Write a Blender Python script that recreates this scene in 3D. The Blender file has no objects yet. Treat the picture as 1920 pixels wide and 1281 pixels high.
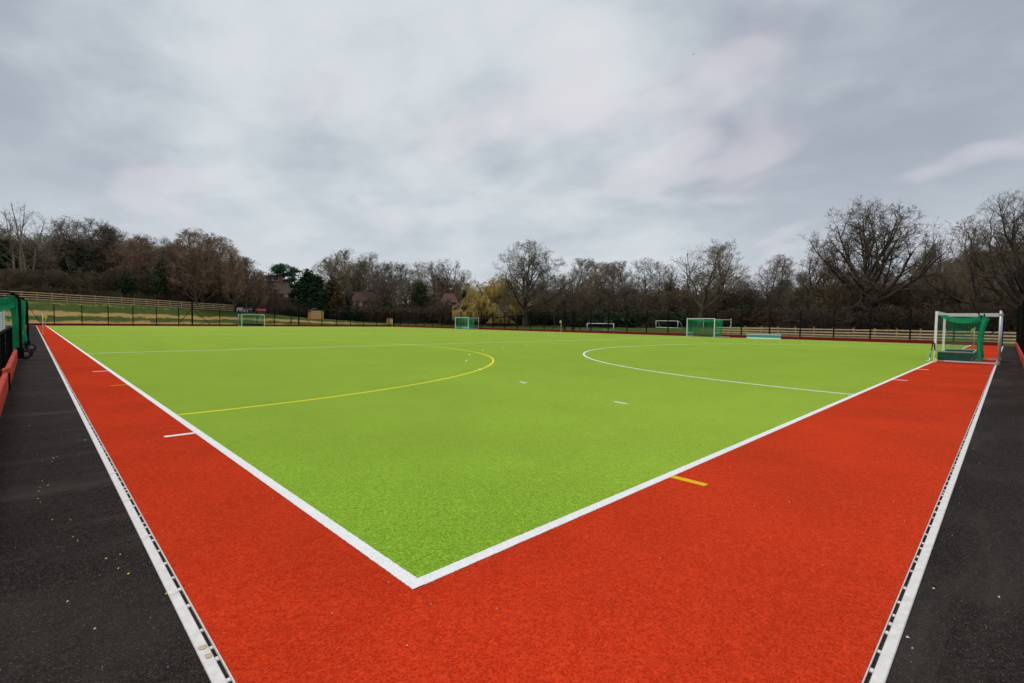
import bpy, math, random
import numpy as np
from mathutils import Vector, Matrix, Euler

scene = bpy.context.scene
COL = scene.collection
PI = math.pi

# ------------------------------------------------------------------ camera
cam_data = bpy.data.cameras.new("camera")
cam = bpy.data.objects.new("camera", cam_data)
COL.objects.link(cam)
scene.camera = cam
cam_data.sensor_width = 36.0
cam_data.lens = 36.0 * 917.02 / 1920.0
cam_data.clip_start = 0.05
cam_data.clip_end = 5000.0
CAM_POS = Vector((-1.4515, -2.2144, 1.4773))
YAW, PITCH, ROLL = 0.77728, -0.040437, 0.013725
fw = Vector((math.sin(YAW) * math.cos(PITCH), math.cos(YAW) * math.cos(PITCH), math.sin(PITCH)))
rt0 = Vector((math.cos(YAW), -math.sin(YAW), 0.0))
up0 = rt0.cross(fw)
rt = rt0 * math.cos(ROLL) + up0 * math.sin(ROLL)
up = -rt0 * math.sin(ROLL) + up0 * math.cos(ROLL)
cam.matrix_world = Matrix(((rt.x, up.x, -fw.x, CAM_POS.x), (rt.y, up.y, -fw.y, CAM_POS.y),
                           (rt.z, up.z, -fw.z, CAM_POS.z), (0, 0, 0, 1)))

# ------------------------------------------------------------------ render look
scene.render.engine = 'CYCLES'
scene.render.resolution_x, scene.render.resolution_y = 1024, 683
scene.view_settings.view_transform = 'Standard'
scene.view_settings.look = 'None'
scene.view_settings.exposure = 0.0
scene.view_settings.gamma = 1.0
scene.view_settings.use_curve_mapping = False
scene.cycles.max_bounces = 6
scene.cycles.transparent_max_bounces = 8

# ------------------------------------------------------------------ world: daylight sky under a full cloud deck
SUN_EL, SUN_AZ = math.radians(58), math.radians(-42)      # azimuth from +Y towards +X
world = bpy.data.worlds.new("World")
scene.world = world
world.use_nodes = True
wt = world.node_tree
wt.nodes.clear()

def wn(t, **k):
    n = wt.nodes.new(t)
    for a, b in k.items():
        setattr(n, a, b)
    return n

def wl(a, b):
    wt.links.new(a, b)

def wmath(op, a, b=None, c=None, clamp=False):
    n = wn('ShaderNodeMath', operation=op, use_clamp=clamp)
    for i, v in enumerate((a, b, c)):
        if v is None:
            continue
        if isinstance(v, (int, float)):
            n.inputs[i].default_value = v
        else:
            wl(v, n.inputs[i])
    return n.outputs[0]

def wmix(fac, a, b):
    n = wn('ShaderNodeMix', data_type='RGBA')
    if isinstance(fac, (int, float)):
        n.inputs[0].default_value = fac
    else:
        wl(fac, n.inputs[0])
    for i, v in ((6, a), (7, b)):
        if isinstance(v, tuple):
            n.inputs[i].default_value = v + (1,)
        else:
            wl(v, n.inputs[i])
    return n.outputs[2]

sky = wn('ShaderNodeTexSky', sky_type='NISHITA', sun_disc=False)
sky.sun_elevation = SUN_EL
sky.sun_rotation = SUN_AZ
sky.air_density, sky.dust_density = 1.2, 2.5
tc = wn('ShaderNodeTexCoord')
sep = wn('ShaderNodeSeparateXYZ')
wl(tc.outputs['Generated'], sep.inputs[0])
zc = wmath('MAXIMUM', sep.outputs[2], 0.0)
zd = wmath('ADD', zc, 0.26)
px = wmath('DIVIDE', sep.outputs[0], zd)
py = wmath('DIVIDE', sep.outputs[1], zd)
comb = wn('ShaderNodeCombineXYZ')
wl(px, comb.inputs[0]); wl(py, comb.inputs[1])

def cloud_noise(scale, detail, rough, dist, off, stretch, rot):
    m = wn('ShaderNodeMapping')
    m.inputs['Location'].default_value = off
    m.inputs['Rotation'].default_value = (0, 0, rot)
    m.inputs['Scale'].default_value = stretch
    wl(comb.outputs[0], m.inputs[0])
    n = wn('ShaderNodeTexNoise', noise_dimensions='3D')
    n.inputs['Scale'].default_value = scale
    n.inputs['Detail'].default_value = detail
    n.inputs['Roughness'].default_value = rough
    n.inputs['Distortion'].default_value = dist
    wl(m.outputs[0], n.inputs['Vector'])
    return n.outputs[0]

def smooth(v, lo, hi):
    n = wn('ShaderNodeMapRange', interpolation_type='SMOOTHERSTEP')
    n.inputs['From Min'].default_value = lo
    n.inputs['From Max'].default_value = hi
    wl(v, n.inputs['Value'])
    return n.outputs[0]

n_big = cloud_noise(1.7, 4.0, 0.50, 0.25, (3.1, 7.4, 0.0), (1.0, 0.9, 1.0), 0.6)
n_mid = cloud_noise(4.0, 5.0, 0.52, 0.35, (11.3, 2.2, 3.0), (1.0, 0.8, 1.0), 0.75)
n_warm = cloud_noise(2.6, 3.0, 0.45, 0.3, (5.3, 9.2, 1.0), (1.0, 0.8, 1.0), 0.75)
n_soft = cloud_noise(9.0, 6.0, 0.58, 0.4, (1.7, 5.9, 6.0), (1.0, 0.8, 1.0), 0.75)

def blob(direction, size):
    """a broad soft bank of thicker or thinner cloud round one direction of the sky"""
    d = Vector(direction).normalized()
    n = wn('ShaderNodeVectorMath', operation='DOT_PRODUCT')
    wl(tc.outputs['Generated'], n.inputs[0])
    n.inputs[1].default_value = d
    return smooth(n.outputs['Value'], math.cos(size), 1.0)

thin = wmath('ADD', wmath('MULTIPLY', n_big, 0.55), wmath('ADD', wmath('MULTIPLY', n_mid, 0.31), wmath('MULTIPLY', n_soft, 0.14)))
thin = wmath('ADD', thin, wmath('MULTIPLY', blob((0.701, 0.554, 0.449), 0.12), 0.09))
thin = wmath('ADD', thin, wmath('MULTIPLY', blob((0.146, 0.913, 0.381), 0.22), 0.06))
thin = wmath('ADD', thin, wmath('MULTIPLY', blob((0.950, 0.024, 0.311), 0.55), -0.16))
thin = wmath('ADD', thin, wmath('MULTIPLY', blob((0.921, 0.212, 0.326), 0.34), -0.07))
thin = wmath('ADD', thin, wmath('MULTIPLY', blob((-0.022, 0.937, 0.348), 0.32), -0.12))
thin = wmath('ADD', thin, wmath('MULTIPLY', blob((0.423, 0.775, 0.470), 0.22), 0.06))
thin = wmath('ADD', thin, wmath('MULTIPLY', blob((0.829, 0.275, 0.487), 0.22), 0.08))
thin = wmath('ADD', thin, wmath('MULTIPLY', blob((0.628, 0.584, 0.514), 0.22), 0.06))
thin = wmath('ADD', thin, wmath('MULTIPLY', blob((0.572, 0.778, 0.259), 0.14), 0.06))
thin = wmath('ADD', thin, wmath('MULTIPLY', blob((-0.016, 0.977, 0.214), 0.28), -0.05))
thin = wmath('ADD', thin, wmath('MULTIPLY', blob((0.379, 0.844, 0.379), 0.22), -0.04))

t1 = smooth(thin, 0.10, 0.92)
ramp = wn('ShaderNodeValToRGB')
els = ramp.color_ramp.elements
while len(els) < 4:
    els.new(0.5)
for q, (p, c) in zip(els, ((0.0, (3.5, 3.85, 4.6)), (0.36, (5.3, 5.75, 6.3)), (0.66, (6.7, 7.2, 7.5)), (1.0, (7.8, 7.8, 8.15)))):
    q.position = p
    q.color = tuple(v / 10.0 for v in c) + (1,)
wl(t1, ramp.inputs[0])
vm = wn('ShaderNodeVectorMath', operation='SCALE')
wl(ramp.outputs[0], vm.inputs[0])
vm.inputs['Scale'].default_value = 10.0
cloud = vm.outputs[0]
warm = smooth(n_warm, 0.52, 0.70)
cloud = wmix(wmath('MULTIPLY', warm, 0.5), cloud, (7.6, 7.15, 7.7))
low = smooth(sep.outputs[2], 0.40, 0.03)
cloud = wmix(wmath('MULTIPLY', low, 0.5), cloud, (6.6, 7.15, 7.7))
zen = smooth(sep.outputs[2], 0.50, 1.0)                     # an overcast sky is brighter overhead
cloud = wmix(wmath('MULTIPLY', zen, 0.6), cloud, (10.5, 10.5, 10.8))
final = wmix(0.94, sky.outputs[0], cloud)
bg = wn('ShaderNodeBackground')
bg.inputs['Strength'].default_value = 0.1
wl(final, bg.inputs['Color'])
wout = wn('ShaderNodeOutputWorld')
wl(bg.outputs[0], wout.inputs['Surface'])

sun_data = bpy.data.lights.new("sun", 'SUN')
sun_data.energy = 1.5
sun_data.angle = math.radians(32)
sun_data.color = (1.0, 0.96, 0.9)
sun = bpy.data.objects.new("sun", sun_data)
COL.objects.link(sun)
sdir = Vector((math.sin(SUN_AZ) * math.cos(SUN_EL), math.cos(SUN_AZ) * math.cos(SUN_EL), math.sin(SUN_EL)))
sun.rotation_euler = sdir.to_track_quat('Z', 'Y').to_euler()
sun.location = (20, 30, 60)

# ------------------------------------------------------------------ materials
class NT:
    def __init__(self, name):
        self.m = bpy.data.materials.new(name)
        self.m.use_nodes = True
        self.t = self.m.node_tree
        self.b = self.t.nodes['Principled BSDF']
        self.tc = None

    def n(self, t, **k):
        x = self.t.nodes.new(t)
        for a, b in k.items():
            setattr(x, a, b)
        return x

    def l(self, a, b):
        self.t.links.new(a, b)

    def coord(self):
        if self.tc is None:
            self.tc = self.n('ShaderNodeTexCoord')
        return self.tc.outputs['Object']

    def noise(self, scale, detail=4, rough=0.55, stretch=None, dist=0.0):
        x = self.n('ShaderNodeTexNoise')
        x.inputs['Scale'].default_value = scale
        x.inputs['Detail'].default_value = detail
        x.inputs['Roughness'].default_value = rough
        x.inputs['Distortion'].default_value = dist
        if stretch:
            mp = self.n('ShaderNodeMapping')
            mp.inputs['Scale'].default_value = stretch
            self.l(self.coord(), mp.inputs[0])
            self.l(mp.outputs[0], x.inputs['Vector'])
        else:
            self.l(self.coord(), x.inputs['Vector'])
        return x.outputs[0]

    def ramp(self, fac, stops):
        r = self.n('ShaderNodeValToRGB')
        e = r.color_ramp.elements
        while len(e) < len(stops):
            e.new(0.5)
        for q, (p, c) in zip(e, stops):
            q.position = p
            q.color = tuple(c) + (1,)
        self.l(fac, r.inputs[0])
        return r.outputs[0]

    def mix(self, fac, a, b, blend='MIX'):
        x = self.n('ShaderNodeMix', data_type='RGBA', blend_type=blend)
        for i, v in ((0, fac), (6, a), (7, b)):
            if isinstance(v, (int, float)):
                x.inputs[i].default_value = v
            elif isinstance(v, tuple):
                x.inputs[i].default_value = v + (1,)
            else:
                self.l(v, x.inputs[i])
        return x.outputs[2]

    def math(self, op, a, b=0.0, clamp=False):
        x = self.n('ShaderNodeMath', operation=op, use_clamp=clamp)
        for i, v in ((0, a), (1, b)):
            if isinstance(v, (int, float)):
                x.inputs[i].default_value = v
            else:
                self.l(v, x.inputs[i])
        return x.outputs[0]

    def rng(self, v, lo, hi, a=0.0, b=1.0):
        x = self.n('ShaderNodeMapRange', interpolation_type='SMOOTHSTEP')
        x.inputs['From Min'].default_value = lo
        x.inputs['From Max'].default_value = hi
        x.inputs['To Min'].default_value = a
        x.inputs['To Max'].default_value = b
        self.l(v, x.inputs['Value'])
        return x.outputs[0]

    def bump(self, h, strength, dist):
        x = self.n('ShaderNodeBump')
        x.inputs['Strength'].default_value = strength
        x.inputs['Distance'].default_value = dist
        self.l(h, x.inputs['Height'])
        self.l(x.outputs[0], self.b.inputs['Normal'])

    def done(self, color, rough=0.7, spec=0.3, metal=0.0):
        if isinstance(color, tuple):
            self.b.inputs['Base Color'].default_value = color + (1,)
        else:
            self.l(color, self.b.inputs['Base Color'])
        if isinstance(rough, (int, float)):
            self.b.inputs['Roughness'].default_value = rough
        else:
            self.l(rough, self.b.inputs['Roughness'])
        self.b.inputs['Specular IOR Level'].default_value = spec
        self.b.inputs['Metallic'].default_value = metal
        return self.m


def mat_plain(name, c, rough=0.6, spec=0.35, metal=0.0, var=0.25, scale=6.0, rvar=0.0):
    k = NT(name)
    f = k.noise(scale, 5, 0.6)
    dark = tuple(v * (1 - var) for v in c)
    light = tuple(min(1, v * (1 + var * 0.6)) for v in c)
    col = k.ramp(f, [(0.3, dark), (0.55, c), (0.75, light)])
    return k.done(col, rough, spec, metal)


def mat_turf(name, dark, mid, light, sheen, sheen_tint, mottle=0.42):
    k = NT(name)
    def cells(scale):
        v = k.n('ShaderNodeTexVoronoi')
        v.inputs['Scale'].default_value = scale
        k.l(k.coord(), v.inputs['Vector'])
        c = k.n('ShaderNodeSeparateColor')
        k.l(v.outputs['Color'], c.inputs[0])
        return c.outputs[0]
    fine = k.noise(240, 2, 0.6)
    a = k.math('ADD', k.math('MULTIPLY', cells(215), 0.36), k.math('MULTIPLY', cells(100), 0.34))
    a = k.math('ADD', a, k.math('ADD', k.math('MULTIPLY', cells(40), 0.10), k.math('MULTIPLY', fine, 0.20)))
    clump = k.noise(20, 5, 0.68)
    patch = k.noise(0.55, 4, 0.55)
    lanes = k.noise(0.22, 3, 0.5, stretch=(1.0, 0.12, 1.0))
    col = k.ramp(a, [(0.26, dark), (0.50, mid), (0.74, light)])
    col = k.mix(k.rng(clump, 0.36, 0.68, 0.0, mottle), col, tuple(v * 0.66 for v in mid))
    v = k.math('ADD', k.rng(patch, 0.3, 0.7, 1.0 - mottle * 0.28, 1.0 + mottle * 0.18), k.rng(lanes, 0.3, 0.7, -0.12 * mottle, 0.12 * mottle))
    vv = k.n('ShaderNodeCombineXYZ')
    for i in range(3):
        k.l(v, vv.inputs[i])
    col = k.mix(1.0, col, vv.outputs[0], 'MULTIPLY')
    k.bump(a, 0.7, 0.016)
    k.b.inputs['Sheen Weight'].default_value = sheen
    k.b.inputs['Sheen Roughness'].default_value = 0.32
    k.b.inputs['Sheen Tint'].default_value = sheen_tint + (1,)
    return k.done(col, 0.9, 0.0)


M = {}
M['green'] = mat_turf('green_turf', (0.050, 0.180, 0.006), (0.176, 0.410, 0.018), (0.375, 0.63, 0.050), 1.0, (0.92, 1.0, 0.19))
M['red'] = mat_turf('red_turf', (0.39, 0.018, 0.005), (0.600, 0.038, 0.011), (0.69, 0.060, 0.018), 0.3, (1.0, 0.26, 0.12))
M['line_white'] = mat_turf('white_line_turf', (0.76, 0.76, 0.755), (0.90, 0.90, 0.895), (0.94, 0.94, 0.935), 0.05, (1, 1, 1), 0.08)
M['line_yellow'] = mat_turf('yellow_line_turf', (0.74, 0.62, 0.02), (0.88, 0.80, 0.05), (0.92, 0.86, 0.09), 0.05, (1, 1, 0.6), 0.12)
M['line_orange'] = mat_turf('orange_line_turf', (0.66, 0.36, 0.01), (0.82, 0.50, 0.02), (0.88, 0.58, 0.04), 0.05, (1, 0.8, 0.4), 0.15)

k = NT('tarmac')
vo = k.n('ShaderNodeTexVoronoi')
vo.inputs['Scale'].default_value = 210
k.l(k.coord(), vo.inputs['Vector'])
stone = k.n('ShaderNodeSeparateColor')
k.l(vo.outputs['Color'], stone.inputs[0])
f1, f2, f3 = k.noise(160, 3, 0.75), k.noise(22, 5, 0.7), k.noise(0.7, 6, 0.62)
bands = k.noise(0.9, 5, 0.65, stretch=(0.35, 2.2, 1.0))
col = k.ramp(stone.outputs[0], [(0.0, (0.005, 0.0038, 0.0032)), (0.50, (0.018, 0.0143, 0.0122)), (0.85, (0.044, 0.0357, 0.0308)), (0.985, (0.088, 0.073, 0.063)), (1.0, (0.17, 0.145, 0.13))])
col = k.mix(k.rng(f1, 0.45, 0.70, 0.0, 0.45), col, (0.048, 0.039, 0.034))
col = k.mix(k.rng(f2, 0.40, 0.66, 0.0, 0.55), col, (0.010, 0.0085, 0.008))
col = k.mix(k.rng(f3, 0.45, 0.70, 0.0, 0.40), col, (0.056, 0.046, 0.041))
col = k.mix(k.rng(bands, 0.48, 0.72, 0.0, 0.45), col, (0.072, 0.060, 0.054))
k.bump(k.math('ADD', k.math('MULTIPLY', stone.outputs[0], 0.5), f1), 0.8, 0.006)
M['tarmac'] = k.done(col, 0.95, 0.06)

# the grass field, the bank with its bare strips of soil, and the leaf litter of the wood
k = NT('field_grass')
pos = k.n('ShaderNodeSeparateXYZ')
k.l(k.coord(), pos.inputs[0])
X, Y = pos.outputs[0], pos.outputs[1]
g1, g2, g3 = k.noise(1.3, 6, 0.65), k.noise(9, 5, 0.7), k.noise(0.16, 4, 0.6)
grass = k.ramp(g2, [(0.3, (0.022, 0.040, 0.006)), (0.5, (0.046, 0.078, 0.011)), (0.72, (0.085, 0.112, 0.024))])
grass = k.mix(k.rng(g1, 0.45, 0.75, 0.0, 0.6), grass, (0.125, 0.125, 0.035))
soil = k.ramp(g2, [(0.3, (0.20, 0.125, 0.045)), (0.5, (0.37, 0.245, 0.085)), (0.72, (0.50, 0.35, 0.14))])
wob = k.noise(0.35, 4, 0.6, stretch=(1.0, 0.6, 1.0))
yw = k.math('ADD', Y, k.math('MULTIPLY', k.math('SUBTRACT', wob, 0.5), 4.5))
yw = k.math('ADD', yw, k.math('MULTIPLY', k.math('SUBTRACT', g1, 0.5), 3.2))
bandA = k.math('MULTIPLY', k.rng(yw, 100.4, 101.0), k.rng(yw, 103.6, 102.6))
bandB = k.math('MULTIPLY', k.rng(yw, 94.0, 95.0), k.rng(yw, 98.4, 97.4))
bandB = k.math('MULTIPLY', bandB, k.rng(k.math('ADD', g1, k.rng(X, 30.0, 2.0, 0.0, 0.16)), 0.38, 0.54))
top = k.math('MULTIPLY', k.math('MULTIPLY', k.rng(yw, 108.6, 109.2), k.rng(yw, 110.3, 109.8)), k.rng(g1, 0.5, 0.58))
bands2 = k.math('MAXIMUM', k.math('MAXIMUM', bandA, bandB), k.math('MULTIPLY', top, 0.8))
onbank = k.math('MULTIPLY', k.rng(X, 62.0, 52.0), k.rng(X, -60.0, -40.0))
col = k.mix(k.math('MULTIPLY', bands2, onbank), grass, soil)
litter = k.ramp(g2, [(0.3, (0.022, 0.016, 0.010)), (0.55, (0.045, 0.032, 0.018)), (0.75, (0.085, 0.06, 0.032))])
w1 = k.rng(k.math('ADD', Y, k.math('MULTIPLY', g1, 4.0)), 114.5, 118.0)
w2 = k.rng(k.math('ADD', k.math('ADD', X, k.math('MULTIPLY', Y, 0.25)), k.math('MULTIPLY', g1, 6.0)), 112.0, 118.0)
w3 = k.math('MULTIPLY', k.rng(k.math('ADD', X, k.math('MULTIPLY', g1, 4.0)), 70.0, 76.0), k.rng(Y, 30.0, 22.0))
col = k.mix(k.math('MAXIMUM', k.math('MAXIMUM', w1, w2), w3), col, litter)
k.bump(g2, 0.8, 0.12)
M['field'] = k.done(col, 0.95, 0.1)

M['black'] = mat_plain('black_metal', (0.006, 0.006, 0.006), 0.75, 0.08)
M['wire'] = mat_plain('black_wire', (0.005, 0.005, 0.005), 0.85, 0.05)
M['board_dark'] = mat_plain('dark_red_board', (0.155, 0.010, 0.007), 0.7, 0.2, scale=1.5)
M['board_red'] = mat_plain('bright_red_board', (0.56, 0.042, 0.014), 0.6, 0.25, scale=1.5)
M['white_paint'] = mat_plain('white_paint', (0.88, 0.88, 0.87), 0.35, 0.5, var=0.06)
M['silver'] = mat_plain('brushed_aluminium', (0.50, 0.52, 0.55), 0.42, 0.5, metal=0.45, var=0.12)
M['grey_white'] = mat_plain('pale_aluminium', (0.62, 0.64, 0.67), 0.4, 0.5, metal=0.25, var=0.1)
M['net_green'] = mat_plain('green_net', (0.010, 0.30, 0.125), 0.7, 0.2, var=0.2)
M['net_dark'] = mat_plain('dark_green_net', (0.010, 0.16, 0.075), 0.7, 0.2, var=0.2)
M['board_green'] = mat_plain('dark_green_board', (0.012, 0.060, 0.045), 0.5, 0.35)
M['board_teal'] = mat_plain('teal_board', (0.055, 0.30, 0.29), 0.5, 0.35, var=0.1)
M['board_pale_teal'] = mat_plain('pale_teal_board', (0.30, 0.52, 0.50), 0.5, 0.35, var=0.1)
M['board_navy'] = mat_plain('navy_board', (0.010, 0.022, 0.034), 0.5, 0.35)
M['concrete'] = mat_plain('white_concrete', (0.66, 0.645, 0.62), 0.75, 0.25, var=0.16, scale=22)
M['slot'] = mat_plain('drain_slot', (0.006, 0.006, 0.006), 0.9, 0.1)
M['stain'] = mat_plain('rust_stain', (0.52, 0.40, 0.27), 0.8, 0.2, var=0.3, scale=40)
M['rail_wood'] = mat_plain('sawn_softwood', (0.68, 0.49, 0.30), 0.75, 0.2, var=0.3, scale=4)
M['post_wood'] = mat_plain('treated_softwood', (0.44, 0.23, 0.10), 0.75, 0.2, var=0.3, scale=4)
M['shed_wood'] = mat_plain('pale_shed_boards', (0.68, 0.42, 0.16), 0.75, 0.2, var=0.2, scale=5)
M['shed_roof'] = mat_plain('roofing_felt', (0.03, 0.04, 0.045), 0.85, 0.2)
M['flag'] = mat_plain('yellow_flag_cloth', (0.72, 0.62, 0.05), 0.7, 0.2)
M['pole_cream'] = mat_plain('cream_pole', (0.75, 0.73, 0.62), 0.5, 0.3, var=0.08)
M['rubber'] = mat_plain('black_rubber', (0.012, 0.012, 0.013), 0.85, 0.2)
M['hub'] = mat_plain('grey_red_hub', (0.22, 0.12, 0.12), 0.5, 0.4)
M['stick_blue'] = mat_plain('blue_stick', (0.03, 0.30, 0.55), 0.35, 0.5)
M['stick_white'] = mat_plain('pale_stick', (0.72, 0.78, 0.82), 0.35, 0.5)
M['stick_yellow'] = mat_plain('yellow_stick', (0.75, 0.62, 0.12), 0.35, 0.5)
M['barrier_red'] = mat_plain('red_plastic', (0.50, 0.045, 0.035), 0.45, 0.4)
M['barrier_blue'] = mat_plain('blue_plastic', (0.10, 0.15, 0.33), 0.45, 0.4)
M['reflective'] = mat_plain('white_strip', (0.75, 0.68, 0.68), 0.4, 0.4)
M['sack'] = mat_plain('white_sack', (0.72, 0.70, 0.70), 0.8, 0.2, var=0.3)
M['brick'] = mat_plain('red_brick', (0.22, 0.088, 0.058), 0.85, 0.2, scale=3)
M['tile_dark'] = mat_plain('dark_red_tiles', (0.075, 0.040, 0.036), 0.85, 0.2, scale=2.5)
M['tile_brown'] = mat_plain('brown_tiles', (0.088, 0.060, 0.045), 0.85, 0.2, scale=2.5)
M['tile_pink'] = mat_plain('pinkish_tiles', (0.11, 0.058, 0.052), 0.85, 0.2, scale=2.5)
M['glass'] = mat_plain('window_glass', (0.06, 0.075, 0.09), 0.08, 0.6, var=0.05)
M['petal'] = mat_plain('yellow_petal', (0.72, 0.66, 0.14), 0.7, 0.2)
M['bit'] = mat_plain('pale_litter', (0.62, 0.60, 0.56), 0.7, 0.2)

def mat_bark(name, c, var=0.45, scale=3.0):
    k = NT(name)
    info = k.n('ShaderNodeObjectInfo')
    f = k.noise(scale, 5, 0.65)
    col = k.ramp(f, [(0.28, tuple(v * (1 - var) for v in c)), (0.52, c), (0.76, tuple(v * (1 + var) for v in c))])
    hs = k.n('ShaderNodeHueSaturation')
    k.l(col, hs.inputs['Color'])
    k.l(k.rng(info.outputs['Random'], 0, 1, 0.78, 1.22), hs.inputs['Value'])
    k.l(k.rng(info.outputs['Random'], 0, 1, 0.85, 1.12), hs.inputs['Saturation'])
    return k.done(hs.outputs[0], 0.9, 0.12)

M['bark_grey'] = mat_bark('grey_brown_bark', (0.090, 0.075, 0.056))
M['bark_dark'] = mat_bark('dark_bark', (0.072, 0.058, 0.045))
M['bark_mid'] = mat_bark('grey_green_bark', (0.165, 0.145, 0.100))
M['bark_pale'] = mat_bark('pale_bark', (0.27, 0.23, 0.16))
M['twig_brown'] = mat_bark('brown_twigs', (0.215, 0.170, 0.118), scale=0.6)
M['twig_red'] = mat_bark('reddish_twigs', (0.250, 0.170, 0.130), scale=0.6)
M['twig_olive'] = mat_bark('olive_twigs', (0.250, 0.190, 0.085), scale=0.6)
M['twig_dark'] = mat_bark('dark_twigs', (0.150, 0.116, 0.078), scale=0.6)
M['twig_under'] = mat_bark('undergrowth_twigs', (0.135, 0.105, 0.066), scale=0.6)
M['twig_hedge'] = mat_bark('hedge_twigs', (0.105, 0.080, 0.052), scale=0.6)
M['twig_willow'] = mat_bark('golden_willow_twigs', (0.64, 0.45, 0.10), scale=0.5)
M['leaf_dark'] = mat_bark('dark_evergreen_leaves', (0.030, 0.050, 0.024), scale=0.8)
M['leaf_ivy'] = mat_bark('ivy_leaves', (0.034, 0.054, 0.022), scale=0.8)
M['leaf_pine'] = mat_bark('pine_needles', (0.045, 0.105, 0.055), scale=0.8)
M['leaf_cypress'] = mat_bark('cypress_sprays', (0.027, 0.054, 0.024), scale=0.6)
M['leaf_brown'] = mat_bark('brown_conifer_sprays', (0.085, 0.062, 0.034), scale=0.6)

# ------------------------------------------------------------------ mesh helpers
def new_mesh(name, verts, faces, mats, mat_idx=None, smooth=False):
    me = bpy.data.meshes.new(name)
    me.from_pydata([tuple(v) for v in verts], [], faces)
    for m in mats:
        me.materials.append(m)
    if mat_idx is not None:
        me.polygons.foreach_set('material_index', mat_idx)
    if smooth:
        me.polygons.foreach_set('use_smooth', [True] * len(me.polygons))
    me.update()
    return me


def np_mesh(name, V, quads, tris, mats):
    """fast mesh from numpy arrays: V (n,3), quads (a,4), tris (b,3)"""
    me = bpy.data.meshes.new(name)
    nq, nt = len(quads), len(tris)
    me.vertices.add(len(V))
    me.vertices.foreach_set('co', np.ascontiguousarray(V, dtype=np.float32).ravel())
    loops = np.concatenate([np.asarray(quads, np.int32).ravel(), np.asarray(tris, np.int32).ravel()])
    me.loops.add(len(loops))
    me.loops.foreach_set('vertex_index', loops.astype(np.int32))
    me.polygons.add(nq + nt)
    start = np.concatenate([np.arange(nq) * 4, nq * 4 + np.arange(nt) * 3]).astype(np.int32)
    me.polygons.foreach_set('loop_start', start)
    try:
        me.polygons.foreach_set('loop_total', np.concatenate([np.full(nq, 4), np.full(nt, 3)]).astype(np.int32))
    except Exception:
        pass
    for m in mats:
        me.materials.append(m)
    me.update(calc_edges=True)
    return me


class MB:
    def __init__(self):
        self.v, self.f, self.i = [], [], []

    def add(self, verts, faces, mi=0):
        o = len(self.v)
        self.v += [tuple(p) for p in verts]
        self.f += [tuple(q + o for q in f) for f in faces]
        self.i += [mi] * len(faces)
        return self

    def box(self, a, b, mi=0, bev=0.0):
        x0, y0, z0 = a
        x1, y1, z1 = b
        v = [(x0, y0, z0), (x1, y0, z0), (x1, y1, z0), (x0, y1, z0), (x0, y0, z1), (x1, y0, z1), (x1, y1, z1), (x0, y1, z1)]
        if bev:
            c = bev
            v = v[:4] + [(x0, y0, z1 - c), (x1, y0, z1 - c), (x1, y1, z1 - c), (x0, y1, z1 - c)] + \
                [(x0 + c, y0 + c, z1), (x1 - c, y0 + c, z1), (x1 - c, y1 - c, z1), (x0 + c, y1 - c, z1)]
            f = [(0, 3, 2, 1)]
            for s in (0, 4):
                f += [(s, s + 1, s + 5, s + 4), (s + 1, s + 2, s + 6, s + 5), (s + 2, s + 3, s + 7, s + 6), (s + 3, s, s + 4, s + 7)]
            f += [(8, 9, 10, 11)]
            return self.add(v, f, mi)
        return self.add(v, [(0, 3, 2, 1), (4, 5, 6, 7), (0, 1, 5, 4), (1, 2, 6, 5), (2, 3, 7, 6), (3, 0, 4, 7)], mi)

    def tube(self, path, r, k=8, mi=0, cap=True):
        path = [Vector(p) for p in path]
        n = len(path)
        rr = r if isinstance(r, (list, tuple)) else [r] * n
        vs, fs = [], []
        t0 = (path[1] - path[0]).normalized()
        ref = Vector((0, 0, 1)) if abs(t0.z) < 0.9 else Vector((1, 0, 0))
        u = t0.cross(ref).normalized()
        for i, p in enumerate(path):
            t = (path[min(i + 1, n - 1)] - path[max(i - 1, 0)]).normalized()
            u = (u - t * u.dot(t)).normalized()
            w = t.cross(u)
            for j in range(k):
                a = 2 * PI * j / k
                vs.append(p + (u * math.cos(a) + w * math.sin(a)) * rr[i])
        for i in range(n - 1):
            for j in range(k):
                fs.append((i * k + j, i * k + (j + 1) % k, (i + 1) * k + (j + 1) % k, (i + 1) * k + j))
        if cap:
            fs.append(tuple(range(k - 1, -1, -1)))
            fs.append(tuple((n - 1) * k + j for j in range(k)))
        return self.add(vs, fs, mi)

    def bar(self, a, b, w, h, mi=0):
        """square bar from a to b, w wide across and h high"""
        a, b = Vector(a), Vector(b)
        t = (b - a).normalized()
        ref = Vector((0, 0, 1)) if abs(t.z) < 0.9 else Vector((0, 1, 0))
        s = t.cross(ref).normalized()
        q = s.cross(t)
        v = []
        for p in (a, b):
            for (i, j) in ((-1, -1), (1, -1), (1, 1), (-1, 1)):
                v.append(p + s * (i * w / 2) + q * (j * h / 2))
        return self.add(v, [(3, 2, 1, 0), (4, 5, 6, 7), (0, 1, 5, 4), (1, 2, 6, 5), (2, 3, 7, 6), (3, 0, 4, 7)], mi)

    def mesh(self, name, mats, smooth=False):
        return new_mesh(name, self.v, self.f, mats if isinstance(mats, list) else [mats], self.i, smooth)

    def obj(self, name, mats, parent=None, smooth=False):
        return link(name, self.mesh(name, mats, smooth), parent)


def link(name, me, parent=None, loc=None, rot=None):
    o = bpy.data.objects.new(name, me)
    COL.objects.link(o)
    if parent is not None:
        o.parent = parent
    if loc is not None:
        o.location = loc
    if rot is not None:
        o.rotation_euler = rot
    return o


def tag(o, label, cat, group=None):
    o['label'] = label
    o['category'] = cat
    if group:
        o['group'] = group
    return o


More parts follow.
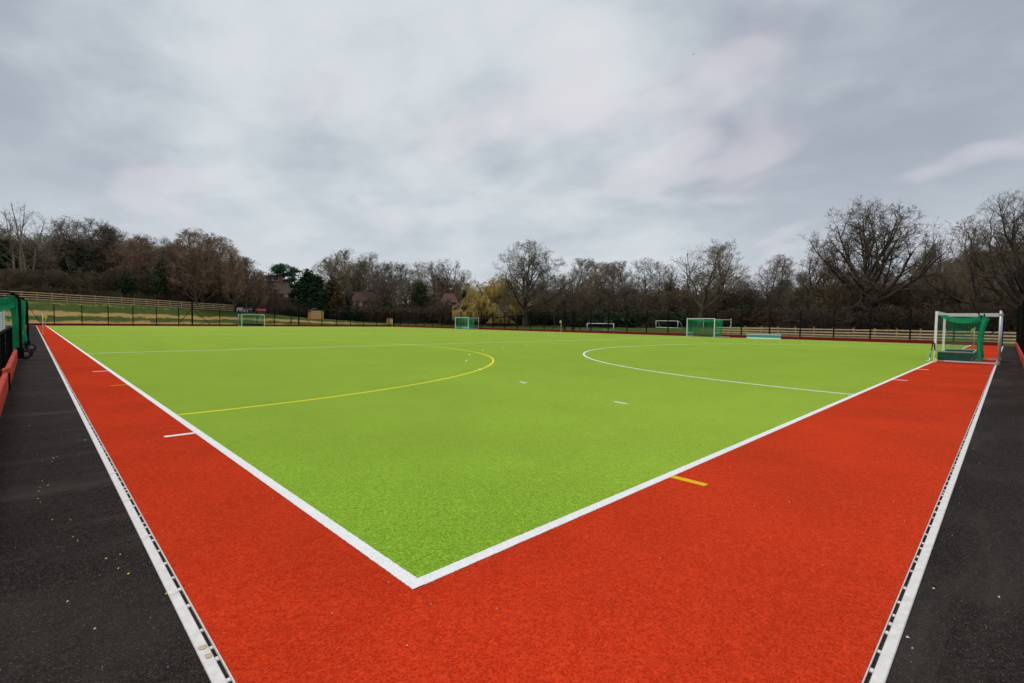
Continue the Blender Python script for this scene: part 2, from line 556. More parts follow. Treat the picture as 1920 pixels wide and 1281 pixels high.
def thing(name, label, cat, loc=(0, 0, 0), rotz=0.0, group=None):
    o = bpy.data.objects.new(name, None)
    o.empty_display_size = 0.3
    COL.objects.link(o)
    o.location = loc
    o.rotation_euler = (0, 0, rotz)
    return tag(o, label, cat, group)


def structure(o):
    o['kind'] = 'structure'
    return o


def stuff(o):
    o['kind'] = 'stuff'
    return o


def copy_tree(root, loc, rotz=None, label=None):
    r = root.copy()
    COL.objects.link(r)
    r.location = loc
    if rotz is not None:
        r.rotation_euler = (0, 0, rotz)
    if label:
        r['label'] = label
    for ch in list(root.children):
        c = ch.copy()
        COL.objects.link(c)
        c.parent = r
        for g in ch.children:
            d = g.copy()
            COL.objects.link(d)
            d.parent = c
    return r

# ------------------------------------------------------------------ the lie of the land
def ground_z(x, y):
    x = np.asarray(x, float)
    y = np.asarray(y, float)
    H = np.interp(x, [-300, -40, 0, 11, 29, 44, 56, 75, 200], [4.3, 4.3, 3.95, 3.62, 2.9, 1.75, 1.15, 0.9, 0.9])
    t = np.clip((y - 95.4) / (112 - 95.4), 0, 1)
    zb = H * (1 - (1 - t) ** 1.25) + 0.06 * np.clip(y - 112, 0, 120)
    zx = 0.028 * np.clip(x - 62, 0, 160)
    return zb + zx

def axis(lo, hi, dense_lo, dense_hi, step, grow):
    mid = list(np.arange(dense_lo, dense_hi + 1e-6, step))
    a, s = [], step
    p = dense_lo
    while p > lo:
        s *= grow
        p -= s
        a.append(max(p, lo))
    b, s = [], step
    p = mid[-1]
    while p < hi:
        s *= grow
        p += s
        b.append(min(p, hi))
    return np.array(a[::-1] + mid + b)

gx = axis(-1500, 2200, -30, 130, 2.0, 1.35)
gy = axis(-1500, 2200, -20, 150, 1.6, 1.35)
GX, GY = np.meshgrid(gx, gy, indexing='ij')
GZ = ground_z(GX, GY)
rngT = np.random.default_rng(5)
out = (GX < -6) | (GX > 58) | (GY > 95.5)
GZ = GZ + np.where((GY > 96.5) | (GX > 66), rngT.normal(0, 0.05, GX.shape), 0)
inside = (GX > -6.5) & (GX < 57.5) & (GY > -8) & (GY < 95.2)
GZ = np.where(inside, -0.12, GZ - 0.03)
nx, ny = GX.shape
idx = np.arange(nx * ny).reshape(nx, ny)
quads = np.stack([idx[:-1, :-1], idx[1:, :-1], idx[1:, 1:], idx[:-1, 1:]], -1).reshape(-1, 4)
me = np_mesh('grass_field', np.stack([GX, GY, GZ], -1).reshape(-1, 3), quads, np.zeros((0, 3), int), [M['field']])
me.polygons.foreach_set('use_smooth', [True] * len(me.polygons))
structure(link('grass_field', me))

# ------------------------------------------------------------------ pitch surfaces
FX, FY = 56.2, 94.0                # far sideline fence, far backline fence
LX, RY = -1.86, -2.70              # near left fence, near right fence

def sheet(name, x0, y0, x1, y1, z, m, parent=None, thick=None):
    if thick:
        return MB().box((x0, y0, z - thick), (x1, y1, z)).obj(name, m, parent)
    return link(name, new_mesh(name, [(x0, y0, z), (x1, y0, z), (x1, y1, z), (x0, y1, z)], [(0, 1, 2, 3)], [m]), parent)

mb = MB()
mb.box((-6.0, RY - 4.5, -0.10), (FX + 0.3, FY + 0.3, 0.0))
pave = structure(mb.obj('tarmac_pavement', M['tarmac']))
red = structure(MB().box((-0.8905, -1.8415, 0.001), (55.0 + 0.8905, 91.4 + 1.85, 0.016)).obj('red_run_off', M['red']))
pitch = structure(MB().box((0.004, 0.004, 0.014), (54.996, 91.396, 0.018)).obj('green_pitch', M['green']))
LZ = 0.0208

def strip(name, x0, y0, x1, y1, m, z=LZ, parent=pitch):
    return MB().box((x0, y0, z - 0.0035), (x1, y1, z)).obj(name, m, parent)

W = 0.08
def inlaid_line(name, along_y, x0, a0, a1, near, m, zt=LZ):
    """a line cut into the pile: its edges waver by a few millimetres over the stretch one can see closely"""
    rr = random.Random(int(a1 * 10) + int(along_y))
    st, n = [], 0
    p = a0
    while p < near:
        st.append(p)
        p += 0.011
    st += list(np.arange(near, a1, 2.0)) + [a1]
    v, f = [], []
    for i, q in enumerate(st):
        j = 0.0022 if q < near else 0.0
        e = [x0 + rr.uniform(-j, j), x0 + W + rr.uniform(-j, j)]
        for xx in e:
            for z in (zt - 0.0035, zt):
                v.append((xx, q, z) if along_y else (q, xx, z))
    for i in range(len(st) - 1):
        o = i * 4
        t = [(o + 1, o + 3, o + 7, o + 5), (o, o + 1, o + 5, o + 4), (o + 2, o + 6, o + 7, o + 3)]
        f += t if along_y else [tuple(reversed(q)) for q in t]
    return link(name, new_mesh(name, v, f, [m]), pitch)

inlaid_line('sideline', True, 0.0, 0.0, 91.4, 12.0, M['line_white'])
strip('sideline', 55 - W, 0, 55, 91.4, M['line_white'])
inlaid_line('backline', False, 0.0, W - 0.008, 55 - W, 14.0, M['line_white'], LZ - 0.0007)
strip('backline', W, 91.4 - W, 55 - W, 91.4, M['line_white'])
for y in (22.86, 45.7, 68.5):
    strip('cross_line', W, y - W / 2, 55 - W, y + W / 2, M['line_white'])
for y in (4.95, 14.6, 91.4 - 14.6, 91.4 - 4.95):
    strip('distance_mark', -0.32, y - 0.042, -0.001, y + 0.042, M['line_white'])
for x in (15.6, 20.6, 34.4, 39.4):
    strip('distance_mark', x - 0.042, -0.31, x + 0.042, -0.001, M['line_white'])
strip('yellow_mark', 2.855, -0.34, 2.935, -0.001, M['line_orange'])
strip('yellow_mark', -0.29, 10.95, -0.001, 11.00, M['line_orange'])

def arc_band(name, cx, cy, r, a0, a1, m, w=W, z=LZ, n=64):
    v, f = [], []
    for i in range(n + 1):
        a = a0 + (a1 - a0) * i / n
        for q in (r - w, r):
            for zz in (z - 0.0035, z):
                v.append((cx + q * math.cos(a), cy + q * math.sin(a), zz))
    for i in range(n):
        o = i * 4
        f += [(o + 1, o + 3, o + 7, o + 5), (o, o + 1, o + 5, o + 4), (o + 2, o + 6, o + 7, o + 3)]
    return link(name, new_mesh(name, v, f, [m]), pitch)

g0, g1_ = 27.5 - 1.83, 27.5 + 1.83
R0 = 14.63
for (yb, s) in ((0.0, 1), (91.4, -1)):
    e = 0.005
    arc_band('shooting_circle', g0, yb, R0, PI - s * e if s > 0 else PI + e, PI - PI / 2 if s > 0 else PI + PI / 2, M['line_white'])
    arc_band('shooting_circle', g1_, yb, R0, s * e, s * PI / 2, M['line_white'])
    strip('shooting_circle', g0, yb + s * R0 - (W if s > 0 else 0), g1_, yb + s * R0 + (0 if s > 0 else W), M['line_white'])
    for i in range(9):
        a = math.radians(8.0 + 9.6 * i)
        for (cx, q) in ((g0, -1), (g1_, 1)):
            if i == 8 and q == 1:
                continue
            c, sn = math.cos(a), math.sin(a)
            d = 0.15
            p = (cx + q * 19.63 * c, yb + s * 19.63 * sn)
            tx, ty = (q * -sn * d, s * c * d)
            nx_, ny_ = (q * c * 0.026, s * sn * 0.026)
            mbx = MB()
            base = [(p[0] - tx - nx_, p[1] - ty - ny_), (p[0] + tx - nx_, p[1] + ty - ny_), (p[0] + tx + nx_, p[1] + ty + ny_), (p[0] - tx + nx_, p[1] - ty + ny_)]
            if q * s < 0:
                base = base[::-1]
            zt = LZ + 0.003
            mbx.add([(bx, by, 0.017) for bx, by in base] + [(bx, by, zt) for bx, by in base],
                    [(4, 7, 6, 5), (0, 1, 5, 4), (1, 2, 6, 5), (2, 3, 7, 6), (3, 0, 4, 7)])
            mbx.obj('circle_dash', M['line_white'], pitch)
    dv = [(27.5 + 0.075 * math.cos(2 * PI * i / 14), yb + s * 6.4 + 0.075 * math.sin(2 * PI * i / 14), LZ) for i in range(14)]
    link('penalty_spot', new_mesh('penalty_spot', dv, [tuple(range(14))], [M['line_white']]), pitch)
# yellow circles of the cross pitches
for yc in (22.86, 69.0):
    ya, yb2 = yc - 1.83, yc + 1.83
    arc_band('yellow_circle', 0, ya, 14.63, -PI / 2 + 0.006, 0, M['line_yellow'], w=0.075)
    arc_band('yellow_circle', 0, yb2, 14.63, 0, PI / 2 - 0.006, M['line_yellow'], w=0.075)
    strip('yellow_circle', 14.555, ya, 14.63, yb2, M['line_yellow'])

# ------------------------------------------------------------------ kerb: white drain units with a slot
random.seed(4)
def drain_unit(length, seed):
    r = random.Random(seed)
    m = MB()
    m.box((0.004, 0.0, -0.05), (length - 0.003, 0.046, 0.012), 0, bev=0.004)     # white edging
    m.box((0.0, -0.016, -0.05), (length, 0.0, -0.026), 1)                         # floor of the slot
    m.box((0.0, -0.021, -0.05), (length, -0.016, 0.013), 0)                      # thin lip against the turf
    p = 0.03
    while p < length - 0.05:
        w = r.uniform(0.020, 0.030)
        m.box((p, -0.0159, -0.02), (p + w, -0.0001, 0.008), 0, bev=0.003)
        p += r.choice((0.17, 0.2, 0.22, 0.1, 0.27))
    return m.mesh('drain_stone', [M['concrete'], M['slot']])

units = [drain_unit(0.92, s) for s in range(5)]
kerbs = []
lk = thing('drain_kerb', 'white slotted drain kerb along the left edge of the red run-off', 'kerb', (-0.912, -1.9, 0))
rk = thing('drain_kerb', 'white slotted drain kerb along the right edge of the red run-off', 'kerb', (-0.91, -1.863, 0))
i = 0
y = -1.92
while y < 92.3:
    o = link('drain_stone', units[(i * 7 + i // 3) % 5], lk, (0, y + 1.9, random.uniform(-0.0015, 0.0015)), (0, 0, PI / 2))
    i += 1
    y += 0.92
x = -0.88
while x < 55.0:
    o = link('drain_stone', units[(i * 3 + i // 4) % 5], rk, (x + 0.91 + 0.92, 0, random.uniform(-0.0015, 0.0015)), (0, 0, PI))
    i += 1
    x += 0.92
st = MB()
for (cx, cy, a, b) in ((-0.935, 0.245, 0.017, 0.018), (-0.930, 0.165, 0.013, 0.022)):
    n = 12
    st.add([(cx + a * math.cos(2 * PI * j / n) * random.uniform(.8, 1.15), cy + b * math.sin(2 * PI * j / n) * random.uniform(.8, 1.15), 0.0142) for j in range(n)], [tuple(range(n))])
so = st.obj('rust_stain', M['stain'], lk)
so.location = (0.912, 1.9, 0)

# ------------------------------------------------------------------ welded mesh fences
def panel_mesh(w, h, name):
    m = MB()
    n = int(round(w / 0.05))
    for i in range(1, n):
        x = w * i / n
        m.tube([(x, 0, 0), (x, 0, h)], 0.0023, 3, cap=False)
    nz = int(round(h / 0.2))
    for j in range(nz + 1):
        z = min(h - 0.004, max(0.004, h * j / nz))
        m.tube([(0, 0.006, z), (w, 0.006, z)], 0.0032, 3, cap=False)
    return m.mesh(name, M['wire'])

def post_mesh(s, h, name='fence_post'):
    m = MB()
    m.box((-s / 2, -s / 2, -0.3), (s / 2, s / 2, h), 0)
    m.box((-s / 2 - 0.006, -s / 2 - 0.006, h), (s / 2 + 0.006, s / 2 + 0.006, h + 0.02), 0)
    return m.mesh(name, M['black'])

PANEL = panel_mesh(2.94, 2.72, 'mesh_panel')
PANEL_L = panel_mesh(2.94, 2.1, 'mesh_panel')
POST = post_mesh(0.11, 3.08)
POST_L = post_mesh(0.1, 2.45)
STRAIN = post_mesh(0.20, 4.4)
CORNER = post_mesh(0.18, 3.3)
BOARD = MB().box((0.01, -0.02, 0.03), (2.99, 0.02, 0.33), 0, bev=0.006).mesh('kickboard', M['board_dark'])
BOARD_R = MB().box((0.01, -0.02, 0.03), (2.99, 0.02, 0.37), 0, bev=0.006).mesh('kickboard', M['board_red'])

def brace(parent, a, b, r=0.045):
    return MB().tube([a, b], r, 6).obj('brace', M['black'], parent)

# far backline fence, running along +X at y = 94
f = thing('mesh_fence', 'black mesh fence with dark red kickboard along the far end below the bank', 'fence', (-2.0, FY, 0))
for i in range(20):
    x = i * 3.0 - 0.05
    xw = x - 2.0
    strain = i in (6 + 1, 12 + 1) or False
    if i in (7, 13):
        continue
    link('fence_post', POST, f, (x, 0, 0))
for xs in (17.87, 35.4):
    link('fence_post', STRAIN, f, (xs + 2.0, 0, 0))
    brace(f, (xs + 2.0 - 0.05, 0, 2.9), (xs + 2.0 - 2.0, 0.02, 0.3))
    brace(f, (xs + 2.0 + 0.05, 0, 2.9), (xs + 2.0 + 2.6, 0.02, 0.3))
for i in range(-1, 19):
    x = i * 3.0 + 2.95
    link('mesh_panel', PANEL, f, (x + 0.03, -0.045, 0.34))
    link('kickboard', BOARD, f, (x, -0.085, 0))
brace(f, (0.35, 0, 2.6), (1.6, 0.02, 0.3), 0.035)
# far sideline fence, running along -Y at x = 56.2
f = thing('mesh_fence', 'black mesh fence with dark red kickboard along the far side in front of the wood', 'fence', (FX, 0, 0))
link('fence_post', CORNER, f, (0, FY, 0))
for i in range(32):
    y = 91.2 - i * 3.0
    if abs(y - 46.2) < 1.6:
        continue
    link('fence_post', POST, f, (0, y + random.uniform(-.02, .02), 0))
for ys in (45.05, 43.55):
    link('fence_post', CORNER, f, (0, ys, 0))
brace(f, (0, 45.15, 2.9), (0, 47.6, 0.3))
brace(f, (0, 43.45, 2.9), (0, 42.0, 0.3))
brace(f, (0, 45.0, 2.2), (0, 43.6, 2.2), 0.02)
brace(f, (0, 93.9, 2.6), (0, 91.9, 0.3))
link('fence_post', CORNER, f, (0, RY, 0))
brace(f, (0, RY + 0.05, 2.6), (0, RY + 1.7, 0.9), 0.04)
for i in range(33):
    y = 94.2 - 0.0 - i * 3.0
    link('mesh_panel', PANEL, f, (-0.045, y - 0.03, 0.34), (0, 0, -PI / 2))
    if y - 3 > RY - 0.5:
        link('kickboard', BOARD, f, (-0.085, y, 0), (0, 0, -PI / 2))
# near right fence, running along +X at y = -2.7
f = thing('mesh_fence', 'black mesh fence with bright red kickboard along the tarmac at the right edge', 'fence', (0, RY, 0))
for i in range(15):
    x = 11.2 + i * 3.0
    link('fence_post', POST, f, (x, -0.06, 0))
    link('mesh_panel', PANEL, f, (x + 0.03, -0.01, 0.38))
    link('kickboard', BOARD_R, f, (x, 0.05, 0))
brace(f, (44.7, 0.0, 3.0), (42.4, 0.0, 1.0), 0.03)
# left fence: low barrier, a bay for the goals, then tall mesh
f = thing('mesh_fence', 'low black mesh barrier with red kickboards beside the left tarmac', 'fence', (LX, 0, 0))
LOW = panel_mesh(2.94, 0.78, 'mesh_panel')
LOWPOST = post_mesh(0.07, 1.05)
for i in range(6):
    y = 2.2 + i * 3.0
    link('fence_post', LOWPOST, f, (-0.06, y, 0))
    link('mesh_panel', LOW, f, (-0.02, y + 0.03, 0.30), (0, 0, PI / 2))
link('fence_post', LOWPOST, f, (-0.06, 20.2, 0))
MB().tube([(-0.06, 2.2, 1.09), (-0.06, 19.9, 1.09), (-0.1, 20.15, 1.06), (-0.12, 20.2, 0.98)], 0.03, 8).obj('top_rail', M['black'], f, True)
MB().box((0.0, 2.2, 0.03), (0.075, 11.4, 0.36), 0, bev=0.02).obj('kickboard', M['board_red'], f)
MB().box((-0.02, 11.42, 0.0), (0.10, 11.62, 0.34), 0, bev=0.01).obj('board_post', M['black'], f)
MB().box((0.0, 12.3, 0.03), (0.085, 19.9, 0.38), 0, bev=0.025).obj('kickboard', M['board_red'], f)
MB().add([(-0.10, 11.75, 0.03), (-0.02, 11.68, 0.03), (0.085, 12.3, 0.03), (0.0, 12.3, 0.03), (-0.10, 11.75, 0.38), (-0.02, 11.68, 0.38), (0.085, 12.3, 0.38), (0.0, 12.3, 0.38)],
         [(0, 3, 2, 1), (4, 5, 6, 7), (0, 1, 5, 4), (1, 2, 6, 5), (2, 3, 7, 6), (3, 0, 4, 7)]).obj('kickboard', M['board_red'], f)
f = thing('mesh_fence', 'tall black mesh fence with red kickboard along the far left tarmac beyond the goal bay', 'fence', (LX, 0, 0))
for i in range(21):
    y = 31.0 + i * 3.0
    link('fence_post', POST_L, f, (-0.06, y, 0))
    link('mesh_panel', PANEL_L, f, (-0.02, y + 0.03, 0.34), (0, 0, PI / 2))
    link('kickboard', BOARD_R, f, (0.03, y, 0), (0, 0, PI / 2))

# ------------------------------------------------------------------ post and rail fences
def rail_fence(label, pts, heights, rail_every=2):
    t = thing('wooden_fence', label, 'fence', pts[0])
    o = Vector(pts[0])
    rr = random.Random(len(pts))
    pm = MB().box((-0.06, -0.06, -0.4), (0.06, 0.06, 1.34), 0, bev=0.02).mesh('fence_post', M['post_wood'])
    for p in pts:
        c = link('fence_post', pm, t, Vector(p) - o + Vector((0, 0, rr.uniform(-.03, .03))))
        c.rotation_euler = (rr.uniform(-.015, .015), rr.uniform(-.015, .015), rr.uniform(-.1, .1))
    d = (Vector(pts[-1]) - o).normalized()
    n = Vector((d.y, -d.x, 0)).normalized() * 0.08
    if n.dot(CAM_POS - o) < 0:
        n = -n
    for h in heights:
        i = 0
        while i < len(pts) - 1:
            j = min(i + rail_every, len(pts) - 1)
            a = Vector(pts[i]) - o + n + Vector((0, 0, h + rr.uniform(-.02, .02)))
            b = Vector(pts[j]) - o + n + Vector((0, 0, h + rr.uniform(-.02, .02)))
            MB().bar(a, b - (b - a).normalized() * 0.01, 0.04, 0.125).obj('rail', M['rail_wood'], t)
            i = j
    return t

pts = []
for i in range(24):
    x = 28.95 - i * 1.85
    pts.append((x, 112.0, float(np.interp(x, [-20, -2, 1.6, 11, 20.5, 28.9], [4.25, 4.05, 3.92, 3.60, 3.20, 2.88]))))
rail_fence('sawn timber post and rail fence along the top of the grass bank', pts, (0.12, 0.48, 0.84, 1.22))
pts = [(62.0, 24.6 - i * 1.87, 0.0) for i in range(22)]
rail_fence('pale timber post and rail fence behind the far side fence at the right', pts, (0.20, 0.50, 0.80, 1.10))

# ------------------------------------------------------------------ nets
def net_patch(corner_fn, nu, nv, mat, name, parent, r=0.0016, seg=10):
    """threads along both directions of a patch given by corner_fn(u, v)"""
    m = MB()
    for i in range(nu + 1):
        m.tube([corner_fn(i / nu, j / seg) for j in range(seg + 1)], r, 3, cap=False)
    for i in range(nv + 1):
        m.tube([corner_fn(j / seg, i / nv) for j in range(seg + 1)], r, 3, cap=False)
    return m.obj(name, mat, parent)

def lerp(a, b, t):
    return Vector(a) * (1 - t) + Vector(b) * t

def hockey_goal(label, loc, rotz, board_mats, boards=('back', 'left', 'right'), mesh=0.05, thread=0.0016, net_mat='net_green', RD=1.95, group='hockey goals around the pitch'):
    """goal line on local X, mouth towards +Y, depth towards -Y"""
    g = thing('hockey_goal', label, 'goal', loc, rotz, group)
    hw, H, D = 1.83, 2.14, 1.22
    for s in (-1, 1):
        MB().box((s * hw - 0.03, -0.085, 0.0), (s * hw + 0.03, 0.0, H), 0, bev=0.006).obj('post', M['white_paint'], g)
        xs = s * (hw + 0.0)
        MB().bar((xs, -0.08, H - 0.12), (xs, -RD + 0.06, H - 0.12), 0.05, 0.075).obj('top_rail', M['grey_white'], g)
        m = MB()
        m.tube([(xs, -RD, 0.06), (xs, -RD, H + 0.02)], 0.038, 10)
        m.tube([(xs, -RD, H - 0.16), (xs, -RD, H - 0.08)], 0.050, 10)
        m.tube([(xs, -RD, 0.0), (xs, -RD, 0.09)], 0.055, 10)
        m.box((xs - 0.09, -RD - 0.06, 0.10), (xs + 0.09, -RD + 0.06, 0.118))
        m.obj('rear_post', M['silver'], g, True)
        MB().bar((xs, -0.35, 0.075), (xs, -RD + 0.03, 0.075), 0.045, 0.06).obj('base_rail', M['grey_white'], g)
    MB().box((-hw + 0.036, -0.10, H - 0.06), (hw - 0.036, 0.0, H), 0, bev=0.006).obj('crossbar', M['white_paint'], g)
    MB().bar((-hw, -RD + 0.0, 0.15), (hw, -RD, 0.15), 0.04, 0.04).obj('rear_rail', M['silver'], g)
    bm = [M[q] for q in board_mats]
    def board(a, b, nm):
        m = MB()
        m.bar(Vector(a) + Vector((0, 0, 0.27)), Vector(b) + Vector((0, 0, 0.27)), 0.03, 0.34, 0)
        m.bar(Vector(a) + Vector((0, 0, 0.465)), Vector(b) + Vector((0, 0, 0.465)), 0.055, 0.05, 1)
        m.bar(Vector(a) + Vector((0, 0, 0.075)), Vector(b) + Vector((0, 0, 0.075)), 0.055, 0.05, 1)
        m.obj(nm, bm, g)
    if 'back' in boards:
        board((-hw + 0.02, -D, 0), (hw - 0.02, -D, 0), 'backboard')
    if 'left' in boards:
        board((-hw + 0.06, -0.13, 0), (-hw + 0.06, -D + 0.05, 0), 'sideboard')
    if 'right' in boards:
        board((hw - 0.06, -0.13, 0), (hw - 0.06, -D + 0.05, 0), 'sideboard')
    # net: it sags between the crossbar and a line behind the backboard, and hangs down to the ground
    DB = 1.42
    def top_edge(u, depth):
        z = H - 0.08 - 0.16 * math.sin(PI * min(1, depth / DB)) - 0.10 * (depth / DB)
        return Vector((-hw + 2 * hw * u, -0.05 - depth, z))
    def roof(u, v):
        p = top_edge(u, v * DB)
        p.z -= 0.10 * math.sin(PI * u) * math.sin(PI * v)
        return p
    def back(u, v):
        a = top_edge(u, DB)
        b = Vector((a.x, a.y - 0.05 + 0.10 * v, 0.03))
        p = lerp(a, b, v)
        p.y += 0.14 * math.sin(PI * v) + 0.03 * math.sin(9 * u)
        return p
    nt = M[net_mat]
    nW, nD, nH = int(3.66 / mesh), int(1.42 / mesh), int(2.0 / mesh)
    net_patch(roof, nW, nD, nt, 'net', g, thread)
    net_patch(back, nW, nH, nt, 'net', g, thread)
    for s in (0.0, 1.0):
        def side(u, v, s=s):
            a = roof(s, u)
            b = Vector((a.x, a.y + 0.14 * math.sin(PI * v) * u, 0.03))
            return lerp(a, b, v)
        net_patch(side, nD, nH, nt, 'net', g, thread)
        # bunched net at the back corner and the doubled hem under the top rail
        m = MB()
        xs = -hw + 2 * hw * s
        n = 12
        for q in range(3):
            vs, fs = [], []
            for i in range(n + 1):
                t = i / n
                z = 0.04 + (H - 0.28) * t
                wdt = 0.026 + 0.010 * math.sin(5 * t + q) + 0.03 * t ** 5
                yy = -DB + 0.03 + 0.05 * math.sin(PI * t) - 0.02 * q - 0.09 * (t ** 4)
                xx = xs + (0.012 * q - 0.01) * (1 if s else -1) + 0.008 * math.sin(11 * t + q)
                vs += [(xx, yy - wdt, z), (xx, yy + wdt, z)]
            for i in range(n):
                fs.append((2 * i, 2 * i + 1, 2 * i + 3, 2 * i + 2))
            m.add(vs, fs)
        vs, fs = [], []
        for i in range(n + 1):
            t = i / n
            p = roof(s, t)
            d = 0.03 + 0.17 * math.sin(PI * min(1.0, t * 1.0)) ** 0.8
            vs += [(p.x + (0.012 if s else -0.012), p.y, p.z + 0.02), (p.x + (0.012 if s else -0.012), p.y, p.z - d)]
        for i in range(n):
            fs.append((2 * i, 2 * i + 1, 2 * i + 3, 2 * i + 2))
        m.add(vs, fs)
        stuff(m.obj('net_fold', nt, g))
    return g

gR = hockey_goal('white and silver hockey goal with hanging green net on the near right backline', (27.5, 0.0, 0.016), 0.0, ('board_green', 'silver'), mesh=0.08, thread=0.0040)
for xs in (-1.83,):
    m = MB()
    m.tube([(xs - 0.03, -1.30, 2.10), (xs - 0.035, -1.34, 1.98), (xs - 0.02, -1.42, 1.90)], 0.02, 6)
    m.tube([(xs - 0.03, -1.48, 2.04), (xs - 0.035, -1.50, 1.92)], 0.018, 6)
    m.obj('net_strap', M['black'], gR)
gF = hockey_goal('white hockey goal with navy backboard at the centre of the far end', (26.55, 91.4, 0.02), PI, ('board_navy', 'board_navy'), mesh=0.09, thread=0.006)
gA = hockey_goal('small looking white hockey goal with pale teal backboard, distant on the far side', (53.5, 66.57, 0.02), PI / 2, ('board_pale_teal', 'board_teal'), mesh=0.07, thread=0.007, RD=2.4)
gB = hockey_goal('wide white hockey goal without backboard beside the separate teal board on the far side', (53.62, 22.83, 0.02), PI / 2 - math.radians(12), ('board_teal', 'white_paint'), boards=('left', 'right'), mesh=0.07, thread=0.0065, RD=3.1)

m = MB()
m.box((-0.03, -1.73, 0.10), (0.03, 1.73, 0.42), 0)
m.box((-0.035, -1.75, 0.42), (0.035, 1.75, 0.48), 1)
m.box((-0.035, -1.70, 0.02), (0.035, 1.70, 0.10), 1)
bd = MB().box((-0.03, -1.73, 0.10), (0.03, 1.73, 0.42), 0).obj('goal_backboard', M['board_teal'])
bd.location = (55.0, 16.42, 0.016)
tag(bd, 'teal goal backboard standing on its own right of the wide goal', 'board')
MB().box((-0.04, -1.76, 0.42), (0.04, 1.76, 0.48)).obj('top_rail', M['white_paint'], bd)
MB().box((-0.04, -1.71, 0.0), (0.04, 1.71, 0.10)).obj('base_rail', M['white_paint'], bd)
for s in (-1.5, 1.5):
    MB().box((0.03, s - 0.03, 0.0), (0.32, s + 0.03, 0.06)).obj('foot', M['silver'], bd)

# hockey sticks leaning on the near post of the right goal
def stick(label, foot, top, hook, mats):
    t = thing('hockey_stick', label, 'hockey stick', foot, 0, 'sticks leaning on the goal post')
    a, b = Vector((0, 0, 0.02)), Vector(top) - Vector(foot)
    h = Vector(hook)
    m = MB()
    m.tube([lerp(a, b, 0.58), lerp(a, b, 0.8), b], 0.019, 8)
    m.obj('grip', M[mats[0]], t, True)
    m = MB()
    m.tube([lerp(a, b, 0.20), lerp(a, b, 0.58)], 0.021, 8)
    m.obj('shaft', M[mats[1]], t, True)
    m = MB()
    m.tube([lerp(a, b, 0.20), lerp(a, b, 0.06), a + h * 0.25, a + h * 0.7, a + h + Vector((0, 0, 0.06))], [0.021, 0.024, 0.026, 0.026, 0.02], 8)
    m.obj('head', M[mats[2]], t, True)
stick('blue hockey stick with white head leaning on the near goal post', (25.56, 0.115, 0.024), (25.60, 0.02, 0.86), (-0.02, 0.085, 0.0), ('black', 'stick_blue', 'stick_white'))
stick('yellow hockey stick with black grip leaning on the near goal post', (25.56, -0.09, 0.018), (25.61, -0.015, 0.84), (-0.06, -0.03, 0.0), ('black', 'stick_yellow', 'stick_yellow'))

# ------------------------------------------------------------------ flags
def flag(label, loc, h=1.5, ang=0.4, cloth=True):
    t = thing('corner_flag', label, 'flag', loc, 0, 'marker flags round the pitch')
    m = MB()
    m.tube([(0, 0, 0), (0.01, 0, h * 0.6), (0.0, 0, h)], 0.024, 8)
    m.tube([(0, 0, 0), (0, 0, 0.03)], 0.06, 10)
    m.obj('pole', M['pole_cream'], t, True)
    vs, fs = [], []
    n = 6
    for i in range(n + 1):
        s = i / n
        wv = 0.04 * math.sin(5 * s)
        for zz in (0.0, 0.14, 0.28):
            vs.append((math.cos(ang) * 0.32 * s - math.sin(ang) * wv, math.sin(ang) * 0.32 * s + math.cos(ang) * wv, h - 0.01 - zz * (1 - 0.3 * s) - 0.16 * s * s))
    for i in range(n):
        for j in (0, 1):
            o = i * 3 + j
            fs.append((o, o + 1, o + 4, o + 3))
    nv = len(vs)
    vs += [(p[0] - math.sin(ang) * 0.006, p[1] + math.cos(ang) * 0.006, p[2]) for p in vs]
    fs += [tuple(reversed([q + nv for q in f])) for f in fs]
    link('cloth', new_mesh('cloth', vs, fs, [M['flag']]), t)
    return t

flag('yellow marker flag on a pale pole at the left kerb halfway along the pitch', (-0.80, 50.5, 0.016), 1.52, -0.7)
flag('yellow corner flag at the far left corner of the pitch', (-0.03, 91.4, 0.02), 1.5, -0.7)
flag('yellow corner flag at the far right end of the backline seen through the goal net', (55.15, -0.15, 0.016), 1.5, 2.6)
flag('yellow corner flag at the far corner of the pitch beside the corner post', (54.2, 91.3, 0.02), 1.5, 2.4)
flag('cream marker pole with small flag at the halfway line of the far side', (55.15, 44.9, 0.016), 1.75, 1.6)

# ------------------------------------------------------------------ wheeled goal parked in the left bay
g = thing('wheeled_goal', 'black framed wheeled goal with green net parked in the left bay', 'goal', (-1.70, 20.35, 0))
def u_frame(y, name):
    dx = 0.15 * y / 5.6
    pts = [(0, y, 0.10), (0, y, 1.9)]
    for a in range(0, 91, 15):
        pts.append((-0.30 + 0.30 * math.cos(math.radians(a)), y, 1.9 + 0.30 * math.sin(math.radians(a))))
    pts += [(-1.5, y, 2.2), (-1.75, y, 2.1), (-1.9, y, 1.8), (-2.0, y, 0.10)]
    pts = [(p[0] + dx, p[1], p[2]) for p in pts]
    return MB().tube(pts, 0.036, 10).obj(name, M['black'], g, True)
u_frame(0.0, 'side_frame')
u_frame(5.6, 'side_frame')
MB().tube([(-1.5, 0, 2.2), (-1.35, 5.6, 2.2)], 0.04, 8).obj('crossbar', M['black'], g, True)
MB().tube([(-2.0, 0, 0.10), (-1.85, 5.6, 0.10)], 0.04, 8).obj('base_bar', M['black'], g, True)
MB().box((-0.10, -0.10, 0.05), (0.07, 0.12, 0.42)).obj('wheel_bracket', M['black'], g)
MB().box((0.05, 5.48, 0.05), (0.22, 5.70, 0.42)).obj('wheel_bracket', M['black'], g)
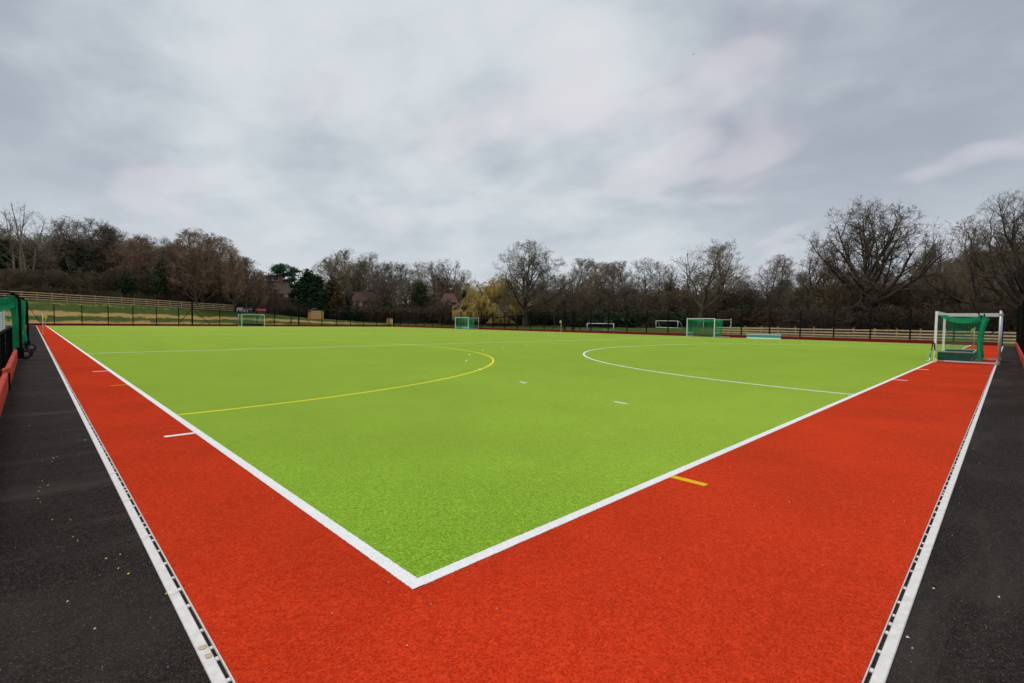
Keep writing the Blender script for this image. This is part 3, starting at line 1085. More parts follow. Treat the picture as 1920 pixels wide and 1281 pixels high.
for (wx, wy) in ((0.10, 0.45), (0.14, 1.35), (0.24, 5.3)):
    m = MB()
    pr = []
    prof = [(0.10, -0.035), (0.135, -0.045), (0.15, -0.02), (0.15, 0.02), (0.135, 0.045), (0.10, 0.035)]
    K = 18
    vs, fs = [], []
    for i in range(K):
        a = 2 * PI * i / K
        for (r, w) in prof:
            vs.append((math.cos(a) * r, w, math.sin(a) * r))
    L = len(prof)
    for i in range(K):
        for j in range(L):
            fs.append((i * L + j, i * L + (j + 1) % L, ((i + 1) % K) * L + (j + 1) % L, ((i + 1) % K) * L + j))
    m.add(vs, fs)
    w = m.obj('wheel', M['rubber'], g, True)
    w.location = (wx, wy, 0.152)
    m = MB()
    m.tube([(0, -0.03, 0), (0, 0.03, 0)], 0.10, 14)
    m.obj('rim', M['hub'], w, True)
    MB().bar((0.0, wy, 0.152), (wx, wy, 0.152), 0.03, 0.03).obj('axle', M['black'], g)
def gn_top(u, v):
    p = lerp((-0.12 - 1.75 * u, 0.06, 2.10), (-0.12 - 1.75 * u, 4.64, 2.10), v)
    p.z -= 0.20 * math.sin(PI * v) + 0.12 * math.sin(PI * u)
    return p
def gn_side(u, v, y):
    p = lerp((-0.12 - 1.75 * u, y, 2.08 - 0.12 * math.sin(PI * u)), (-0.12 - 1.85 * u, y, 0.12), v)
    return p
net_patch(gn_top, 22, 52, M['net_green'], 'net', g, 0.004)
net_patch(lambda u, v: gn_side(u, v, 0.07), 26, 30, M['net_green'], 'net', g, 0.0035)
net_patch(lambda u, v: gn_side(u, v, 4.63), 26, 30, M['net_green'], 'net', g, 0.0035)
# gathered folds of net beside the post and along the top
m = MB()
for (x0, yy, ph) in ((-0.09, 0.10, 0.0), (-0.15, 0.14, 1.2), (0.06, 5.50, 2.0), (-0.02, 5.52, 2.6)):
    vs, fs = [], []
    n = 14
    for i in range(n + 1):
        t = i / n
        z = 0.34 + 1.72 * t
        w = 0.050 + 0.014 * math.sin(7 * t + ph)
        xx = x0 + 0.02 * math.sin(4 * t + ph)
        vs += [(xx - w, yy + 0.03 * math.sin(9 * t + ph), z), (xx + w * 0.3, yy - 0.03, z), (xx + w, yy + 0.03 * math.cos(9 * t), z)]
    for i in range(n):
        for j in (0, 1):
            fs.append((3 * i + j, 3 * i + j + 1, 3 * i + j + 4, 3 * i + j + 3))
    m.add(vs, fs)
vs, fs = [], []
n = 16
for i in range(n + 1):
    t = i / n
    x = -0.12 - 1.75 * t
    z = 2.06 - 0.16 * math.sin(PI * min(1, t * 1.1))
    vs += [(x, 0.04, z), (x, 0.10, z - 0.16 - 0.08 * math.sin(PI * t)), (x, 0.05, z - 0.34 - 0.1 * math.sin(3 * t))]
for i in range(n):
    for j in (0, 1):
        fs.append((3 * i + j, 3 * i + j + 1, 3 * i + j + 4, 3 * i + j + 3))
m.add(vs, fs)
stuff(m.obj('net_fold', M['net_green'], g))
# white panelled goal post bundle seen behind the net in the bay
m = MB()
m.box((-0.09, -0.05, 0.02), (0.09, 0.05, 1.9), 0, bev=0.02)
gp = m.obj('goal_post', M['white_paint'])
gp.location = (-2.2, 23.0, 0.0)
tag(gp, 'upright white post standing behind the green net in the left bay', 'post')

# ------------------------------------------------------------------ football goals on the field beyond
def football_goal(label, pa, pb, h, back, group='football goals on the field', base_bar=False):
    pa, pb = Vector(pa), Vector(pb)
    t = thing('football_goal', label, 'goal', pa, 0, group)
    d = pb - pa
    nrm = Vector((back[0], back[1], 0))
    for o in (Vector((0, 0, 0)), d):
        MB().tube([o, o + Vector((0, 0, h))], 0.05, 8).obj('post', M['white_paint'], t, True)
        MB().tube([o + Vector((0, 0, h - 0.03)), o + nrm * 0.35 + Vector((0, 0, h - 0.05)), o + nrm + Vector((0, 0, 0.03))], 0.03, 8).obj('stay', M['white_paint'], t, True)
        MB().tube([o + Vector((0, 0, 0.03)), o + nrm + Vector((0, 0, 0.03))], 0.025, 6).obj('base_rail', M['white_paint'], t, True)
    MB().tube([Vector((0, 0, h)), d + Vector((0, 0, h))], 0.05, 8).obj('crossbar', M['white_paint'], t, True)
    MB().tube([nrm + Vector((0, 0, 0.03)), d + nrm + Vector((0, 0, 0.03))], 0.03, 6).obj('rear_bar', M['white_paint'], t, True)
    if base_bar:
        MB().tube([Vector((0, 0, 0.06)), d + Vector((0, 0, 0.06))], 0.05, 8).obj('front_bar', M['white_paint'], t, True)
    return t
football_goal('small white football goal on the grass between two fence posts', (71.0, 51.9, 0.22), (71.0, 46.2, 0.22), 1.15, (1.2, 0.9))
football_goal('small white football goal with a ground bar near the edge of the wood', (85.0, 45.9, 0.72), (85.0, 41.4, 0.68), 1.34, (0.8, -0.6), base_bar=True)

# ------------------------------------------------------------------ sheds, barriers, sacks
def shed(label, loc, rotz, w, d, h, ridge):
    t = thing('garden_shed', label, 'shed', loc, rotz, 'timber sheds beyond the far end')
    n = 10
    for i in range(n):
        x0 = -w / 2 + w * i / n
        MB().box((x0 + 0.006, -d / 2 - 0.012 * (i % 2), 0), (x0 + w / n - 0.006, -d / 2 + 0.03, h)).obj('board', M['shed_wood'], t)
    MB().box((-w / 2, -d / 2 + 0.032, 0), (-w / 2 + 0.03, d / 2, h)).obj('side_wall', M['post_wood'], t)
    MB().box((w / 2 - 0.03, -d / 2 + 0.032, 0), (w / 2, d / 2, h)).obj('side_wall', M['post_wood'], t)
    MB().box((-w / 2, d / 2, 0), (w / 2, d / 2 + 0.03, h)).obj('rear_wall', M['post_wood'], t)
    a = 0.18
    for s in (-1, 1):
        m = MB()
        v = [(0, -d / 2 - a, ridge), (0, d / 2 + a, ridge), (s * (w / 2 + a), d / 2 + a, h - 0.06), (s * (w / 2 + a), -d / 2 - a, h - 0.06)]
        v2 = [(p[0], p[1], p[2] + 0.05) for p in v]
        m.add(v + v2, [(0, 1, 2, 3), (7, 6, 5, 4), (0, 4, 5, 1), (1, 5, 6, 2), (2, 6, 7, 3), (3, 7, 4, 0)])
        m.obj('roof', M['shed_roof'], t)
    m = MB()
    m.add([(-w / 2, -d / 2 + 0.02, h), (w / 2, -d / 2 + 0.02, h), (0, -d / 2 + 0.02, ridge - 0.02), (-w / 2, d / 2, h), (w / 2, d / 2, h), (0, d / 2, ridge - 0.02)],
          [(0, 1, 2), (5, 4, 3), (0, 3, 4, 1)])
    m.obj('gable', M['shed_roof'], t)
    return t
zz = float(ground_z(44.9, 108.5))
shed('pale timber garden shed with dark gabled roof in front of the hedge', (44.9, 108.8, zz - 0.05), -0.12, 2.75, 2.4, 1.95, 2.5)
zz = float(ground_z(59.5, 101.5))
shed('small pale timber hut behind the fence corner post', (59.3, 101.0, zz - 0.05), -0.5, 1.35, 1.2, 1.45, 1.75)

def barrier(label, loc, rotz, mat, w=2.0):
    t = thing('plastic_barrier', label, 'barrier', loc, rotz, 'plastic barriers on the bank')
    m = MB()
    m.box((-w / 2, -0.02, 0.88), (w / 2, 0.02, 1.0)).box((-w / 2, -0.02, 0.10), (w / 2, 0.02, 0.22))
    n = int(w / 0.25)
    for i in range(n + 1):
        x = -w / 2 + 0.03 + (w - 0.06) * i / n
        m.box((x - 0.03, -0.018, 0.22), (x + 0.03, 0.018, 0.88))
    m.box((-w / 2, -0.022, 0.50), (w / 2, 0.022, 0.72))
    m.obj('frame', mat, t)
    MB().box((-w / 2 + 0.05, -0.027, 0.56), (w / 2 - 0.05, -0.0225, 0.67)).obj('reflective_strip', M['reflective'], t)
    for s in (-1, 1):
        MB().box((s * w * 0.36 - 0.05, -0.28, 0.0), (s * w * 0.36 + 0.05, 0.28, 0.10)).obj('foot', M['rubber'], t)
    return t
zz = float(ground_z(33.0, 112.2))
barrier('red plastic barrier with pale strip standing at the end of the timber fence', (34.4, 112.6, zz + 0.05), 0.2, M['barrier_red'], 2.3)
barrier('blue plastic barrier standing between the red barrier and the white sacks', (32.2, 112.8, zz + 0.15), -0.3, M['barrier_blue'], 1.1)
for i, (x, y, s, lb) in enumerate(((29.9, 112.2, 0.55, 'leftmost white bulk sack beside the end of the timber fence'), (30.7, 112.8, 0.62, 'upright middle white bulk sack beside the blue barrier'), (31.25, 112.0, 0.48, 'smallest slumped white bulk sack nearest the blue barrier'))):
    rr = random.Random(i)
    vs, fs = [], []
    K = 10
    for (z, r) in ((0, 0.42), (0.2, 0.52), (0.55, 0.5), (0.8, 0.40), (0.95, 0.2), (1.0, 0.05)):
        for j in range(K):
            a = 2 * PI * j / K
            q = r * rr.uniform(0.88, 1.12)
            vs.append((q * math.cos(a) * s * 1.6, q * math.sin(a) * s * 1.6, z * s * 1.5))
    for i2 in range(5):
        for j in range(K):
            fs.append((i2 * K + j, i2 * K + (j + 1) % K, (i2 + 1) * K + (j + 1) % K, (i2 + 1) * K + j))
    fs.append(tuple(5 * K + j for j in range(K)))
    o = link('bulk_sack', new_mesh('bulk_sack', vs, fs, [M['sack']], smooth=True), None, (x, y, float(ground_z(x, y))))
    tag(o, lb, 'sack', 'white bulk sacks on the bank')

# ------------------------------------------------------------------ houses among the trees
def house(label, loc, rotz, w, d, eave, ridge, wall, roofm, wins, chimneys, hip=0.0):
    t = thing('brick_house', label, 'house', loc, rotz, 'houses among the trees')
    m = MB()
    m.box((-w / 2, -d / 2, -1.5), (w / 2, d / 2, eave))
    if not hip:
        m.add([(-w / 2, -d / 2, eave), (-w / 2, d / 2, eave), (-w / 2, 0, ridge - 0.1)], [(0, 1, 2)])
        m.add([(w / 2, -d / 2, eave), (w / 2, d / 2, eave), (w / 2, 0, ridge - 0.1)], [(0, 2, 1)])
    m.obj('wall', wall, t)
    e = 0.4
    r = MB()
    A = [(-w / 2 - e, -d / 2 - e, eave - 0.15), (w / 2 + e, -d / 2 - e, eave - 0.15), (w / 2 + e, d / 2 + e, eave - 0.15), (-w / 2 - e, d / 2 + e, eave - 0.15),
         (-w / 2 - e + hip, 0, ridge), (w / 2 + e - hip, 0, ridge)]
    r.add(A, [(0, 1, 5, 4), (2, 3, 4, 5), (3, 0, 4), (1, 2, 5), (0, 3, 2, 1)])
    rf = r.obj('roof', roofm, t)
    rg = MB().tube([(-w / 2 - e + hip, 0, ridge + 0.03), (w / 2 + e - hip, 0, ridge + 0.03)], 0.13, 6).obj('ridge_tiles', roofm, rf)
    for (cx, cw, ch) in chimneys:
        c = MB()
        c.box((cx - cw / 2, -0.35, ridge - 1.0), (cx + cw / 2, 0.45, ridge + ch))
        c.box((cx - cw / 2 - 0.08, -0.43, ridge + ch), (cx + cw / 2 + 0.08, 0.53, ridge + ch + 0.15))
        for q in (-0.25, 0.25):
            c.tube([(cx + q * cw, 0.05, ridge + ch + 0.15), (cx + q * cw, 0.05, ridge + ch + 0.5)], 0.12, 8)
        c.obj('chimney', wall, rf)
    for (x, z, ww, hh) in wins:
        fr = MB()
        y0 = -d / 2 - 0.05
        b = 0.12
        fr.box((x - ww / 2, y0, z), (x - ww / 2 + b, y0 + 0.06, z + hh)).box((x + ww / 2 - b, y0, z), (x + ww / 2, y0 + 0.06, z + hh))
        fr.box((x - ww / 2 + b, y0, z), (x + ww / 2 - b, y0 + 0.06, z + b)).box((x - ww / 2 + b, y0, z + hh - b), (x + ww / 2 - b, y0 + 0.06, z + hh))
        fr.box((x - 0.06, y0 + 0.004, z + b), (x + 0.06, y0 + 0.056, z + hh - b))
        fo = fr.obj('window', M['white_paint'], t)
        MB().box((x - ww / 2 + b, y0 + 0.02, z + b), (x - 0.061, y0 + 0.03, z + hh - b)).obj('pane', M['glass'], fo)
        MB().box((x + 0.061, y0 + 0.02, z + b), (x + ww / 2 - b, y0 + 0.03, z + hh - b)).obj('pane', M['glass'], fo)
        MB().box((x - ww / 2 - 0.08, y0 - 0.08, z - 0.08), (x + ww / 2 + 0.08, y0 + 0.06, z)).obj('sill', M['white_paint'], fo)
    return t
house('long brown tiled house behind the lowest twiggy tree', (52.51, 166.50, 4.59), -0.3, 6.4, 6, 4.81, 8.94, M['brick'], M['tile_brown'], [(0.52, 3.26, 0.86, 1.03)], [], hip=0.0)
house('brown roofed house with a chimney below the dark pine', (53.28, 154.52, 3.84), -0.32, 5.0, 6, 5.23, 8.83, M['brick'], M['tile_brown'], [(1.31, 3.76, 0.82, 1.31)], [(-0.16, 1.3, 1.31)], hip=0.8)
house('brick house with four white windows and dark red tiled roof', (80.36, 153.17, 3.88), -0.48, 7.6, 7, 3.84, 7.13, M['brick'], M['tile_dark'], [(-3.39, 2.37, 0.82, 1.37), (-1.47, 2.37, 1.1, 1.37), (1.1, 2.28, 1.1, 1.47), (3.3, 2.37, 0.82, 1.37)], [], hip=1.0)
house('house with pinkish tiled roof left of the golden willow', (88.19, 115.99, 1.87), -0.652, 5.0, 6, 5.17, 7.90, M['brick'], M['tile_pink'], [(-1.6, 4.21, 0.64, 0.72), (0.0, 4.13, 0.64, 0.88), (2.4, 4.05, 0.8, 1.04)], [(1.92, 1.0, 0.64)], hip=1.6)


# ------------------------------------------------------------------ trees
def unit(v):
    return v / np.maximum(1e-9, np.linalg.norm(v, axis=-1, keepdims=True))


def tubes(P, R, k):
    """P (N,m,3) centre lines, R (N,m) radii -> vertices, quads"""
    N, m = P.shape[:2]
    T = unit(np.gradient(P, axis=1))
    ref = np.where(np.abs(T[:, :1, 2:3]) < 0.85, np.array([0, 0, 1.0]), np.array([1.0, 0, 0]))
    U = unit(np.cross(T, np.broadcast_to(ref, T.shape)))
    Wv = np.cross(T, U)
    a = np.arange(k) * 2 * PI / k
    V = P[:, :, None, :] + R[:, :, None, None] * (np.cos(a)[None, None, :, None] * U[:, :, None, :] + np.sin(a)[None, None, :, None] * Wv[:, :, None, :])
    idx = np.arange(N * m * k).reshape(N, m, k)
    nxt = np.roll(idx, -1, axis=2)
    Q = np.stack([idx[:, :-1], nxt[:, :-1], nxt[:, 1:], idx[:, 1:]], -1).reshape(-1, 4)
    return V.reshape(-1, 3), Q


def slivers(P, R, rng):
    """thin single triangles from the first to the last point of each twig"""
    A, B = P[:, 0], P[:, -1]
    d = unit(B - A)
    s = unit(np.cross(d, unit(rng.normal(size=d.shape))))
    r = R[:, :1]
    V = np.stack([A - s * r, A + s * r, B], 1).reshape(-1, 3)
    return V, np.arange(len(V)).reshape(-1, 3)


def start(rng, bases, dirs, lens, m, r0, r1, wig, upw=0.0):
    N = len(bases)
    P = np.zeros((N, m + 1, 3))
    P[:, 0] = bases
    d = unit(np.asarray(dirs, float))
    L = np.asarray(lens, float)[:, None]
    for i in range(m):
        d = unit(d + rng.normal(size=d.shape) * wig + np.array([0, 0, upw]))
        P[:, i + 1] = P[:, i] + d * L / m
    R = np.linspace(0, 1, m + 1)[None] * (np.asarray(r1) - np.asarray(r0))[:, None] + np.asarray(r0)[:, None]
    return P, R


def grow(rng, P, R, n, f0, f1, ang, asd, ratio, fall, m, wig, upw, rr=0.62, rtip=0.25, rmin=0.012, lsd=0.25, flat=0.0):
    N, m0 = P.shape[0], P.shape[1] - 1
    f = f0 + (f1 - f0) * (np.arange(n)[None] + rng.random((N, n))) / n
    q = np.clip(f * m0, 0, m0 - 1e-4)
    i0 = q.astype(int)
    w = (q - i0)[..., None]
    rows = np.arange(N)[:, None]
    A, B = P[rows, i0], P[rows, i0 + 1]
    pos = A * (1 - w) + B * w
    rad = R[rows, i0] * (1 - w[..., 0]) + R[rows, i0 + 1] * w[..., 0]
    t = unit(B - A)
    plen = np.linalg.norm(np.diff(P, axis=1), axis=2).sum(1)[:, None]
    an = np.radians(ang(f) if callable(ang) else np.full(f.shape, ang)) + rng.normal(size=f.shape) * math.radians(asd)
    az = rng.random((N, 1)) * 2 * PI + np.arange(n)[None] * 2.39996 + rng.normal(size=f.shape) * 0.5
    ref = np.where(np.abs(t[..., 2:3]) < 0.9, np.array([0, 0, 1.0]), np.array([1.0, 0, 0]))
    u = unit(np.cross(t, ref))
    v = np.cross(t, u)
    d = t * np.cos(an)[..., None] + np.sin(an)[..., None] * (u * np.cos(az)[..., None] + v * np.sin(az)[..., None])
    if flat:
        d[..., 2] *= (1 - flat)
    rt_ = ratio(f) if callable(ratio) else ratio * (1 - fall * f)
    L = plen * rt_ * np.clip(1 + rng.normal(size=f.shape) * lsd, 0.45, 1.6)
    pos, d, L, rad = pos.reshape(-1, 3), unit(d.reshape(-1, 3)), L.reshape(-1, 1), rad.reshape(-1)
    Q = np.zeros((len(pos), m + 1, 3))
    Q[:, 0] = pos
    for i in range(m):
        d = unit(d + rng.normal(size=d.shape) * wig + np.array([0, 0, upw]))
        Q[:, i + 1] = Q[:, i] + d * L / m
    r0 = np.maximum(rad * rr, rmin)
    S = r0[:, None] * (1 - np.linspace(0, 1, m + 1)[None] * (1 - rtip))
    return Q, np.maximum(S, rmin * 0.7)


def build(levels, ks):
    Vs, Qs, o = [], [], 0
    for (P, R), k in zip(levels, ks):
        V, Q = tubes(P, R, k)
        Vs.append(V)
        Qs.append(Q + o)
        o += len(V)
    return np.concatenate(Vs), np.concatenate(Qs)


def crown_mesh(name, tube_levels, ks, twig, mat, rng):
    V, Q = build(tube_levels, ks) if tube_levels else (np.zeros((0, 3)), np.zeros((0, 4), int))
    T = np.zeros((0, 3), int)
    if twig is not None:
        tv, tt = slivers(twig[0], twig[1], rng)
        T = tt + len(V)
        V = np.concatenate([V, tv])
    return np_mesh(name, V, Q, T, [mat]), V


def leaf_tris(rng, C, size, flat=0.0):
    n = len(C)
    a = unit(rng.normal(size=(n, 3)) * np.array([1, 1, 1 - flat]))
    b = unit(np.cross(a, rng.normal(size=(n, 3))))
    s = (size * rng.uniform(0.6, 1.35, n))[:, None]
    V = np.stack([C - a * s * 0.5 - b * s * 0.35, C + a * s * 0.5 - b * s * 0.2, C + b * s * 0.6], 1).reshape(-1, 3)
    return V, np.arange(n * 3).reshape(-1, 3)


KIND = {}      # kind -> list of (height, [(part, mesh), ...])

def reg(kind, H, parts):
    KIND.setdefault(kind, []).append((float(H), parts))


def dome(levels, pct=95, limbs=()):
    """drop the shoots that stick out of the rounded outline of the crown"""
    tips = levels[-1][0][:, -1]
    c = tips[:, :2].mean(0)
    zt = np.percentile(tips[:, 2], min(99.8, pct + 2))
    zm = np.percentile(tips[:, 2], 42)
    r = np.percentile(np.linalg.norm(tips[:, :2] - c, axis=1), pct)
    res = []
    for P, R in levels:
        t = P[:, -1]
        h = np.linalg.norm(t[:, :2] - c, axis=1) / r
        v = np.clip((t[:, 2] - zm) / (zt - zm), 0, None)
        ok = h ** 2.4 + v ** 2.4 < 1.0
        res.append((P[ok], R[ok]))
    for P, R in limbs:                          # limbs end where they reach the outline
        h = np.linalg.norm(P[..., :2] - c, axis=-1) / r
        v = np.clip((P[..., 2] - zm) / (zt - zm), 0, None)
        gone = np.cumsum((h ** 2.4 + v ** 2.4 > 0.93), axis=1) > 0
        for i in range(1, P.shape[1]):
            g = gone[:, i]
            P[g, i] = P[g, i - 1] + (P[g, i] - P[g, i - 1]) * 0.05
            R[g, i] = 0.006
    return res


def make_oak(kind, seed, th, tr, n1, ratio1, bark, twig, dens=(7, 6, 5, 3), angs=(80, 18), up=0.10, tw=0.016, wig=0.20, f2=0.34):
    rng = np.random.default_rng(seed)
    T0 = start(rng, [(0, 0, -0.4)], [(0.02, 0, 1)], [th], 8, [tr], [tr * 0.55], 0.05)
    ang = lambda f: angs[0] + (angs[1] - angs[0]) * np.clip((f - 0.3) / 0.7, 0, 1) ** 0.8
    L1 = grow(rng, *T0, n1, 0.36, 1.0, ang, 7, lambda f: ratio1 * (1.0 - 0.12 * f), 0, 10, wig * 0.8, up, rr=0.55, rtip=0.16, lsd=0.13)
    L2 = grow(rng, *L1, dens[0], f2, 1.0, 42, 12, 0.42, 0.35, 7, wig, up * 0.7, rr=0.6, rtip=0.2)
    L3 = grow(rng, *L2, dens[1], 0.2, 1.0, 45, 14, 0.48, 0.35, 4, wig * 1.1, up * 0.4, rr=0.6, rtip=0.3)
    L4 = grow(rng, *L3, dens[2], 0.2, 1.0, 45, 15, 0.52, 0.3, 2, wig * 1.2, 0.08, rr=0.6, rtip=0.4, rmin=tw)
    L5 = grow(rng, *L4, dens[3], 0.25, 1.0, 45, 18, 0.62, 0.2, 1, 0.2, 0.12, rr=0.7, rmin=tw)
    L3, L4, L5 = dome([L3, L4, L5], 97, (L1, L2))
    V, Q = build([T0, L1, L2], [10, 7, 5])
    tm = np_mesh('trunk', V, Q, np.zeros((0, 3), int), [bark])
    tm.polygons.foreach_set('use_smooth', [True] * len(tm.polygons))
    cm, CV = crown_mesh('crown', [L3, L4], [4, 3], L5, twig, rng)
    reg(kind, np.percentile(CV[:, 2], 99.3), [('trunk', tm), ('crown', cm)])
    return T0, L1


def make_tall(kind, seed, th, tr, n1, f0, ratio1, fall1, angs, bark, twig, dens=(6, 6, 5), up=0.06, tw=0.016, wig=0.16, lean=0.03, stems=1, spread=0.15, ivy=0, m1=7, cut=94):
    rng = np.random.default_rng(seed)
    if stems == 1:
        T0 = start(rng, [(0, 0, -0.4)], [(lean, lean * 0.5, 1)], [th], 10, [tr], [tr * 0.15], 0.045)
    else:
        a = np.arange(stems) * 2 * PI / stems + rng.random(stems)
        bs = np.stack([0.5 * np.cos(a), 0.5 * np.sin(a), np.full(stems, -0.3)], 1)
        dr = np.stack([spread * np.cos(a), spread * np.sin(a), np.ones(stems)], 1)
        T0 = start(rng, bs, dr, th * rng.uniform(0.72, 1.0, stems), 10, np.full(stems, tr), np.full(stems, tr * 0.15), 0.05, 0.02)
    ang = lambda f: angs[0] + (angs[1] - angs[0]) * np.clip((f - f0) / (1 - f0), 0, 1)
    L1 = grow(rng, *T0, n1, f0, 1.0, ang, 9, ratio1, fall1, m1, wig * 0.8, up, rr=0.55, rtip=0.2, lsd=0.2)
    L2 = grow(rng, *L1, dens[0], 0.2, 1.0, 42, 12, 0.45, 0.35, 4, wig, up * 0.6, rr=0.6, rtip=0.3, rmin=tw)
    L3 = grow(rng, *L2, dens[1], 0.2, 1.0, 44, 15, 0.50, 0.3, 2, wig * 1.1, up * 0.4, rr=0.6, rtip=0.4, rmin=tw)
    L4 = grow(rng, *L3, dens[2], 0.2, 1.0, 42, 18, 0.62, 0.2, 1, 0.2, up * 0.3, rr=0.7, rmin=tw)
    L2, L3, L4 = dome([L2, L3, L4], cut, (L1,))
    V, Q = build([T0, L1], [8, 5])
    tm = np_mesh('trunk', V, Q, np.zeros((0, 3), int), [bark])
    tm.polygons.foreach_set('use_smooth', [True] * len(tm.polygons))
    cm, CV = crown_mesh('crown', [L2, L3], [4, 3], L4, twig, rng)
    parts = [('trunk', tm), ('crown', cm)]
    if ivy:
        n = ivy
        P = np.concatenate([T0[0].reshape(-1, 3), L1[0][:, :4].reshape(-1, 3)])
        P = P[(P[:, 2] > 0.5) & (P[:, 2] < th * 0.72)]
        C = P[rng.integers(0, len(P), n)] + rng.normal(size=(n, 3)) * np.array([0.55, 0.55, 0.6])
        lv, lt = leaf_tris(rng, C, 0.34)
        parts.append(('ivy', np_mesh('ivy', lv, np.zeros((0, 4), int), lt, [M['leaf_ivy']])))
    reg(kind, np.percentile(CV[:, 2], 99.0), parts)


# hero oaks
make_oak('oak', 7, 7.6, 0.62, 17, 1.32, M['bark_dark'], M['twig_brown'], dens=(10, 8, 6, 6), angs=(98, 10), up=0.055, wig=0.17)
make_oak('great_oak', 26, 8.6, 0.80, 19, 1.30, M['bark_dark'], M['twig_dark'], dens=(9, 7, 6, 5), f2=0.38, angs=(92, 8), up=0.085, wig=0.15, tw=0.015)
make_oak('spreading_tree', 33, 6.5, 0.50, 8, 1.75, M['bark_grey'], M['twig_brown'], dens=(7, 6, 5, 3), angs=(72, 14), up=0.09, wig=0.24)
make_oak('wide_oak', 45, 7.5, 0.55, 12, 1.20, M['bark_dark'], M['twig_dark'], dens=(8, 7, 6, 5), angs=(82, 20), up=0.11, tw=0.016)
# tall woodland trees
for s in range(3):
    make_tall('tall_tree', 60 + s, 13.5, 0.34, 22, 0.26, 0.50, 0.38, (62, 22), M['bark_dark'], M['twig_brown'], dens=(8, 8, 8), lean=0.03 * (s - 1), tw=0.018)
for s in range(2):
    make_tall('slender_tree', 70 + s, 14.5, 0.24, 17, 0.48, 0.36, 0.25, (58, 28), M['bark_dark'], M['twig_brown'], dens=(8, 7, 7), up=0.05, lean=0.04 * (s - 0.5))
for s in range(3):
    make_tall('twiggy_tree', 80 + s, 13, 0.24, 32, 0.12, 0.46, 0.42, (46, 20), M['bark_grey'], M['twig_red'], dens=(8, 8, 7), up=0.09, tw=0.019, stems=1 + (s == 1))
for s in range(2):
    make_tall('edge_tree', 75 + s, 14, 0.20, 16, 0.36, 0.34, 0.3, (56, 26), M['bark_mid'], M['twig_brown'], dens=(7, 7, 6), up=0.05, lean=0.05 * (s - 0.5))
make_tall('round_tree', 91, 12, 0.40, 24, 0.20, 0.66, 0.35, (70, 24), M['bark_dark'], M['twig_brown'], dens=(8, 8, 7), up=0.07, tw=0.018, ivy=5200, stems=2, spread=0.10)
make_tall('ivy_tree', 93, 13.5, 0.32, 20, 0.28, 0.44, 0.4, (56, 22), M['bark_dark'], M['twig_brown'], dens=(8, 7, 7), ivy=5200)
make_tall('ivy_tree', 94, 13, 0.30, 19, 0.32, 0.44, 0.4, (54, 24), M['bark_dark'], M['twig_brown'], dens=(8, 7, 7), ivy=3800, lean=-0.03)
make_tall('stemmed_tree', 95, 15, 0.17, 10, 0.22, 0.24, 0.45, (50, 22), M['bark_pale'], M['twig_dark'], dens=(6, 5, 3), stems=6, spread=0.13, tw=0.012)
for s in range(2):
    make_tall('olive_tree', 97 + s, 10, 0.34, 28, 0.16, 0.62, 0.35, (66, 24), M['bark_grey'], M['twig_olive'], dens=(8, 8, 9), up=0.07, tw=0.018)
for s in range(3):
    make_tall('thicket', 110 + s, 6.0, 0.06, 9, 0.12, 0.40, 0.4, (50, 22), M['bark_dark'], M['twig_under'], dens=(6, 6, 5), stems=10, spread=0.42, tw=0.018, m1=5)
for s in range(2):
    make_tall('hedge_bush', 115 + s, 2.5, 0.035, 9, 0.1, 0.42, 0.4, (55, 28), M['bark_dark'], M['twig_hedge'], dens=(5, 5, 3), stems=12, spread=0.55, tw=0.013, m1=4)

# golden weeping willow
rng = np.random.default_rng(131)
T0 = start(rng, [(0, 0, -0.3)], [(0.03, 0, 1)], [3.6], 5, [0.5], [0.38], 0.05)
L1 = grow(rng, *T0, 16, 0.5, 1.0, lambda f: 72 - 62 * (f - .5) / .5, 8, 1.55, 0, 8, 0.10, 0.02, rr=0.55, rtip=0.2, lsd=0.15)
L2 = grow(rng, *L1, 9, 0.3, 1.0, 45, 12, 0.40, 0.3, 6, 0.15, -0.04, rr=0.55, rtip=0.3)
L3 = grow(rng, *L2, 7, 0.2, 1.0, 50, 15, 0.6, 0.2, 5, 0.12, -0.30, rr=0.4, rmin=0.014)
L4 = grow(rng, *L3, 7, 0.1, 1.0, 30, 14, 1.0, 0.25, 4, 0.06, -0.55, rr=0.6, rmin=0.019, rtip=0.6)
L5 = grow(rng, *L4, 3, 0.1, 0.9, 22, 10, 0.55, 0.2, 1, 0.05, -0.5, rr=0.8, rmin=0.022)
L3, L4, L5 = dome([L3, L4, L5], 98.5)
for Lx in (L3, L4, L5):
    Lx[0][..., 2] = np.maximum(Lx[0][..., 2], 0.5)
V, Q = build([T0, L1, L2], [9, 6, 4])
tm = np_mesh('trunk', V, Q, np.zeros((0, 3), int), [M['bark_grey']])
cm, CV = crown_mesh('crown', [L3, L4], [3, 3], L5, M['twig_willow'], rng)
reg('willow', np.percentile(CV[:, 2], 99.5), [('trunk', tm), ('crown', cm)])

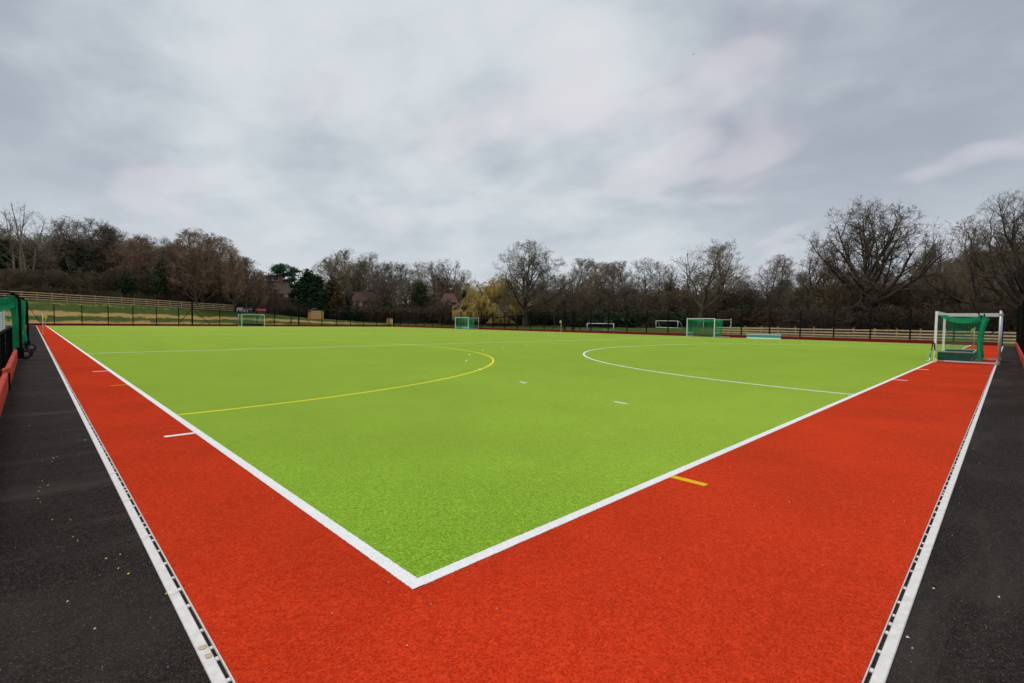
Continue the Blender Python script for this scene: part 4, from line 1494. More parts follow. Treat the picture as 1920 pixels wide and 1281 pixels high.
# conifers
def make_cone(kind, seed, H, rad, prof, n, size, leaf, tr=0.25, droop=0.3):
    rng = np.random.default_rng(seed)
    T0 = start(rng, [(0, 0, -0.3)], [(0, 0, 1)], [H * 0.93], 8, [tr], [0.03], 0.02)
    nb = 220
    h = rng.uniform(0.05, 1.0, nb)
    az = rng.random(nb) * 2 * PI
    rr_ = rad * np.array([prof(x) for x in h]) * rng.uniform(0.72, 1.08, nb)
    d = np.stack([np.cos(az), np.sin(az), np.full(nb, 0.35)], 1)
    base = np.stack([np.zeros(nb), np.zeros(nb), h * H * 0.90], 1)
    B = start(rng, base, d, np.maximum(0.15, rr_), 4, np.full(nb, 0.04), np.full(nb, 0.012), 0.10, -0.02)
    V, Q = build([T0, B], [7, 3])
    tm = np_mesh('trunk', V, Q, np.zeros((0, 3), int), [M['bark_dark']])
    w = rr_ ** 1.6 + 0.02
    pick = rng.choice(nb, n, p=w / w.sum())
    t = rng.uniform(0.25, 1.0, n) ** 0.6
    q = t * 4 - 1e-4
    i0 = q.astype(int)
    fr = (q - i0)[:, None]
    C = B[0][pick, i0] * (1 - fr) + B[0][pick, i0 + 1] * fr
    C = C + rng.normal(size=(n, 3)) * np.array([0.26, 0.26, 0.28]) * (rad / 2.2)
    lv, lt = leaf_tris(rng, C, size)
    cm = np_mesh('crown', lv, np.zeros((0, 4), int), lt, [leaf])
    reg(kind, lv[:, 2].max(), [('trunk', tm), ('crown', cm)])

make_cone('cypress', 141, 11, 2.5, lambda x: (1 - x) ** 0.55 * min(1, 0.55 + x * 2.5), 15000, 0.42, M['leaf_cypress'])
make_cone('cypress', 142, 11, 2.2, lambda x: (1 - x) ** 0.7 * min(1, 0.6 + x * 2.5), 13000, 0.42, M['leaf_cypress'])
make_cone('brown_conifer', 143, 10, 2.4, lambda x: (1 - x) ** 0.8 * min(1, 0.5 + x * 2), 9000, 0.42, M['leaf_brown'])
make_cone('yew', 144, 9, 4.6, lambda x: (1 - x ** 1.6) ** 0.6 * min(1, 0.7 + x), 17000, 0.55, M['leaf_dark'])
make_cone('holly', 145, 5, 2.4, lambda x: (1 - x ** 1.8) ** 0.6 * min(1, 0.75 + x), 9000, 0.34, M['leaf_dark'])
make_cone('low_evergreen', 146, 2.6, 2.3, lambda x: (1 - x ** 2) ** 0.6, 5000, 0.28, M['leaf_dark'], tr=0.08)

# layered pine
rng = np.random.default_rng(151)
T0 = start(rng, [(0, 0, -0.3)], [(0.05, 0, 1)], [13.5], 8, [0.34], [0.10], 0.05)
L1 = grow(rng, *T0, 16, 0.40, 1.0, lambda f: 85 - 35 * f, 8, lambda f: 0.34 * (1.15 - 0.55 * f), 0, 6, 0.12, 0.05, rr=0.5, rtip=0.3)
L2 = grow(rng, *L1, 6, 0.35, 1.0, 45, 10, 0.45, 0.3, 4, 0.12, 0.06, rr=0.5, rtip=0.4)
V, Q = build([T0, L1, L2], [8, 5, 4])
tm = np_mesh('trunk', V, Q, np.zeros((0, 3), int), [M['bark_dark']])
ends = np.concatenate([L2[0][:, 2:].reshape(-1, 3), L1[0][:, 5:].reshape(-1, 3)])
n = 13000
C = ends[rng.integers(0, len(ends), n)] + rng.normal(size=(n, 3)) * np.array([0.62, 0.62, 0.20]) + np.array([0, 0, 0.12])
lv, lt = leaf_tris(rng, C, 0.36)
cm = np_mesh('crown', lv, np.zeros((0, 4), int), lt, [M['leaf_pine']])
reg('pine', lv[:, 2].max(), [('trunk', tm), ('crown', cm)])

CAT = {'thicket': 'bush', 'hedge_bush': 'bush', 'holly': 'bush', 'low_evergreen': 'bush'}
NAME = {'oak': 'oak_tree', 'great_oak': 'oak_tree', 'wide_oak': 'oak_tree', 'spreading_tree': 'spreading_tree', 'willow': 'willow_tree', 'cypress': 'cypress_tree', 'pine': 'pine_tree',
        'yew': 'evergreen_tree', 'holly': 'holly_bush', 'low_evergreen': 'evergreen_bush', 'thicket': 'thicket_bush', 'brown_conifer': 'conifer_tree', 'ivy_tree': 'ivy_clad_tree', 'round_tree': 'round_crowned_tree'}

def plant(kind, x, y, height, wfac, rot, label, group=None, variant=0):
    vs = KIND[kind]
    H, parts = vs[variant % len(vs)]
    s = height / H
    t = thing(NAME.get(kind, kind), label, CAT.get(kind, 'tree'), (x, y, float(ground_z(x, y)) - 0.02), rot, group)
    t.scale = (s * wfac, s * wfac, s)
    for nm, me in parts:
        c = bpy.data.objects.new(nm, me)
        COL.objects.link(c)
        c.parent = t
    return t

W = ['trees on the bank behind the far end', 'bare trees along the skyline of the wood', 'tall bare tree deep in the wood on the bank behind the left timber fence', 'tall trees on the bank behind the left timber fence', 'ivy-darkened tree deep in the wood on the bank behind the left timber fence', 'ivy-darkened trees on the bank behind the left timber fence', 'reddish twiggy tree deep in the wood on the bank behind the left timber fence', 'twiggy trees on the bank behind the left timber fence', 'tall bare tree deep in the wood rising behind the houses and hedge', 'tall trees rising behind the houses and hedge', 'reddish twiggy tree deep in the wood rising behind the houses and hedge', 'twiggy trees rising behind the houses and hedge', 'ivy-darkened tree deep in the wood rising behind the houses and hedge', 'ivy-darkened trees rising behind the houses and hedge', 'ivy-darkened tree deep in the wood beyond the far side fence near the middle', 'ivy-darkened trees beyond the far side fence near the middle', 'tall bare tree deep in the wood beyond the far side fence near the middle', 'tall trees beyond the far side fence near the middle', 'spreading bare oak deep in the wood beyond the far side fence near the middle', 'spreading oaks beyond the far side fence near the middle', 'slender bare tree deep in the wood beyond the far side fence near the middle', 'slender trees beyond the far side fence near the middle', 'slender bare tree deep in the wood behind the wide goal and the teal board', 'slender trees behind the wide goal and the teal board', 'spreading bare oak deep in the wood behind the wide goal and the teal board', 'spreading oaks behind the wide goal and the teal board', 'tall bare tree deep in the wood behind the wide goal and the teal board', 'tall trees behind the wide goal and the teal board', 'ivy-darkened tree deep in the wood behind the wide goal and the teal board', 'ivy-darkened trees behind the wide goal and the teal board', 'slender bare tree deep in the wood behind the right-hand timber fence', 'slender trees behind the right-hand timber fence', 'ivy-darkened tree deep in the wood behind the right-hand timber fence', 'ivy-darkened trees behind the right-hand timber fence', 'spreading bare oak deep in the wood behind the right-hand timber fence', 'spreading oaks behind the right-hand timber fence', 'tall bare tree deep in the wood behind the right-hand timber fence', 'tall trees behind the right-hand timber fence', 'grey-stemmed slender tree at the wood edge beyond the far side fence near the middle', 'grey-stemmed trees beyond the far side fence near the middle', 'grey-stemmed slender tree at the wood edge behind the wide goal and the teal board', 'grey-stemmed trees behind the wide goal and the teal board', 'grey-stemmed slender tree at the wood edge behind the right-hand timber fence', 'grey-stemmed trees behind the right-hand timber fence', 'leafless thicket in the dark undergrowth on the bank behind the left timber fence', 'thickets on the bank behind the left timber fence', 'leafless thicket in the dark undergrowth behind the brown hedge in the middle distance', 'thickets behind the brown hedge in the middle distance', 'leafless thicket in the dark undergrowth beyond the far side fence near the middle', 'thickets beyond the far side fence near the middle', 'leafless thicket in the dark undergrowth behind the wide goal and the teal board', 'thickets behind the wide goal and the teal board', 'leafless thicket in the dark undergrowth behind the right-hand timber fence', 'thickets behind the right-hand timber fence', 'low dark evergreen bush on the bank behind the left timber fence', 'evergreen bushes on the bank behind the left timber fence', 'low brown twiggy bush on the bank behind the left timber fence', 'twiggy bushes on the bank behind the left timber fence', 'low brown twiggy bush behind the brown hedge in the middle distance', 'twiggy bushes behind the brown hedge in the middle distance', 'low dark evergreen bush behind the brown hedge in the middle distance', 'evergreen bushes behind the brown hedge in the middle distance', 'low brown twiggy bush beyond the far side fence near the middle', 'twiggy bushes beyond the far side fence near the middle', 'low dark evergreen bush beyond the far side fence near the middle', 'evergreen bushes beyond the far side fence near the middle', 'low brown twiggy bush behind the wide goal and the teal board', 'twiggy bushes behind the wide goal and the teal board', 'low brown twiggy bush behind the right-hand timber fence', 'twiggy bushes behind the right-hand timber fence']
TREES = [
    ('stemmed_tree', -2.42, 125.05, 16.02, 1.0, 2.98, 'slender pale-stemmed bare tree with several trunks at the far left', None, 5),
    ('yew', -5.79, 142.4, 11.59, 1.1, 3.32, 'tall dark evergreen tree cut by the left edge of the picture', None, 2),
    ('yew', -1.09, 154.62, 7.05, 0.8, 0.9, 'dark evergreen tree behind the slender pale-stemmed tree', None, 0),
    ('round_tree', 4.81, 129.17, 15.87, 1.15, 6.26, 'broad round-crowned bare tree with ivy low in its crown at the left', None, 3),
    ('holly', 1.52, 128.2, 5.25, 1.0, 1.72, 'dark green holly bush below the left side of the round-crowned tree', None, 3),
    ('twiggy_tree', 10.05, 132.45, 15.07, 1.0, 4.34, 'reddish twiggy tree just right of the round-crowned tree', W[0], 4),
    ('twiggy_tree', 12.4, 124.52, 12.9, 1.0, 1.43, 'second reddish twiggy tree right of the round-crowned tree', W[0], 0),
    ('twiggy_tree', 16.03, 132.18, 14.25, 1.0, 4.15, 'twiggy bare tree between the reddish pair and the ivy-clad trunk', W[0], 1),
    ('ivy_tree', 16.85, 117.34, 13.61, 0.9, 6.14, 'bare tree with its trunk wrapped in dark ivy on the bank', None, 0),
    ('holly', 11.86, 118.03, 5.96, 0.8, 2.31, 'dark evergreen bush at the foot of the reddish twiggy pair', None, 2),
    ('twiggy_tree', 20.18, 116.87, 13.49, 0.95, 5.69, 'twiggy bare tree just right of the ivy-wrapped trunk on the bank', W[0], 0),
    ('twiggy_tree', 22.89, 112.81, 15.26, 1.1, 3.62, 'tallest reddish twiggy tree at the right of the left-hand wood', W[0], 1),
    ('twiggy_tree', 27.03, 115.75, 15.25, 1.0, 0.47, 'reddish twiggy tree next right of the tallest one on the bank', W[0], 5),
    ('twiggy_tree', 28.11, 109.08, 13.07, 0.9, 5.14, 'twiggy tree stepping down towards the brown house roof', W[0], 5),
    ('twiggy_tree', 31.24, 111.62, 11.53, 0.85, 2.54, 'second last twiggy tree before the brown house roof', W[0], 0),
    ('twiggy_tree', 34.34, 114.18, 9.31, 0.8, 0.12, 'last and lowest twiggy tree beside the brown house roof', W[0], 0),
    ('slender_tree', 45.28, 141.32, 9.08, 0.7, 5.15, 'thin sparse bare tree standing in front of the brown house roof', None, 5),
    ('pine', 58.91, 165.82, 15.77, 1.15, 3.2, 'layered dark green pine above the house chimney', None, 0),
    ('cypress', 48.44, 128.4, 9.13, 1.5, 6.21, 'lighter green cypress on the left of the tall dark one', None, 1),
    ('cypress', 47.9, 120.51, 11.93, 1.35, 2.66, 'tallest dark green cypress beside the brown house', None, 0),
    ('cypress', 47.93, 114.86, 10.6, 1.3, 2.79, 'dark cypress overlapping the right side of the tallest one', None, 1),
    ('brown_conifer', 52.26, 116.22, 10.63, 1.4, 4.15, 'brown-green conifer right of the dark cypresses', None, 1),
    ('ivy_tree', 58.62, 121.2, 9.89, 0.8, 3.39, 'short ivy-covered tree standing left of the brick house with white windows', None, 1),
    ('olive_tree', 77.47, 170.03, 17.77, 1.2, 5.54, 'olive-brown rounded tree behind the ivy-covered tree', None, 0),
    ('olive_tree', 87.96, 170.95, 18.1, 1.2, 3.51, 'olive-brown rounded tree above the brick house with white windows', None, 1),
    ('tall_tree', 82.79, 181.65, 20.83, 1.0, 6.13, 'bare tree rising on the left over the olive-brown crowns', W[1], 0),
    ('tall_tree', 87.52, 177.0, 22.72, 1.05, 3.49, 'highest bare tree rising over the olive-brown crowns', W[1], 4),
    ('tall_tree', 92.55, 172.06, 21.73, 1.0, 5.12, 'bare tree rising on the right over the olive-brown crowns', W[1], 3),
    ('twiggy_tree', 42.92, 128.2, 6.28, 0.8, 3.81, 'small twiggy tree in front of the two brown roofs', None, 5),
    ('thicket', 41.77, 134.95, 3.89, 1.3, 3.74, 'twiggy thicket in front of the long brown tiled house', None, 3),
    ('thicket', 43.05, 130.89, 3.63, 1.3, 3.83, 'twiggy thicket below the gap between the two brown roofs', None, 4),
    ('thicket', 44.01, 121.52, 4.61, 0.9, 0.19, 'twiggy thicket hugging the left side of the dark cypresses', None, 5),
    ('thicket', 45.55, 131.24, 4.44, 1.0, 0.52, 'twiggy thicket covering the wall below the chimney', None, 1),
    ('thicket', 64.54, 129.41, 5.17, 0.7, 6.13, 'twiggy thicket before the left window of the brick house', None, 5),
    ('thicket', 68.68, 125.34, 6.2, 0.9, 1.64, 'twiggy thicket overlapping the right end of the brick house', None, 2),
    ('thicket', 73.42, 99.64, 6.54, 0.9, 5.44, 'twiggy thicket overlapping the left end of the pinkish roofed house', None, 3),
    ('thicket', 74.75, 96.93, 5.19, 0.8, 4.23, 'twiggy thicket covering the wall of the pinkish roofed house', None, 0),
    ('holly', 64.86, 112.26, 5.95, 1.0, 1.58, 'dark rounded evergreen bush right of the brick house', None, 2),
    ('tall_tree', 82.81, 139.53, 17.22, 1.1, 2.28, 'brown bare tree above the small timber hut', W[1], 4),
    ('tall_tree', 81.04, 127.23, 16.24, 1.1, 3.6, 'brown bare tree next right of the one above the small timber hut', W[1], 4),
    ('tall_tree', 86.32, 152.92, 17.12, 1.4, 1.13, 'brown bare tree filling the gap right of the olive-brown crowns', W[1], 3),
    ('slender_tree', 66.03, 106.9, 11.55, 0.8, 5.17, 'thin pale bare tree in front of the wood near the small timber hut', None, 3),
    ('ivy_tree', 83.49, 124.82, 17.02, 1.1, 0.21, 'ivy-darkened tree between the two brick houses', None, 0),
    ('wide_oak', 102.9, 136.62, 18.89, 1.0, 0.16, 'round bare oak above the pinkish roofed house', None, 5),
    ('tall_tree', 95.32, 134.25, 17.79, 1.1, 2.68, 'bare tree left of the round oak above the pinkish roof', W[1], 3),
    ('slender_tree', 93.52, 114.97, 14.91, 1.0, 1.28, 'thin bare tree left of the golden willow', None, 4),
    ('cypress', 93.29, 115.19, 9.99, 0.6, 0.64, 'narrow dark cypress by the pinkish roofed house', None, 1),
    ('willow', 78.91, 87.22, 11.31, 1.35, 3.45, 'golden weeping willow beside the big central oak', None, 1),
    ('oak', 77.86, 74.22, 18.62, 1.05, 1.1, 'large bare oak standing alone on the grass near the centre', None, 0),
    ('tall_tree', 98.9, 78.8, 16.88, 1.05, 0.49, 'bare tree just right of the large central oak', W[1], 2),
    ('tall_tree', 111.8, 82.97, 17.06, 1.0, 0.23, 'second bare tree right of the large central oak', W[1], 2),
    ('slender_tree', 106.54, 74.1, 16.05, 1.1, 3.13, 'slender high-crowned tree left above the small football goal', W[1], 4),
    ('tall_tree', 117.46, 77.41, 16.09, 1.0, 4.0, 'bare tree above the small football goal', W[1], 0),
    ('tall_tree', 113.74, 69.83, 16.77, 1.0, 3.23, 'bare tree right above the small football goal', W[1], 2),
    ('slender_tree', 112.74, 65.2, 16.76, 1.1, 1.31, 'high-crowned slender tree left of the goal with the ground bar', W[1], 2),
    ('slender_tree', 115.43, 62.56, 16.04, 1.1, 2.86, 'high-crowned slender tree above the goal with the ground bar', W[1], 5),
    ('ivy_tree', 119.48, 61.39, 15.08, 0.9, 6.02, 'ivy-darkened slender tree left of the pale spreading tree', None, 1),
    ('spreading_tree', 92.18, 40.5, 17.29, 1.05, 0.6, 'long-limbed spreading bare tree above the wide far goal', None, 0),
    ('tall_tree', 112.66, 42.82, 18.24, 1.2, 3.02, 'bare tree overlapping the right limbs of the spreading tree', W[1], 1),
    ('slender_tree', 118.93, 36.66, 15.01, 1.3, 2.92, 'left one of the two flat-topped slender trees above the teal board', None, 0),
    ('slender_tree', 118.32, 34.45, 15.63, 1.3, 3.45, 'right one of the two flat-topped slender trees above the teal board', None, 1),
    ('wide_oak', 110.59, 25.21, 15.19, 0.95, 2.0, 'dense brown bare oak left behind the great oak', None, 1),
    ('great_oak', 97.78, 15.34, 21.15, 0.98, 0.9, 'great bare oak towering over the wood at the right', None, 0),
    ('tall_tree', 121.05, 10.72, 14.7, 1.1, 1.19, 'bare tree between the great oak and the right-hand goal', W[1], 5),
    ('tall_tree', 120.48, 7.07, 16.12, 1.0, 1.38, 'bare tree above the left post of the right-hand goal', W[1], 4),
    ('wide_oak', 108.49, 2.01, 17.81, 0.85, 4.0, 'bare oak with many rising limbs above the right-hand goal', None, 0),
    ('great_oak', 94.38, -3.77, 18.45, 0.8, 3.0, 'dark bare oak cut off by the right edge', None, 2),
    ('holly', 104.02, 62.55, 6.38, 1.3, 5.75, 'dark evergreen bush in the wood behind the small football goal', None, 2),
    ('holly', 107.33, 38.24, 5.16, 1.2, 1.13, 'dark evergreen bush below the flat-topped slender trees', None, 0),
    ('holly', 100.27, 69.03, 4.89, 1.2, 3.15, 'low dark evergreen bush behind the middle of the far side fence', None, 1),
    ('yew', 113.7, 95.13, 7.31, 0.8, 3.89, 'dark evergreen mass right behind the large central oak', None, 2),
    ('tall_tree', -36.95, 203.99, 11.32, 1.402786310873634, 4.2, W[2], W[3], 2),
    ('tall_tree', -36.26, 195.63, 12.22, 1.2458990383952986, 2.22, W[2], W[3], 5),
    ('tall_tree', -37.14, 215.15, 13.57, 1.296753555158286, 0.29, W[2], W[3], 2),
    ('ivy_tree', -35.07, 202.47, 12.21, 1.1356278024137247, 1.79, W[4], W[5], 2),
    ('tall_tree', -32.57, 185.66, 13.21, 1.404574809270594, 2.64, W[2], W[3], 1),
    ('tall_tree', -34.72, 200.91, 12.63, 1.2998954675161856, 5.78, W[2], W[3], 2),
    ('tall_tree', -30.89, 195.63, 14.33, 1.2118921243823553, 1.25, W[2], W[3], 4),
    ('ivy_tree', -31.72, 195.07, 12.69, 1.0568448057437152, 4.46, W[4], W[5], 0),
    ('ivy_tree', -30.91, 209.12, 13.82, 1.3656464663953962, 2.38, W[4], W[5], 0),
    ('twiggy_tree', -27.92, 186.29, 11.57, 1.3256450137095928, 3.4, W[6], W[7], 4),
    ('tall_tree', -26.29, 185.33, 12.45, 1.2076628076454494, 1.54, W[2], W[3], 3),
    ('twiggy_tree', -26.36, 181.77, 13.88, 1.0862149945518886, 1.96, W[6], W[7], 5),
    ('ivy_tree', -27.31, 199.43, 14.29, 1.0618961161647948, 3.06, W[4], W[5], 3),
    ('tall_tree', -24.0, 178.72, 13.44, 1.1453378465303379, 2.06, W[2], W[3], 1),
    ('twiggy_tree', -24.41, 187.65, 12.42, 1.3253903521074488, 1.86, W[6], W[7], 4),
    ('twiggy_tree', -22.53, 189.75, 15.01, 1.2358520579005887, 3.81, W[6], W[7], 5),
    ('tall_tree', -22.08, 188.15, 12.84, 1.1410019588695135, 3.38, W[2], W[3], 3),
    ('tall_tree', -21.3, 186.82, 12.43, 1.2715526717019459, 4.28, W[2], W[3], 2),
    ('ivy_tree', -17.4, 171.12, 12.1, 1.3030137369251165, 1.07, W[4], W[5], 3),
    ('twiggy_tree', -20.33, 188.8, 14.13, 1.221635865579867, 2.29, W[6], W[7], 3),
    ('ivy_tree', -16.46, 186.53, 13.16, 1.3657693561828805, 3.81, W[4], W[5], 1),
    ('tall_tree', -18.76, 189.98, 13.29, 1.2013676149023274, 2.66, W[2], W[3], 5),
    ('ivy_tree', -15.7, 180.4, 13.89, 1.4259558451162326, 5.12, W[4], W[5], 1),
    ('twiggy_tree', -15.45, 174.49, 14.73, 1.1571640954099627, 5.57, W[6], W[7], 5),
    ('twiggy_tree', -12.78, 189.15, 12.88, 1.4160143831536027, 4.84, W[6], W[7], 2),
    ('tall_tree', -11.8, 171.07, 13.37, 1.0670279980091917, 5.09, W[2], W[3], 1),
    ('twiggy_tree', -12.38, 185.81, 12.92, 1.4426130657913108, 4.86, W[6], W[7], 4),
    ('tall_tree', -10.3, 180.71, 14.58, 1.249294774342317, 1.26, W[2], W[3], 0),
    ('ivy_tree', -9.14, 180.82, 14.19, 1.3042197027606206, 2.93, W[4], W[5], 5),
    ('tall_tree', -8.51, 185.85, 16.11, 1.3879725077107794, 0.13, W[2], W[3], 1),
    ('tall_tree', -7.28, 184.72, 12.97, 1.3229805701857273, 2.68, W[2], W[3], 3),
    ('tall_tree', -5.62, 169.6, 12.64, 1.101723993862913, 0.39, W[2], W[3], 0),
    ('tall_tree', -5.24, 181.31, 12.88, 1.0623946193253222, 4.31, W[2], W[3], 4),
    ('tall_tree', -4.78, 185.35, 14.23, 1.2848286000673517, 5.05, W[2], W[3], 5),
    ('ivy_tree', -3.63, 178.36, 13.67, 1.3821748087284849, 5.02, W[4], W[5], 3),
    ('tall_tree', -3.9, 174.42, 12.38, 1.3560908725427483, 5.86, W[2], W[3], 2),
    ('ivy_tree', -1.62, 158.57, 12.8, 1.3176410027677568, 0.08, W[4], W[5], 1),
    ('twiggy_tree', -1.68, 167.43, 12.55, 1.3529193947247466, 2.13, W[6], W[7], 3),
    ('ivy_tree', 2.34, 176.0, 14.63, 1.4057694960368763, 3.99, W[4], W[5], 4),
    ('ivy_tree', 0.93, 159.1, 13.86, 1.2757649485076543, 5.27, W[4], W[5], 5),
    ('twiggy_tree', 4.95, 169.6, 14.26, 1.4463262918661106, 0.75, W[6], W[7], 4),
    ('tall_tree', 3.56, 154.9, 13.98, 1.2984214799916176, 1.73, W[2], W[3], 2),
    ('twiggy_tree', 4.92, 158.67, 11.76, 1.2893180831072284, 0.45, W[6], W[7], 4),
    ('twiggy_tree', 4.99, 154.4, 12.54, 1.2963981489834069, 5.39, W[6], W[7], 1),
    ('ivy_tree', 6.9, 156.1, 14.4, 1.181438889049119, 3.37, W[4], W[5], 5),
    ('tall_tree', 8.29, 169.69, 12.68, 1.445819965275134, 4.23, W[2], W[3], 1),
    ('tall_tree', 10.0, 150.13, 11.6, 1.1432854479184975, 1.23, W[2], W[3], 5),
    ('tall_tree', 8.27, 151.37, 12.78, 1.4336277702752125, 2.88, W[2], W[3], 3),
    ('twiggy_tree', 11.48, 155.32, 13.64, 1.4112012259706734, 1.23, W[6], W[7], 4),
    ('tall_tree', 12.41, 161.74, 12.75, 1.3362624067550528, 5.33, W[2], W[3], 2),
    ('tall_tree', 13.07, 149.3, 14.0, 1.3178892516788143, 1.83, W[2], W[3], 5),
    ('tall_tree', 16.27, 162.89, 12.91, 1.2581290347005478, 3.62, W[2], W[3], 1),
    ('tall_tree', 15.14, 150.28, 13.98, 1.2312117967512215, 3.34, W[2], W[3], 1),
    ('tall_tree', 14.09, 143.12, 12.8, 1.246111116729578, 3.78, W[2], W[3], 1),
    ('tall_tree', 16.34, 143.89, 11.36, 1.422718763222953, 3.32, W[2], W[3], 2),
    ('tall_tree', 17.62, 139.76, 11.68, 1.2706639054665259, 4.97, W[2], W[3], 2),
    ('ivy_tree', 19.11, 150.1, 14.34, 1.2969466254704873, 1.16, W[4], W[5], 4),
    ('ivy_tree', 21.63, 150.37, 13.9, 1.44642952827826, 2.41, W[4], W[5], 3),
    ('tall_tree', 21.35, 147.9, 13.25, 1.3654437805483013, 6.1, W[2], W[3], 4),
    ('tall_tree', 20.12, 134.0, 12.71, 1.4101573441663982, 0.15, W[2], W[3], 0),
    ('twiggy_tree', 24.96, 146.48, 14.15, 1.2129499145742637, 5.02, W[6], W[7], 5),
    ('tall_tree', 22.33, 133.87, 11.37, 1.3100703655540684, 2.28, W[2], W[3], 2),
    ('tall_tree', 26.75, 145.62, 14.32, 1.3730907712599991, 0.4, W[2], W[3], 1),
    ('tall_tree', 27.54, 153.6, 14.73, 1.2693136090833563, 5.64, W[2], W[3], 2),
    ('ivy_tree', 28.4, 131.91, 13.43, 1.1078258612230583, 2.88, W[4], W[5], 3),
    ('twiggy_tree', 30.34, 144.83, 11.99, 1.1641648156416347, 4.74, W[6], W[7], 3),
    ('tall_tree', 32.18, 148.71, 13.55, 1.1670303377330646, 3.85, W[2], W[3], 2),
    ('tall_tree', 29.49, 133.69, 12.65, 1.3987861500078378, 3.91, W[2], W[3], 4),
    ('tall_tree', 32.63, 129.86, 12.24, 1.4248013759816849, 0.36, W[2], W[3], 2),
    ('tall_tree', 32.28, 137.13, 10.97, 1.0849570034732896, 6.02, W[2], W[3], 4),
    ('twiggy_tree', 33.54, 132.67, 10.28, 1.3617074520737857, 2.75, W[6], W[7], 2),
    ('twiggy_tree', 31.69, 123.85, 10.79, 1.2420074400348557, 1.28, W[6], W[7], 1),
    ('ivy_tree', 39.28, 138.13, 9.33, 1.3731393871672466, 1.03, W[4], W[5], 1),
    ('ivy_tree', 37.15, 130.17, 8.15, 1.4439423596592156, 5.31, W[4], W[5], 5),
    ('tall_tree', 39.19, 134.19, 8.29, 1.2290602594189861, 0.97, W[2], W[3], 1),
    ('twiggy_tree', 37.46, 122.72, 5.89, 1.1812096639564709, 6.2, W[6], W[7], 5),
    ('tall_tree', 71.1, 190.62, 6.94, 1.342177974736138, 3.04, W[8], W[9], 1),
    ('tall_tree', 74.68, 188.6, 8.65, 1.4214296012454355, 6.09, W[8], W[9], 1),
    ('tall_tree', 73.32, 181.24, 6.67, 1.3938615638935739, 1.64, W[8], W[9], 0),
    ('tall_tree', 74.92, 181.24, 6.74, 1.317856019823593, 2.68, W[8], W[9], 0),
    ('tall_tree', 74.74, 180.04, 5.41, 1.3573292251303362, 3.5, W[8], W[9], 5),
    ('tall_tree', 82.08, 191.83, 11.47, 1.2632073227783673, 2.53, W[8], W[9], 4),
    ('tall_tree', 75.69, 175.1, 5.62, 1.2542347257604862, 4.98, W[8], W[9], 0),
    ('tall_tree', 88.72, 185.73, 10.62, 1.4410990803245296, 0.07, W[8], W[9], 0),
    ('twiggy_tree', 75.6, 166.69, 9.73, 1.3384733002126419, 0.75, W[10], W[11], 5),
    ('tall_tree', 98.2, 197.33, 13.11, 1.4439391427732637, 2.55, W[8], W[9], 2),
    ('tall_tree', 93.15, 182.97, 11.31, 1.1803209092779334, 5.89, W[8], W[9], 3),
    ('tall_tree', 95.53, 183.17, 14.49, 1.225272315540119, 3.13, W[8], W[9], 4),
    ('ivy_tree', 103.19, 192.66, 8.41, 1.2046562155840876, 0.42, W[12], W[13], 1),
    ('ivy_tree', 98.41, 177.26, 14.01, 1.34104194711487, 0.3, W[12], W[13], 1),
    ('twiggy_tree', 102.69, 188.64, 7.22, 1.418705082343269, 5.05, W[10], W[11], 3),
    ('ivy_tree', 94.12, 166.04, 15.35, 1.2349066206092372, 2.23, W[12], W[13], 2),
    ('twiggy_tree', 84.08, 146.31, 10.64, 1.1565181380360314, 0.37, W[10], W[11], 1),
    ('tall_tree', 100.55, 167.47, 11.99, 1.345373892364094, 1.42, W[8], W[9], 0),
    ('tall_tree', 100.17, 168.56, 13.37, 1.1975972877006535, 5.38, W[8], W[9], 2),
    ('tall_tree', 107.43, 169.88, 16.18, 1.3881775232582563, 5.79, W[8], W[9], 4),
    ('tall_tree', 98.61, 154.49, 10.59, 1.3380321428098392, 2.12, W[8], W[9], 0),
    ('ivy_tree', 94.6, 142.36, 12.61, 1.4171728314817065, 0.18, W[12], W[13], 0),
    ('twiggy_tree', 105.56, 160.25, 10.43, 1.4305732736326897, 1.04, W[10], W[11], 3),
    ('twiggy_tree', 113.89, 158.42, 13.08, 1.066286213655972, 6.17, W[10], W[11], 5),
    ('ivy_tree', 112.15, 161.34, 9.76, 1.435501099890888, 4.89, W[12], W[13], 4),
    ('ivy_tree', 129.01, 174.21, 15.33, 1.268996252048359, 2.54, W[12], W[13], 5),
    ('ivy_tree', 127.51, 173.43, 13.66, 1.3380296140116053, 1.47, W[12], W[13], 3),
    ('tall_tree', 124.61, 160.41, 13.78, 1.3812797266834915, 0.14, W[8], W[9], 3),
    ('ivy_tree', 134.14, 169.7, 9.14, 1.3286990505795955, 4.16, W[12], W[13], 1),
    ('twiggy_tree', 118.0, 145.49, 11.52, 1.2700139030710218, 2.0, W[10], W[11], 1),
    ('tall_tree', 105.15, 123.68, 7.13, 1.2657128903372301, 5.49, W[8], W[9], 1),
    ('ivy_tree', 88.19, 99.51, 9.9, 1.230919374036877, 3.94, W[14], W[15], 3),
    ('tall_tree', 82.16, 94.76, 8.53, 1.3056837548666083, 4.43, W[16], W[17], 0),
    ('tall_tree', 97.45, 106.41, 8.44, 1.2630770292743958, 5.76, W[16], W[17], 0),
    ('ivy_tree', 87.21, 93.02, 5.22, 1.4274154306347129, 3.85, W[14], W[15], 3),
    ('tall_tree', 93.16, 99.86, 7.39, 1.0917730995101498, 4.2, W[16], W[17], 5),
    ('tall_tree', 95.48, 99.16, 4.24, 1.1331850359441475, 1.54, W[16], W[17], 1),
    ('ivy_tree', 99.94, 101.0, 8.4, 1.4395345624002482, 1.21, W[14], W[15], 1),
    ('tall_tree', 102.74, 101.18, 5.06, 1.1087422920258456, 4.97, W[16], W[17], 3),
    ('tall_tree', 103.39, 98.52, 10.12, 1.2486129570301565, 4.2, W[16], W[17], 0),
